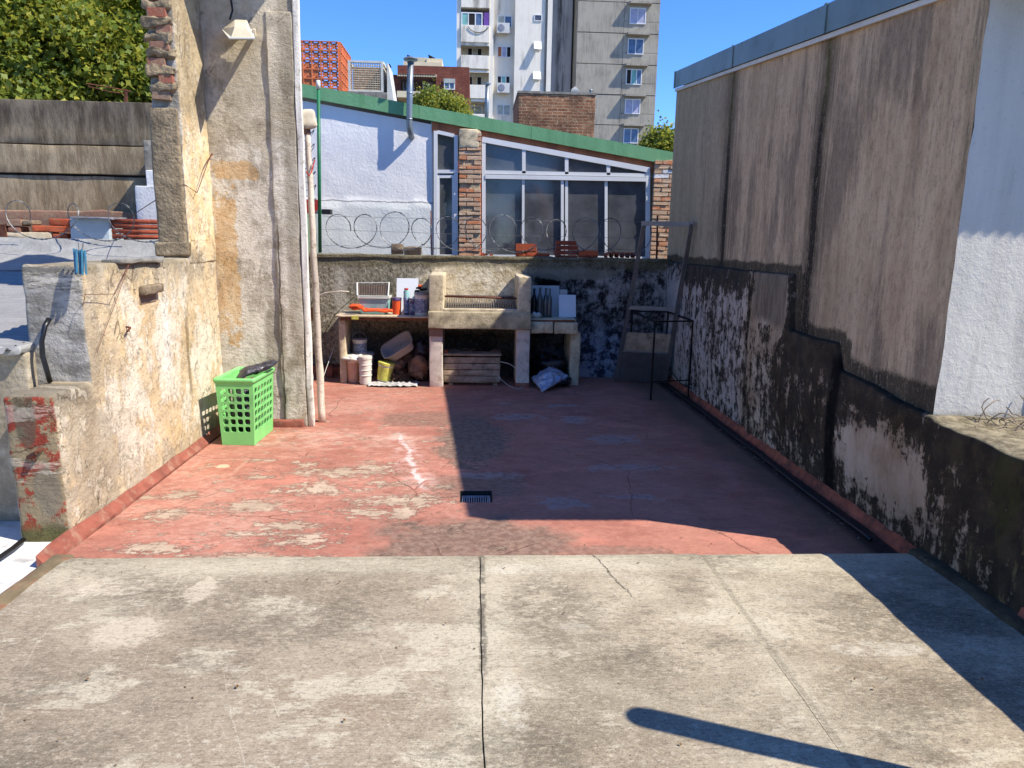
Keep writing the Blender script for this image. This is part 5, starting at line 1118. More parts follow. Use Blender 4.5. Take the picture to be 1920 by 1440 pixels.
# ------------------------------------------------------------------ trees
def leaves(name, parent, mat, clumps, n, size, seed=0, kind='stuff', inner=.25):
    rg = np.random.default_rng(seed); cl = np.array([[*c_[0], *c_[1]] for c_ in clumps], float); vol = (cl[:, 3]*cl[:, 4]*cl[:, 5])**.67; pr = vol/vol.sum()
    # small twigs' worth of leaves gathered in sprays
    ns = n//14; ci = rg.choice(len(cl), ns, p=pr); d = rg.normal(size=(ns, 3)); d /= np.linalg.norm(d, axis=1)[:, None]
    rad = 1-rg.random(ns)**1.6*(1-inner); rad *= rg.uniform(.8, 1.18, ns); spray = cl[ci, :3]+d*rad[:, None]*cl[ci, 3:]
    cen = np.repeat(spray, 14, 0)+rg.normal(size=(ns*14, 3))*size*1.5; m = len(cen); sh = np.repeat(rg.random(ns), 14)
    dirs = np.repeat(d, 14, 0)
    a = rg.normal(size=(m, 3)); a[:, 2] -= .3; a /= np.linalg.norm(a, axis=1)[:, None]
    nrm = dirs*.5+rg.normal(size=(m, 3))*.75+np.array([0, 0, .55]); nrm -= (nrm*a).sum(1)[:, None]*a; nrm /= np.linalg.norm(nrm, axis=1)[:, None]
    bb_ = np.cross(nrm, a); s = size*rg.uniform(.6, 1.25, m)[:, None]
    out = [(-.5, 0, 0), (-.18, -.30, .04), (.02, -.58, .10), (.18, -.24, .0), (.62, 0, .10), (.18, .24, .0), (.02, .58, .10), (-.18, .30, .04)]
    V = np.stack([cen+a*s*u+bb_*s*v+nrm*s*w2 for u, v, w2 in out], 1).reshape(-1, 3)
    org = np.array(parent.location) if parent else np.zeros(3)
    me = bpy.data.meshes.new(name); k = 8; me.vertices.add(m*k); me.vertices.foreach_set('co', (V-org).ravel().astype(np.float32))
    me.loops.add(m*k); me.loops.foreach_set('vertex_index', np.arange(m*k, dtype=np.int32)); me.polygons.add(m); me.polygons.foreach_set('loop_start', np.arange(0, m*k, k, dtype=np.int32)); me.polygons.foreach_set('loop_total', np.full(m, k, dtype=np.int32))
    me.update(calc_edges=True); at_ = me.attributes.new('rnd', 'FLOAT', 'FACE'); at_.data.foreach_set('value', np.clip(sh*.6+rg.random(m)*.4, 0, 1).astype(np.float32)); me.materials.append(mat)
    o = bpy.data.objects.new(name, me); C.objects.link(o); o.parent = parent
    if kind: o['kind'] = kind
    return o
def tree(label, base, trunk_top, r0, clumps, n, size, mat, seed, cat='tree', limbs=True):
    t = thing('leafy_tree', label, cat, base); rnd = random.Random(seed)
    b = MB(); top = Vector(trunk_top); base = Vector(base); k = 8
    pts = [base.lerp(top, i/k)+Vector((rnd.uniform(-.08, .08), rnd.uniform(-.08, .08), 0))*(i > 0) for i in range(k+1)]
    b.tube(pts, r0, 12, rr=[r0*(1-.55*i/k) for i in range(k+1)]); b.build('trunk', M['bark'], t, smooth=True)
    if limbs:
        for ci, (cc, rr_) in enumerate(clumps):
            if ci % 2 and len(clumps) > 8: continue
            st = pts[rnd.randrange(3, k+1)]; en = Vector(cc)+Vector((rnd.uniform(-.2, .2), rnd.uniform(-.2, .2), rnd.uniform(0, .4)))*rr_[0]; mid = st.lerp(en, .5)+Vector((rnd.uniform(-.3, .3), rnd.uniform(-.3, .3), .15))
            MB().tube([st, st.lerp(mid, .5), mid, mid.lerp(en, .6), en], .1, 8, rr=[r0*.42, r0*.36, r0*.28, r0*.18, r0*.08]).build('limb', M['bark'], t, smooth=True)
    leaves('crown', t, mat, clumps, n, size, seed); return t
rnd = random.Random(3); cl = []
for k in range(46):
    px = rnd.uniform(-120, 330); py = rnd.uniform(-130, 215); Y = rnd.uniform(13.6, 15.0); q = at(px, py, Y); cl.append(((q.x, q.y, q.z), (rnd.uniform(.55, .95),)*2+(rnd.uniform(.4, .75),)))
tree('tall leafy plane tree filling the sky behind the blackened parapet at left', (-9.2, 15.5, -6), tuple(at(120, -40, 15.5)), .28, cl, 80000, .11, M['leafa'], 5)
rnd = random.Random(8); cl = []
for k in range(34):
    px = rnd.uniform(-60, 310); py = rnd.uniform(-60, 205) if k % 2 else rnd.uniform(120, 205); Y = rnd.uniform(12.0, 13.0); q = at(px, py, Y); cl.append(((q.x, q.y, q.z), (rnd.uniform(.35, .6),)*2+(rnd.uniform(.22, .38),)))
tree('yellowing lighter tree just over the blackened parapet in front of the tall tree', (-7.2, 12.8, -6), tuple(at(150, 200, 12.7)), .12, cl, 34000, .095, M['leafb'], 6)
cl = [((at(px, py, 32).x, 32+dy, at(px, py, 32).z), (r_, r_, r_*.8)) for px, py, dy, r_ in ((800, 186, 0, .5), (812, 190, .4, .65), (830, 196, 0, .6), (845, 205, .2, .6), (792, 196, .3, .4), (858, 210, 0, .5), (820, 212, 0, .9), (842, 218, 0, .9))]
tree('small yellow-green tree crown above the green fascia before the brick apartments', (at(825, 200, 32).x, 32, -6), tuple(at(825, 205, 32)), .16, cl, 14000, .10, M['leafb'], 9, limbs=False)
cl = [((at(px, py, 26).x, 26+dy, at(px, py, 26).z), (r_, r_, r_*.8)) for px, py, dy, r_ in ((1240, 262, 0, .42), (1232, 274, .3, .4), (1252, 268, 0, .45), (1262, 280, .2, .45), (1245, 288, 0, .5), (1275, 275, .2, .6), (1228, 290, 0, .4), (1222, 268, .2, .14))]
tree('small yellow-green tree between the tower and the grey rendered building', (at(1250, 280, 26).x, 26, -6), tuple(at(1250, 278, 26)), .14, cl, 8000, .11, M['leafb'], 12, limbs=False)
# what stands behind the camera and shows only as reflections in the panes
wt = thing('water_tank', 'round pale water tank behind the camera, mirrored in the first big pane', 'water tank', (2.9, -16, 0))
MB().lathe([(0.9, 1.6), (1.0, 1.75), (1.0, 3.2), (.95, 3.3), (.95, 3.4), (1.0, 3.5), (.8, 4.0), (.35, 4.3), (.35, 4.45), (0, 4.5)], (2.9, -16, 0), 24).build('tank', M['bucketp'], wt, smooth=True)
MB().box(1.6, 4.2, -17.2, -14.8, -6, 1.6).build('plinth', M['mass'], wt)
nb = thing('rear_building', 'grey rendered building with white windows behind the camera', 'building', (9.5, -22, -6))
MB().box(4.6, 14, -24, -17, -6, 6.2).build('wall', M['towerg'], nb)
for i in range(5):
    for k in range(3): x_ = 6.6+i*1.3; z_ = 1.2+k*1.3; MB().box(x_, x_+.8, -17, -16.95, z_, z_+.6).build('window', M['pvc'], nb)
nb = thing('rear_building', 'low white building with a parapet behind the camera', 'building', (-4, -20, -6))
MB().box(-10, 1.2, -24, -18, -6, 3.0).build('wall', M['house'], nb)
cl = []; rnd = random.Random(4)
for k in range(22): cl.append(((rnd.uniform(-7, 6), rnd.uniform(-28, -25), rnd.uniform(3.5, 9.5)), (rnd.uniform(.9, 1.7),)*2+(rnd.uniform(.8, 1.3),)))
tree('broad dark tree behind the camera, mirrored in the upper panes', (0, -26.5, -6), (0, -26.5, 5), .3, cl, 9000, .34, M['leafa'], 15, limbs=False)
# ------------------------------------------------------------------ grill
GY = 8.08
def rx(px0, py0, px1, py1, Y): a = at(px0, (py0+py1)/2, Y).x; e = at(px1, (py0+py1)/2, Y).x; z0 = at((px0+px1)/2, py1, Y).z; z1 = at((px0+px1)/2, py0, Y).z; return a, e, z0, z1
gr = thing('grill', 'pale concrete barbecue grill with two square shoulders and a raised hearth', 'grill', (.05, 8.4, 0))
x0, x1, z0, z1 = rx(803, 585, 996, 617, GY); XL, XR, ZH = x0, x1, z1
MB().rough(x0, x1, GY-.02, 8.79, z0, z1, seg=.06, amp=.007, r=.012, seed=1).build('hearth_slab', M['hearthb'], gr, smooth=True)
a, e, z0, z1 = rx(804.5, 515, 832, 585, GY); MB().rough(a, e, GY, 8.79, ZH-.01, z1, seg=.06, amp=.006, r=.012, seed=2).build('shoulder', M['hearth'], gr, smooth=True); IL = e
a, e, z0, z1 = rx(971, 519, 996, 585, GY); MB().rough(a, e, GY, 8.79, ZH-.01, z1, seg=.06, amp=.006, r=.012, seed=3).build('shoulder', M['hearth'], gr, smooth=True); IR = a
MB().rough(IL-.005, IR+.005, GY-.005, GY+.05, ZH-.01, ZH+.035, seg=.06, amp=.006, r=.01, seed=4).build('lip', M['hearth'], gr, smooth=True)
for k, (p0, p1) in enumerate(((805, 830), (968, 993))):
    a, e, z0, z1 = rx(p0, 617, p1, 727, GY+.02)
    o = MB().rough(a, e, GY+.03, 8.6, -.01, z1+.01, seg=.07, amp=.006, r=.012, seed=5+k).build('leg', M['leg'], gr, smooth=True)
    if k == 0: MB().rough(a-.003, e+.003, GY+.022, GY+.08, z1-.085, z1+.006, seg=.06, amp=.002, r=.004).build('brick_cap', M['oldbrick'], gr)
    else: MB().rough(a-.004, e+.004, GY+.022, 8.6, -.01, .055, seg=.06, amp=.003, r=.004).build('red_foot', M['redkerb'], gr)
MB().tube([Vector((IL+.005, 8.22, ZH+.16)), Vector(((IL+IR)/2, 8.22, ZH+.155)), Vector((IR-.005, 8.22, ZH+.145))], .012, 8).build('iron_rod', M['rust'], gr, smooth=True)
b = MB(); n = 30
for k in range(n):
    x_ = IL+.02+(IR-IL-.04)*k/(n-1); b.bar((x_, 8.16, ZH+.035), (x_+.004, 8.70, ZH+.135), .012, .012)
b.bar((IL+.01, 8.16, ZH+.028), (IR-.01, 8.16, ZH+.028), .02).bar((IL+.01, 8.70, ZH+.13), (IR-.01, 8.70, ZH+.13), .02); b.build('grate', M['alu'], gr)
MB().rough(IL+.002, IR-.002, 8.64, 8.78, ZH, ZH+.05, seg=.05, amp=.01, r=.01, seed=7).build('ember_bed', M['lowwall'], gr, smooth=True)
# left bench
cn = thing('work_bench', 'weathered board bench on a concrete leg left of the grill', 'bench', (-1.0, 8.5, 0)); CZ = at(715, 592, 8.24).z
xa_ = at(628, 592, 8.24).x; b = MB(); b.rough(xa_, XL-.005, 8.24, 8.78, CZ-.022, CZ, seg=.08, amp=.004, r=.006, seed=3); b.build('top_board', M['board'], cn, smooth=True)
MB().rough(xa_+.05, XL-.005, 8.27, 8.78, CZ-.058, CZ-.026, seg=.08, amp=.004, r=.006, seed=4).build('under_board', M['boardb'], cn, smooth=True)
MB().box(at(659, 594, 8.23).x, at(672, 594, 8.23).x, 8.232, 8.24, CZ-.045, CZ-.003).build('yellow_sticker', M['labely'], cn)
a, e, _, _ = rx(636, 600, 648.5, 718, 8.3); MB().rough(a, e, 8.31, 8.75, -.01, CZ-.06, seg=.06, amp=.008, r=.014, seed=8).build('leg', M['hearth'], cn, smooth=True)
# right bench
cr_ = thing('side_bench', 'cracked concrete bench top on a concrete leg right of the grill', 'bench', (.95, 8.5, 0)); RZ = at(1040, 603, 8.2).z
x1 = at(1084, 612, 8.2).x; xm = at(1037, 612, 8.2).x
MB().rough(XR+.004, xm-.004, 8.16, 8.79, RZ-.135, RZ, seg=.05, amp=.010, r=.012, seed=9).build('slab_piece', M['hearth'], cr_, smooth=True)
MB().rough(xm+.006, x1, 8.17, 8.79, RZ-.14, RZ-.005, seg=.05, amp=.012, r=.016, seed=10).build('slab_piece', M['hearth'], cr_, smooth=True)
MB().rough(XR+.006, at(1080, 600, 8.2).x, 8.19, 8.78, RZ+.003, RZ+.03, seg=.08, amp=.004, r=.006, seed=11).build('top_board', M['board'], cr_, smooth=True)
MB().rough(XR+.006, at(1078, 600, 8.2).x, 8.186, 8.2, RZ-.002, RZ+.022, seg=.08, amp=.004, r=.003, seed=13).build('board_edge', M['boardb'], cr_, smooth=True)
a, e, _, _ = rx(1068, 630, 1087, 716, 8.3); MB().rough(a, e, 8.28, 8.79, -.01, RZ-.13, seg=.06, amp=.010, r=.014, seed=12).build('leg', M['hearth'], cr_, smooth=True)
RB = RZ+.032; CT = CZ+.002
# ---- things on the left bench
def can(name, label, cat, px0, px1, pytop, Y, zb, parts, handle=None, group=None, tilt=None, taper=.9):
    cx = at((px0+px1)/2, pytop, Y).x; r = (at(px1, pytop, Y).x-at(px0, pytop, Y).x)/2; h = at((px0+px1)/2, pytop, Y).z-zb
    t = thing(name, label, cat, (cx, Y, zb), group); T = tilt or Matrix.Identity(4); Mx = Matrix.Translation((cx, Y, zb)) @ T
    body, rim, band = parts; rb = r*taper
    def L(prof, nm, mt): b = MB(); b.lathe(prof, (0, 0, 0), 24); b.v = [tuple(Mx @ Vector(p)) for p in b.v]; return b.build(nm, M[mt], t, ang=40)
    L([(rb, 0), (r*.985, h-.02), (r*.985, h), (r*.94, h), (r*.94, h-.015), (rb*.93, .012), (0, .012)], 'body', body)
    if rim: L([(r*.99, h-.03), (r*1.05, h-.028), (r*1.05, h-.001), (r*.99, h+.004)], 'rim', rim)
    if band:
        za, zb_ = band[1]*h, band[2]*h; ra = rb+(r*.985-rb)*band[1]+.0012; rb2 = rb+(r*.985-rb)*band[2]+.0012; b = MB(); k = 18
        vs = []
        for i in range(k+1):
            an = math.pi*(1.08+.84*i/k)
            for rr_, zz in ((ra, za), (rb2, zb_)): vs.append(Mx @ Vector((rr_*math.cos(an), rr_*math.sin(an), zz)))
        b.add(vs, [(2*i, 2*i+2, 2*i+3, 2*i+1) for i in range(k)]); b.build('label', M[band[0]], t, smooth=True)
    if handle:
        pts = [Mx @ Vector((r*1.05*math.cos(a_), -.01-r*.15*math.sin(a_), h-.02+handle*math.sin(a_))) for a_ in [math.pi*i/16 for i in range(17)]]
        MB().tube(pts, .0028, 6).build('handle', M['greybl'], t, smooth=True)
    return t, (cx, Y, h, r)
can('plastic_cup', 'orange plastic tub with a purple rim on the weathered bench', 'tub', 735, 752.5, 558.5, 8.42, CT, ('orangep', 'purple', None))
t, q = can('spray_can', 'tall purple and blue printed can in front of the white board', 'can', 756.5, 767.5, 558, 8.40, CT, ('purple', 'label', ('label', .1, .8)), taper=1)
MB().lathe([(q[3]*.95, 0), (q[3]*.98, .06), (q[3]*.9, .08), (0, .085)], (q[0], q[1], CT+q[2]+.001), 20).build('upper_can', M['aqua'], t, ang=40); MB().lathe([(q[3]*.7, 0), (q[3]*.7, .02), (0, .02)], (q[0], q[1], CT+q[2]+.087), 20).build('cap', M['redbox'], t, ang=40)
can('small_tin', 'small purple printed tin between the tall can and the bucket', 'tin', 768, 777, 560, 8.36, CT, ('purple', 'greybl', ('label', .2, .7)), taper=1)
t, q = can('paint_bucket', 'grey bucket with a worn blue label against the left shoulder of the grill', 'bucket', 777, 803.2, 548, 8.36, CT, ('bucket', 'greybl', ('label', .12, .72)), taper=.93)
b = MB(); [b.rough(q[0]+dx, q[0]+dx+.05, 8.31+dy, 8.37+dy, CT+q[2]+.006+dz, CT+q[2]+.03+dz, seg=.03, amp=.012, r=.008, seed=i) for i, (dx, dy, dz) in enumerate(((-.07, 0, 0), (-.02, .03, .01), (.02, -.01, .02), (-.05, .05, .03)))]
tag(b.build('charcoal_lumps', M['blackm'], smooth=True), 'dark lumps heaped on the lid of the grey bucket', 'charcoal', kind='stuff')
tag(MB().rough(q[0]-.03, q[0]+.02, 8.33, 8.37, CT+q[2]+.062, CT+q[2]+.085, seg=.02, amp=.01, r=.006).build('rag', M['orange'], smooth=True), 'scrap of orange rag on the dark lumps over the grey bucket', 'rag')
a, e, z0, z1 = rx(743, 522.5, 783.5, 575, 8.62); tag(MB().hexa([(a, 8.58, CT), (e, 8.58, CT), (e, 8.6, CT), (a, 8.6, CT), (a, 8.70, z1), (e, 8.70, z1), (e, 8.72, z1), (a, 8.72, z1)]).build('white_board', M['whitep']), 'blank white board leaning on the wall behind the cans on the left bench', 'board')
a, e, z0, z1 = rx(674, 556, 729, 577, 8.45); tb = thing('storage_tub', 'milky aqua plastic tub under the wire rack on the left bench', 'tub', ((a+e)/2, 8.5, CT))
b = MB(); b.hexa([(a+.02, 8.42, CT), (e-.02, 8.42, CT), (e-.02, 8.64, CT), (a+.02, 8.64, CT), (a, 8.40, z1), (e, 8.40, z1), (e, 8.67, z1), (a, 8.67, z1)]); b.build('body', M['aqua'], tb)
MB().box(a-.012, e+.012, 8.388, 8.40, z1-.018, z1+.004).box(a-.012, e+.012, 8.67, 8.682, z1-.018, z1+.004).box(a-.012, a, 8.40, 8.67, z1-.018, z1+.004).box(e, e+.012, 8.40, 8.67, z1-.018, z1+.004).build('rim', M['trim'], tb)
a, e, z0, z1 = rx(668, 532, 728, 556, 8.45); wr = thing('wire_rack', 'white-framed wire dish rack tilted on the aqua tub', 'rack', ((a+e)/2, 8.5, z0))
b = MB(); A0, A1, B0, B1 = Vector((a+.015, 8.42, z0+.01)), Vector((e, 8.42, z0+.01)), Vector((a-.01, 8.58, z1)), Vector((e-.005, 8.58, z1+.01))
b.tube([B0, A0], .011, 6).tube([A1, B1], .009, 6).tube([A0, A1], .005, 6).tube([B0, B1], .005, 6); b.build('frame', M['trim'], wr); b = MB()
for k in range(1, 13): b.tube([A0.lerp(A1, k/13), B0.lerp(B1, k/13)], .0024, 5)
for k in range(1, 6): b.tube([A0.lerp(B0, k/6), A1.lerp(B1, k/6)], .0024, 5)
b.build('grid', M['alu'], wr); MB().hexa([A0+Vector((.01, .03, 0)), A1+Vector((-.01, .03, 0)), A1+Vector((-.01, .12, 0)), A0+Vector((.01, .12, 0)), B0+Vector((.01, .01, -.02)), B1+Vector((-.02, .01, -.02)), B1+Vector((-.02, .03, -.02)), B0+Vector((.01, .03, -.02))]).build('contents', M['rootm'], wr)
b = MB(); rr0 = random.Random(5)
for s in range(3):
    pts = []
    for k in range(15):
        t = k/14; px = 661+75*t; py = 583-(9 if k < 4 else 2)*(1-abs(2*t-.3))*.7-s*1.2+rr0.uniform(-1, 1); p = at(px, py, 8.34+.02*s+rr0.uniform(-.01, .01)); p.z = max(p.z, CT+.014+.006*s); pts.append(p)
    b.tube(pts, .014, 8, rr=[.010+.007*abs(nz(k*.8, s)) + .003 for k in range(15)])
for s in range(3): pts = [at(667+6*math.cos(a_), 576-4*math.sin(a_)-s*.8, 8.33+.015*s) for a_ in [i*.5 for i in range(12)]]; pass
b.blob(at(668, 575, 8.34), .075, .05, .030, 16, amp=.5, seed=3, fr=6)
tag(b.build('orange_rope', M['orange'], smooth=True), 'twisted orange cloth rope lying along the front of the left bench', 'rope')
# ---- things under the left bench
can('beige_bucket', 'large pinkish beige bucket with a bag in its mouth under the left bench', 'bucket', 648, 676, 671, 8.38, .0, ('bucketp', 'bucketp', None), taper=.78)
t, q = can('white_bucket', 'battered white bucket with crumpled sides in front, under the left bench', 'bucket', 672, 697, 668, 8.26, .005, ('bucket', 'bucket', None), taper=.84)
for k in range(3): MB().lathe([(q[3]*(.90+.03*k), .0), (q[3]*(.99+.02*k), .006), (q[3]*(.91+.03*k), .014)], (q[0], q[1], .10+.062*k), 24).build('ridge', M['bucket'], t, smooth=True)
tag(MB().blob(at(666, 672, 8.36), .13, .11, .045, amp=.5, seed=3, fr=6).build('pale_bag', M['bucket'], smooth=True), 'pale cloth bag bulging from the mouth of the beige bucket', 'bag')
t, q = can('grey_bucket', 'grey white bucket standing behind the battered ones, carrying the small pail', 'bucket', 659, 701, 661, 8.62, .0, ('creamp', 'creamp', None), taper=.85)
can('small_pail', 'small blue-labelled pail with a raised wire handle on the grey bucket', 'pail', 661, 688, 636, 8.55, q[2]+.002, ('bucket', 'bucket', ('label', .1, .75)), handle=.11, taper=.95)
can('yellow_bucket', 'yellow-labelled paint bucket tilted beside the battered white bucket', 'bucket', 704, 734, 679, 8.33, .035, ('bucket', 'labely', ('labely', .03, .78)), tilt=Matrix.Rotation(R(10), 4, 'Y'), taper=.86)
bs = thing('basin', 'grey plastic basin tipped on its side on the sacks under the left bench', 'basin', at(748, 655, 8.45))
b = MB(); Mx = Matrix.Translation(at(748, 652, 8.45)) @ Matrix.Rotation(R(-33), 4, 'Y') @ Matrix.Rotation(R(32), 4, 'X')
def rr(t, sx, sy, z): a_ = 2*math.pi*t; ca, sa = math.cos(a_), math.sin(a_); p_ = .45; return Mx @ Vector((sx*math.copysign(abs(ca)**p_, ca), sy*math.copysign(abs(sa)**p_, sa), z))
rings = [(.15, .10, -.06), (.16, .11, -.055), (.19, .13, .06), (.205, .145, .062), (.205, .145, .055), (.185, .125, .05), (.155, .10, -.045), (.0, .0, -.045)]; n = 32; vs = []; fs = []
for (sx, sy, z_) in rings: vs += [rr(i/n, sx, sy, z_) for i in range(n)]
for k in range(len(rings)-1):
    for i in range(n): fs.append((k*n+i, k*n+(i+1) % n, (k+1)*n+(i+1) % n, (k+1)*n+i))
fs.append(tuple(range(n))[::-1]); b.add(vs, fs).build('body', M['basin'], bs, ang=40)
for (px, py, Y, rx_, ry, rz_, m_, lab, sd_) in ((742, 683, 8.5, .11, .12, .08, 'sack', 'beige sack slumped under the grey basin', 3), (785, 690, 8.48, .115, .14, .14, 'sack', 'round brown sack against the left leg of the grill', 5), (789, 655, 8.6, .10, .12, .11, 'bagg', 'dark blue-black bag stuffed above the brown sack', 8), (760, 665, 8.62, .12, .12, .13, 'rootm', 'heap of brown cloth behind the grey basin', 11)):
    tag(MB().blob(at(px, py, Y), rx_, ry, rz_, 18, amp=.45, seed=sd_, fr=5).build('sack' if m_ != 'bagg' else 'bag', M[m_], smooth=True), lab, 'sack' if m_ != 'bagg' else 'bag')
b = MB()
for k in range(40):
    p = at(random.uniform(722, 775), random.uniform(690, 716), 8.3); p.z = max(.012, p.z*.7); pts = [p]; d = Vector((random.uniform(-1, 1), random.uniform(-.3, .3), random.uniform(-.3, .6)))
    for s in range(5): d = d+Vector((random.uniform(-.7, .7), 0, random.uniform(-.7, .5))); p = p+d.normalized()*.03; p.z = max(p.z, .01); pts.append(p.copy())
    b.tube(pts, .004, 4)
tag(b.build('twigs', M['rootm']), 'tangle of dry twigs and roots on the floor below the basin', 'twigs', kind='stuff')
def sheet(name, mat, label, cat, pxs, pys, Y0, Y1, h, seed, nx=26, ny=12):
    a, e = at(pxs[0], pys, Y0).x, at(pxs[1], pys, Y0).x; vs = []; fs = []
    for j in range(ny+1):
        for i in range(nx+1):
            u, v = i/nx, j/ny; x_ = a+(e-a)*u+.03*nz(v*4, seed); y_ = Y0+(Y1-Y0)*v+.03*nz(u*5, seed+2)
            vs.append((x_, y_, .008+h*(.45*abs(nz(u*6, v*3, seed))+.55*abs(nz(u*17, v*8, seed+3)))*(.4+.6*math.sin(math.pi*min(1, v*1.3)))))
    for j in range(ny):
        for i in range(nx): a_ = j*(nx+1)+i; fs.append((a_, a_+1, a_+nx+2, a_+nx+1))
    return tag(MB().add(vs, fs).build(name, M[mat], smooth=True), label, cat)
sheet('plastic_sheet', 'plastic', 'crumpled clear plastic sheet on the floor before the buckets', 'plastic sheet', (690, 782), 722, 8.08, 8.34, .10, 3)
# left corner bits
tag(MB().tube([at(578, 580, 8.7), at(590, 558, 8.65), at(610, 549, 8.6), at(640, 546, 8.6), at(655, 547, 8.62)], .008, 6).build('bent_cane', M['post'], smooth=True), 'pale bent cane arching out from behind the white plank', 'cane')
tag(MB().bar(at(556, 592, 8.55), at(590, 588, 8.5), .05, .16).build('short_board', M['boardb']), 'brown board end showing between the plank and the thin post', 'board')
tag(MB().tube([at(655, 548, 8.6), at(665, 556, 8.62), at(640, 578, 8.7), at(628, 590, 8.72), at(600, 640, 8.75)], .004, 5).build('old_wire', M['blackm']), 'dark wire hanging down the wall left of the work bench', 'wire')
tag(MB().rough(at(583, 660, 8.62).x-.25, at(622, 660, 8.62).x, 8.62, 8.70, -.01, .14, seg=.07, amp=.008, r=.01).build('red_plinth', M['redkerb'], smooth=True), 'dark red plinth at the wall foot left of the work bench', 'plinth')
tag(MB().tube([at(603, 716, 8.1), at(612, 690, 8.3), at(630, 640, 8.6)], .003, 5).build('thin_string', M['trim']), 'thin white string rising from the floor beside the wooden post', 'string')
# ---- crate under the grill
a, e, z0, z1 = rx(832, 664, 938, 722, 8.22); ct = thing('wooden_crate', 'old grey wooden crate with a lid under the grill hearth', 'crate', ((a+e)/2, 8.4, 0)); H_ = z1; n = 4
for k in range(n):
    za = .035+(H_-.07)*k/n; MB().rough(a+(.0 if k % 2 else .006), e-(.006 if k % 2 else .0), 8.22+.004*(k % 2), 8.24+.004*(k % 2), za+.003, za+(H_-.07)/n-.004, seg=.06, amp=.004, r=.004, seed=k).build('plank', M['planks'], ct, smooth=True)
    MB().box(e-.02, e, 8.245, 8.66, za+.003, za+(H_-.07)/n-.004).build('plank', M['planks'], ct); MB().box(a, a+.02, 8.245, 8.66, za+.003, za+(H_-.07)/n-.004).build('plank', M['planks'], ct)
MB().box(a+.03, e-.03, 8.26, 8.64, .02, .04).build('bottom', M['planks'], ct); MB().rough(a-.008, e+.008, 8.20, 8.66, H_-.018, H_+.006, seg=.08, amp=.004, r=.006, seed=9).build('lid', M['planks'], ct, smooth=True)
for x_ in (a+.06, e-.08): MB().box(x_, x_+.05, 8.23, 8.6, .001, .02).build('foot', M['planks'], ct)
b = MB(); rg_ = random.Random(9)
for k in range(16):
    c0 = at(rg_.uniform(866, 925), rg_.uniform(638, 652), 8.42); r_ = rg_.uniform(.05, .13); nn = Vector((rg_.uniform(-.6, .6), -1, rg_.uniform(-.6, .6))).normalized(); u = nn.orthogonal().normalized(); v = nn.cross(u)
    b.tube([c0+(u*math.cos(i*.45)+v*math.sin(i*.45))*r_*(1+.2*nz(i*.3, k))+nn*.01*i*.2+Vector((0, 0, max(0, H_+.015-(c0+(u*math.cos(i*.45)+v*math.sin(i*.45))*r_).z))) for i in range(int(rg_.uniform(9, 15)))], .004, 5)
tag(b.build('wire_tangle', M['blackm']), 'tangle of black wire heaped on the crate under the grill', 'wire tangle', kind='stuff')
P_ = [(938, 678), (955, 682), (972, 694), (983, 712), (982, 725), (972, 729), (955, 724), (940, 712), (934, 704)]
tag(MB().tube([at(x_, y_, 8.16-.004*i) if at(x_, y_, 8.16).z > .01 else gnd(x_, y_, .008) for i, (x_, y_) in enumerate(P_)], .0035, 5).build('pale_twine', M['trim'], smooth=True), 'thin pale cord looping from the crate across the right leg of the grill', 'cord')
tag(MB().rough(at(833, 668, 8.21).x, at(841, 668, 8.21).x, 8.21, 8.27, H_+.008, H_+.045, seg=.02, amp=.01, r=.006).build('rusty_scrap', M['newbrick'], smooth=True), 'small orange brick chip on the left corner of the crate lid', 'brick chip')
# ---- bags under the right bench
tag(MB().blob(Vector((at(1032, 705, 8.42).x, 8.48, .17)), .19, .20, .19, 22, amp=.5, seed=4, fr=5).build('bin_bag', M['bag'], smooth=True), 'black bin bag under the right bench, partly under the blue foil sack', 'bag')
tag(MB().blob(Vector((at(1048, 715, 8.3).x, 8.24, .075)), .13, .12, .075, 20, amp=.6, seed=7, fr=7).build('bin_bag', M['bagg'], smooth=True), 'shiny crumpled dark bag at the foot of the right bench leg', 'bag')
q = [Vector(p) for p in (gnd(1018, 734, .02), at(1066, 706, 8.16), at(1034, 684, 8.32), at(996, 708, 8.2))]; vs = []; fs = []; n = 40
for j in range(n+1):
    for i in range(n+1):
        u, v = i/n, j/n; p = q[0].lerp(q[1], u).lerp(q[3].lerp(q[2], u), v); bul = math.sin(math.pi*u)*math.sin(math.pi*v)
        p = p+Vector((0, -.055, .055))*bul+Vector((0, -.5, .6))*(.030*nz(u*6, v*6, 2)+.018*abs(nz(u*14, v*14, 4))+.010*abs(nz(u*31, v*31, 6))); vs.append(p)
for j in range(n):
    for i in range(n): a_ = j*(n+1)+i; fs.append((a_, a_+1, a_+n+2, a_+n+1))
fo = MB().add(vs, fs); n0 = len(fo.v); fo.v += [tuple(Vector(p)+Vector((0, .05, -.03))) for p in vs]; fo.f += [tuple(i+n0 for i in f)[::-1] for f in fs]
for i in range(n): fo.f += [(i, n0+i, n0+i+1, i+1), (n*(n+1)+i, n*(n+1)+i+1, n0+n*(n+1)+i+1, n0+n*(n+1)+i)]
for j in range(n): fo.f += [(j*(n+1), (j+1)*(n+1), n0+(j+1)*(n+1), n0+j*(n+1)), (j*(n+1)+n, n0+j*(n+1)+n, n0+(j+1)*(n+1)+n, (j+1)*(n+1)+n)]
tag(fo.build('foil_sack', M['foil'], smooth=True), 'crumpled silver and blue foil sack set on its corner under the right bench', 'sack')
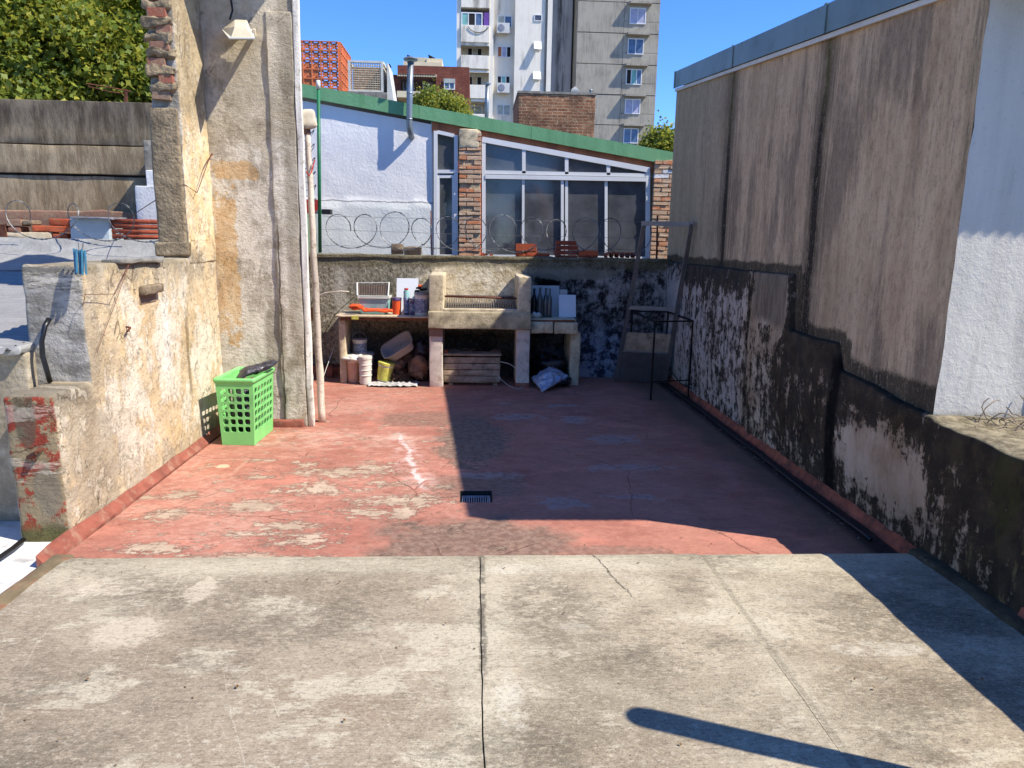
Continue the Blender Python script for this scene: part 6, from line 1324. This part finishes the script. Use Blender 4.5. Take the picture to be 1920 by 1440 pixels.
# ---- things on the right bench
a, e, z0, z1 = rx(997, 536, 1049, 590, 8.6); tag(MB().hexa([(a, 8.56, RB), (e, 8.56, RB), (e, 8.58, RB), (a, 8.58, RB), (a, 8.66, z1), (e, 8.66, z1), (e, 8.68, z1), (a, 8.68, z1)]).build('cream_board', M['creamp']), 'large cream board behind the bottles on the right bench', 'board')
a, e, z0, z1 = rx(1048, 553.5, 1080, 590, 8.45); tag(MB().hexa([(a, 8.42, RB), (e, 8.42, RB), (e, 8.44, RB), (a, 8.44, RB), (a, 8.50, z1), (e, 8.50, z1), (e, 8.52, z1), (a, 8.52, z1)]).build('white_board', M['whitep']), 'bright white board at the right end of the right bench', 'board')
a, e, z0, z1 = rx(1049, 543, 1063, 553, 8.66); tag(MB().box(a, e, 8.62, 8.70, RB, z1).build('cream_box', M['creamp']), 'tall cream box peeping over the white board on the right bench', 'box')
for k, (px, ht, r_, m_, lab) in enumerate(((1001, 541, .035, 'blackp', 'dark bottle nearest the grill shoulder on the right bench'), (1012, 539, .034, 'bottle', 'grey bottle beside the dark one on the right bench'), (1023, 540, .033, 'bottle', 'middle tall grey bottle on the right bench'), (1030, 541, .031, 'bottle', 'rightmost tall grey bottle on the right bench'))):
    p = at(px, 580, 8.40-.03*(k % 2)); h = at(px, ht, p.y).z-RB
    bt = thing('bottle', lab, 'bottle', (p.x, p.y, RB), 'bottles on the right bench'); MB().lathe([(r_*.9, 0), (r_, .01), (r_, h*.58), (r_*.85, h*.68), (r_*.4, h*.80), (r_*.36, h*.97), (r_*.42, h), (0, h)], (p.x, p.y, RB), 18).build('glass', M[m_], bt, ang=50)
tag(MB().blob(Vector((at(1004, 590, 8.3).x, 8.28, RB+.03)), .06, .04, .035, 12, amp=.6, seed=2).build('crumpled_bag', M['bucket'], smooth=True), 'small crumpled white bag before the dark bottle', 'bag')
# ------------------------------------------------------------------ on top of the back wall
WT = 1.472
def wb(name, lab, cat, px0, px1, py0, py1, mat, Y0=8.83, Y1=8.96, grp=None, seed=0, zb=None, amp=.004):
    a, e, z0, z1 = rx(px0, py0, px1, py1, Y0); return tag(MB().rough(a, e, Y0, Y1, WT+.001 if zb is None else zb, z1, seg=.05, amp=amp, r=.007, seed=seed).build(name, M[mat], smooth=True), lab, cat, grp), z1
wb('stone', 'upright brown stone on the back wall before the white house', 'stone', 733.5, 755, 458, 478, 'stone', amp=.012, seed=3); wb('stone', 'flat brown stone lying beside the upright one on the back wall', 'stone', 757, 790, 463.5, 479, 'stone', amp=.014, seed=5)
g1 = 'loose bricks on the back wall'
_, zt_ = wb('brick', 'left lower brick of the orange three-brick stack on the back wall', 'brick', 967.5, 985.5, 471, 486, 'newbrick', grp=g1, seed=11); wb('brick', 'right lower brick of the orange three-brick stack on the back wall', 'brick', 986.5, 1007, 471, 486, 'newbrick', grp=g1, seed=12)
a, e, z0, z1 = rx(967.5, 457, 1006, 470.5, 8.83); mx_ = (a+e)/2+.01; b = MB(); b.prism([(a, zt_+.004), (e, zt_+.004), (e, z1), (mx_+.07, z1), (mx_+.01, zt_+.025), (mx_-.05, z1), (a, z1)][::-1], 'y', 8.825, 8.85); b.box(a, e, 8.851, 8.95, zt_+.004, z1); tag(b.build('notched_brick', M['newbrick']), 'notched orange brick on top of the three-brick stack', 'brick', g1)
for k, (y0, y1, mt_) in enumerate(((481, 486, 'planks'), (475.5, 480.5, 'tileclay'), (470, 475, 'board'))): wb('flat_tile', ('lowest', 'middle', 'top')[k]+' thin tile of the small pile right of the notched brick', 'tile', 1008+k*.5, 1036-k*5, y0, y1, mt_, zb=at(1020, y1, 8.83).z if k else None, seed=k, grp='thin tiles on the back wall')
for k in range(4):
    y1 = 487-k*9; wb('brick', ('bottom', 'second', 'third', 'topmost')[k]+' brick of the four-high dark stack on the back wall', 'brick', 1041.5+(.5, 0, 1.5, 2)[k], 1084-(1, 1.5, 0, 3)[k], y1-8.4, y1, 'tileclay', zb=at(1060, y1, 8.83).z+.002 if k else None, grp=g1, seed=k+20)
wb('brick', 'left bottom brick of the low stack beside the four-high one', 'brick', 1085.5, 1102, 479, 487.5, 'tileclay', grp=g1, seed=31); wb('brick', 'right bottom brick of the low stack beside the four-high one', 'brick', 1103, 1121, 479, 487.5, 'tileclay', grp=g1, seed=32)
wb('brick', 'bright orange brick lying across the low stack on the back wall', 'brick', 1085, 1122, 469.5, 478.5, 'newbrick', zb=at(1100, 478.8, 8.83).z, grp=g1, seed=33)
wb('tile_batten', 'thin batten under the row of curved clay tiles on the back wall', 'batten', 1136, 1198, 484.5, 488.5, 'boardb')
zb_ = at(1160, 484, 8.83).z+.003; side_ = ['leftmost', 'second from left', 'third from left', 'third from right', 'second from right', 'rightmost']
for k in range(6):
    px = 1143+k*10.2; p = at(px, 476, 8.83); r_ = .042; b = MB(); vs = []; fs = []; n = 14
    for i in range(n+1):
        a_ = R(-35)+R(250)*i/n
        for rr_ in (r_, r_-.013):
            for Y in (8.81, 9.0): vs.append((p.x+rr_*math.cos(a_), Y, zb_+.046+rr_*math.sin(a_)))
    for i in range(n): o_ = i*4; fs += [(o_, o_+1, o_+5, o_+4), (o_+2, o_+6, o_+7, o_+3), (o_, o_+4, o_+6, o_+2), (o_+1, o_+3, o_+7, o_+5)]
    fs += [(0, 2, 3, 1), (n*4, n*4+1, n*4+3, n*4+2)]; zmin = min(v[2] for v in vs); vs = [(v[0], v[1], v[2]-zmin+zb_) for v in vs]
    tag(b.add(vs, fs).build('curved_tile', M['tileclay'], smooth=False), side_[k]+' of the six curved clay tiles standing end-on on the back wall', 'clay tile', 'curved clay tiles standing on the back wall')
b = MB(); rg_ = random.Random(4)
for k in range(26):
    p = at(rg_.uniform(902, 924), rg_.uniform(470, 484), 8.86); p.z = WT+.004+abs(rg_.gauss(0, .018)); u = Vector((rg_.uniform(-1, 1), rg_.uniform(-1, 1), rg_.uniform(-.6, .6))).normalized()*.022; v = u.orthogonal().normalized()*.014; b.add([p-u, p-v, p+u, p+v], [(0, 1, 2, 3)])
tag(b.build('dead_leaves', M['newbrick']), 'small drift of orange dead leaves on the back wall before the brick pier', 'leaves', kind='stuff')
# ------------------------------------------------------------------ screen door leaning in the corner
sd_ = thing('screen_door', 'old aluminium screen door frame leaning askew in the far right corner', 'door', (2.1, 8.66, 0))
BL, BR, TL, TR = gnd(1154, 714, .01), Vector((2.30, 8.42, .01)), at(1208, 419, 8.10), at(1297, 420, 7.84)
b = MB(); b.bar(BL, TL, .045, .03, (0, 1, 0)); b.build('stile', M['alu'], sd_); MB().bar(BR, TR, .045, .03, (0, 1, 0)).build('stile', M['alu'], sd_)
MB().bar(TL+Vector((-.03, -.001, 0)), TR+Vector((.03, -.001, 0)), .05, .034, (0, 1, 0)).build('top_rail', M['alu'], sd_)
LM, RM = BL.lerp(TL, .49), BR.lerp(TR, .49); MB().bar(LM, RM, .045, .026, (0, 1, 0)).build('mid_rail', M['alu'], sd_)
L1, R1 = BL.lerp(TL, .205), BR.lerp(TR, .205); MB().bar(L1, R1, .02, .02, (0, 1, 0)).build('lock_rail', M['alu'], sd_)
b = MB(); n = 30
for k in range(n):
    a0, a1 = BL.lerp(BR, (k+.5)/n), L1.lerp(R1, (k+.5)/n); b.bar(a0+Vector((0, .0, 0)), a1, .016, .008 if k % 2 else .014, (0, 1, 0))
b.build('ribbed_panel', M['alu'], sd_)
L2, R2 = BL.lerp(TL, .33), BR.lerp(TR, .33); MB().hexa([L1+Vector((0.02, 0, 0)), R1+Vector((-.02, 0, 0)), R1+Vector((-.02, .006, 0)), L1+Vector((.02, .006, 0)), L2+Vector((.02, 0, 0)), R2+Vector((-.02, 0, 0)), R2+Vector((-.02, .006, 0)), L2+Vector((.02, .006, 0))]).build('plywood_panel', M['planks'], sd_)
fr_ = L1.lerp(R1, .25)+Vector((0, -.004, .03)); MB().box(fr_.x, fr_.x+.075, fr_.y-.008, fr_.y, fr_.z+.03, fr_.z+.12).build('socket_plate', M['creamp'], sd_)
# black iron rack
rk = thing('iron_rack', 'thin black iron frame rack standing before the leaning door', 'rack', (2.18, 8.1, 0))
A, B_, Cc, D = gnd(1220, 750), Vector((2.345, 7.60, 0)), gnd(1179, 712), Vector((2.34, 8.60, 0)); hh = .845; tops = []
for p in (A, B_, Cc, D): t_ = p+Vector((0, 0, hh)); tops.append(t_); MB().bar(p, t_, .018, .018).build('leg', M['blackm'], rk)
b = MB(); [b.bar(tops[i]+Vector((0, 0, .001)), tops[j]+Vector((0, 0, .001)), .018, .017) for i, j in ((0, 1), (2, 3), (0, 2), (1, 3))]; b.build('top_frame', M['blackm'], rk)
b = MB(); [b.bar(p+Vector((0, 0, z_)), q_+Vector((0, 0, z_)), .010, .010) for p, q_, z_ in ((A, B_, .20), (Cc, D, .20), (Cc, D, .05))]; b.build('stretcher', M['blackm'], rk)
tag(MB().tube([Vector(D)+Vector((0, 0, .28)), Vector(D).lerp(B_, .35)+Vector((0, 0, .16)), Vector(D).lerp(B_, .7)+Vector((0, 0, .10)), Vector(B_)+Vector((.03, 0, .11))], .007, 6).build('hanging_cable', M['blackp'], smooth=True), 'black cable drooping between the right legs of the iron rack', 'cable')
# ------------------------------------------------------------------ plank, post, lamp
tag(MB().rough(-1.470, -1.418, 6.300, 6.335, .0, 4.35, seg=.12, amp=.010, r=.008, seed=5, fr=2).build('plank_and_lit_edge', M['plankw'], smooth=True), 'tall white flaking plank upright by the pillar, its upper part standing in for the sunlit pillar edge', 'plank')  # plank real low down; upper length stands in for the pillar's sunlit edge
ps = thing('wooden_post', 'thin bleached wooden post standing right of the white plank', 'post', (-1.37, 6.46, 0))
n = 26; a = gnd(604, 791); e = at(577, 250, 6.42); pts = [a.lerp(e, i/n)+Vector((.010*nz(i*.35, 2), 0, 0)) for i in range(n+1)]; pts[0].z = -.003
MB().tube(pts, .03, 12, rr=[.034-.010*i/n+.003*nz(i*.9, 7) for i in range(n+1)]).build('shaft', M['post'], ps, smooth=True)
MB().tube([at(574, 322, 6.37), at(580, 330, 6.36), at(584, 322, 6.38), at(590, 300, 6.40), at(586, 318, 6.41)], .006, 6).build('red_tie', M['redbox'], ps, smooth=True)
p = at(574, 224, 6.42); hd = thing('weathered_box', 'weathered pale junction box on top of the thin wooden post', 'box', p-Vector((0, 0, .08)))
MB().rough(-.080, .080, -.07, .07, -.075, .075, seg=.02, amp=.012, r=.022, fr=8, M=Matrix.Translation(p) @ Matrix.Rotation(.3, 4, 'Z') @ Matrix.Rotation(-.15, 4, 'Y')).build('body', M['lamp'], hd, smooth=True)
MB().rough(-.03, .035, -.035, .03, -.12, -.06, seg=.02, amp=.016, r=.015, fr=9, M=Matrix.Translation(p)).build('wrapping', M['sack'], hd, smooth=True)
# flood lamp on the pillar
fl = thing('wall_floodlight', 'old yellowed floodlight on a bracket high on the ochre pillar', 'floodlight', at(452, 55, 6.2))
A, B_, Cc, D = at(417, 52, 6.02), at(465, 71, 5.96), at(478, 64, 6.16), at(425, 47, 6.25)
A, B_, Cc, D = at(418, 53, 5.98), at(434, 71, 5.90), at(477, 71, 5.92), at(464, 50, 6.05); T1, T2, T3, T4 = at(425, 43, 6.10), at(438, 50, 6.05), at(466, 50, 6.06), at(462, 35, 6.12)
yy0, yy1 = 5.96, 6.20; zl, zr = at(440, 70, 5.96), at(418, 53, 6.2)
F0, F1, F2, F3 = at(433, 71, 5.96), at(476, 71, 5.96), at(468, 53, 6.24), at(417, 53, 6.24)
U0, U1, U2, U3 = at(440, 52, 6.02), at(462, 53, 6.02), at(463, 38, 6.24), at(440, 36, 6.24)
b = MB(); b.hexa([F0, F1, F2, F3, U0+Vector((0, 0, .005)), U1, U2, U3]); b.build('housing', M['lamp'], fl)
o_ = Vector((0, 0, -.012)); MB().hexa([F0+o_+Vector((-.012, -.012, 0)), F1+o_+Vector((.012, -.012, 0)), F2+o_+Vector((.012, .01, 0)), F3+o_+Vector((-.012, .01, 0)), F0+Vector((-.012, -.012, -.001)), F1+Vector((.012, -.012, -.001)), F2+Vector((.012, .01, -.001)), F3+Vector((-.012, .01, -.001))]).build('rim', M['trim'], fl)
o2 = Vector((0, 0, -.02)); ins = lambda p: p.lerp((F0+F1+F2+F3)/4, .10); MB().hexa([ins(F0)+o2, ins(F1)+o2, ins(F2)+o2, ins(F3)+o2, ins(F0)+o_*1.1, ins(F1)+o_*1.1, ins(F2)+o_*1.1, ins(F3)+o_*1.1]).build('glass', M['lampg'], fl)
MB().bar((F1+F2)/2+Vector((.015, 0, 0)), at(478, 60, 6.31), .018, .05).build('bracket', M['lamp'], fl)
tag(MB().tube([at(431, 36, 6.24), at(436, 20, 6.28), at(434, 5, 6.3), at(430, -20, 6.31), at(430, -60, 6.31)], .008, 8).build('lamp_cable', M['blackp'], smooth=True), 'black cable rising from the floodlight up the pillar', 'cable')
# ------------------------------------------------------------------ laundry basket
BX0, BX1, BY0, BY1, BH = -2.035, -1.735, 5.69, 6.21, .54
lb = thing('laundry_basket', 'bright green plastic laundry basket with square holes by the cream wall', 'basket', ((BX0+BX1)/2, (BY0+BY1)/2, 0))
cxb, cyb = (BX0+BX1)/2, (BY0+BY1)/2; hw, hd2 = (BX1-BX0)/2, (BY1-BY0)/2; rot = Matrix.Rotation(R(-2), 4, 'Z')
def bpt(x_, y_, z_):                 # taper: narrower at the base
    k = .86+.14*z_/BH; return Matrix.Translation((cxb, cyb, 0)) @ rot @ Vector((x_*hw*k, y_*hd2*(.93+.07*z_/BH), z_))
def panel(fixed, sgn, axis, ncol, half, lo, hi):
    """one perforated wall: sheet cells with inner and outer skins around rounded holes"""
    b = MB(); th = .010; nrow = 6; us = [-1+2*0, ]; m_ = .16 if ncol == 4 else .10
    cols = []; span = (2-2*m_)/ncol
    for k in range(ncol): cols.append((-1+m_+span*k+span*.13, -1+m_+span*(k+1)-span*.13))
    rows = []; rs = (hi-lo)/nrow
    for k in range(nrow): rows.append((lo+rs*k+rs*.14, lo+rs*(k+1)-rs*.14))
    ug = sorted(set([-1, 1]+[q for c_ in cols for q in c_])); zg = sorted(set([0.0, BH-.01]+[q for r_ in rows for q in r_]))
    def P(u, z_, d):
        off = sgn*(1-d/(hw if axis == 'x' else hd2)); return bpt(off, u, z_) if axis == 'x' else bpt(u, off, z_)
    def quad(u0, u1, z0, z1):
        a = [P(u0, z0, 0), P(u1, z0, 0), P(u1, z1, 0), P(u0, z1, 0)]; c_ = [P(u0, z0, th), P(u1, z0, th), P(u1, z1, th), P(u0, z1, th)]; b.add(a, [(0, 1, 2, 3)]); b.add(c_, [(3, 2, 1, 0)])
    for i in range(len(ug)-1):
        for j in range(len(zg)-1):
            u0, u1, z0, z1 = ug[i], ug[i+1], zg[j], zg[j+1]
            if any(abs(u0-c_[0]) < 1e-6 for c_ in cols) and any(abs(z0-r_[0]) < 1e-6 for r_ in rows):
                # hole: corner fillets and reveal walls
                cu, cz = (u1-u0)*.20, (z1-z0)*.18; ring = [(u0+cu, z0), (u1-cu, z0), (u1, z0+cz), (u1, z1-cz), (u1-cu, z1), (u0+cu, z1), (u0, z1-cz), (u0, z0+cz)]
                for (c0, c1, cc) in (((u0, z0+cz), (u0+cu, z0), (u0, z0)), ((u1-cu, z0), (u1, z0+cz), (u1, z0)), ((u1, z1-cz), (u1-cu, z1), (u1, z1)), ((u0+cu, z1), (u0, z1-cz), (u0, z1))):
                    b.add([P(*c0, 0), P(*c1, 0), P(*cc, 0)], [(0, 1, 2)]); b.add([P(*c0, th), P(*c1, th), P(*cc, th)], [(2, 1, 0)])
                for k in range(8): p0, p1 = ring[k], ring[(k+1) % 8]; b.add([P(*p0, 0), P(*p1, 0), P(*p1, th), P(*p0, th)], [(0, 1, 2, 3)])
            else: quad(u0, u1, z0, z1)
    return b.build('side_wall', M['bgreen'], lb)
panel(None, -1, 'y', 4, hw, .10, .475); panel(None, 1, 'y', 4, hw, .10, .475); panel(None, 1, 'x', 6, hd2, .10, .475); panel(None, -1, 'x', 6, hd2, .10, .475)
MB().hexa([bpt(-1, -1, 0), bpt(1, -1, 0), bpt(1, 1, 0), bpt(-1, 1, 0), bpt(-.97, -.98, .012), bpt(.97, -.98, .012), bpt(.97, .98, .012), bpt(-.97, .98, .012)]).build('base', M['bgreen'], lb)
b = MB(); vs = []; fs = []; N_ = 48; prof = [(.99, BH-.035), (1.05, BH-.03), (1.09, BH-.012), (1.09, BH+.004), (1.03, BH+.012), (.97, BH+.004), (.95, BH-.01)]
for k, (s_, z_) in enumerate(prof):
    for i in range(N_):
        a_ = 2*math.pi*(i+.5)/N_; ca, sa = math.cos(a_), math.sin(a_); p_ = .30
        ux = math.copysign(abs(ca)**p_, ca); uy = math.copysign(abs(sa)**p_, sa); m__ = max(abs(ux), abs(uy)); ux, uy = ux/m__*.995, uy/m__*.995
        kx = s_; ky = 1+(s_-1)*hw/hd2; vs.append(bpt(ux*kx, uy*ky, z_))
for k in range(len(prof)-1):
    for i in range(N_): fs.append((k*N_+i, k*N_+(i+1) % N_, (k+1)*N_+(i+1) % N_, (k+1)*N_+i))
b.add(vs, fs).build('rim', M['bgreen'], lb, smooth=True)
b = MB(); pts = [bpt(-.2, -.4, BH-.04), bpt(.15, -.3, BH+.03), bpt(.6, -.05, BH+.045), bpt(.95, .25, BH+.055), bpt(1.25, .55, BH+.075), bpt(1.42, .75, BH+.075)]
b = MB(); n = 26; vs = []; fs = []; m_ = 14
for i in range(n+1):
    t = i/n*(len(pts)-1); k = min(int(t), len(pts)-2); p = pts[k].lerp(pts[k+1], t-k); w_ = .075*math.sin(math.pi*min(1, .12+t/5*.95))**.6+.012
    for j in range(m_):
        a_ = 2*math.pi*j/m_; q_ = Vector((-.55*math.cos(a_)*w_, .8*math.cos(a_)*w_, .42*math.sin(a_)*w_))
        d = 1+.35*nz(i*.35, j*.9, 3)+.2*nz(i*1.1, j*2.1, 5); vs.append(p+q_*d)
for i in range(n):
    for j in range(m_): fs.append((i*m_+j, i*m_+(j+1) % m_, (i+1)*m_+(j+1) % m_, (i+1)*m_+j))
fs += [tuple(range(m_))[::-1], tuple(range(n*m_, (n+1)*m_))]
tag(b.add(vs, fs).build('black_bag', M['bagg'], smooth=True), 'folded black plastic bag draped over the rim of the green basket', 'bag')
tag(MB().blob(bpt(0, 0, .24), .105, .21, .215, 24, amp=.22, seed=9, fr=6).build('filled_bag', M['bag'], smooth=True), 'stuffed black bin bag inside the green basket, seen through its holes', 'bag')
# ------------------------------------------------------------------ litter: pebbles, chips and dead leaves on the floors
b = MB(); rg_ = random.Random(11)
for k in range(150):
    if k % 3: x_, y_, z_ = rg_.uniform(-1.8, 2.2), rg_.uniform(3.6, 7.9), .006
    else: x_, y_, z_ = rg_.uniform(-1.8, 2.2), rg_.uniform(1.6, 3.3), .094
    s_ = rg_.uniform(.002, .005); b.blob((x_, y_, z_), s_, s_*rg_.uniform(.6, 1), s_*.6, 5, amp=.4, seed=k)
for k in range(60): y_ = rg_.uniform(3.6, 8.4); b.blob((2.25-abs(rg_.gauss(0, .04)), y_, .008), .008, .006, .004, 5, amp=.5, seed=k)
tag(b.build('gravel_crumbs', M['stone']), 'crumbs of grit and flaked mortar scattered over both floors', 'grit', kind='stuff')
b = MB()
for k in range(34):
    x_, y_, z_ = (rg_.uniform(-1.6, 2.2), rg_.uniform(3.7, 8), .012) if k % 2 else (rg_.uniform(-1.6, 2.2), rg_.uniform(1.6, 3.3), .100)
    a_ = rg_.uniform(0, 6.28); u = Vector((math.cos(a_), math.sin(a_), .15))*rg_.uniform(.004, .009); v = Vector((-math.sin(a_), math.cos(a_), rg_.uniform(-.3, .3)))*.006; p = Vector((x_, y_, z_)); b.add([p-u, p-v, p+u, p+v+Vector((0, 0, .003))], [(0, 1, 2), (0, 2, 3)])
tag(b.build('dead_leaf_bits', M['dryleaf']), 'tiny dry leaf bits scattered over the terrace', 'leaf litter', kind='stuff')
for o_ in [o_ for o_ in bpy.data.objects if o_.name.startswith('brick_mesh')]: bpy.data.objects.remove(o_)
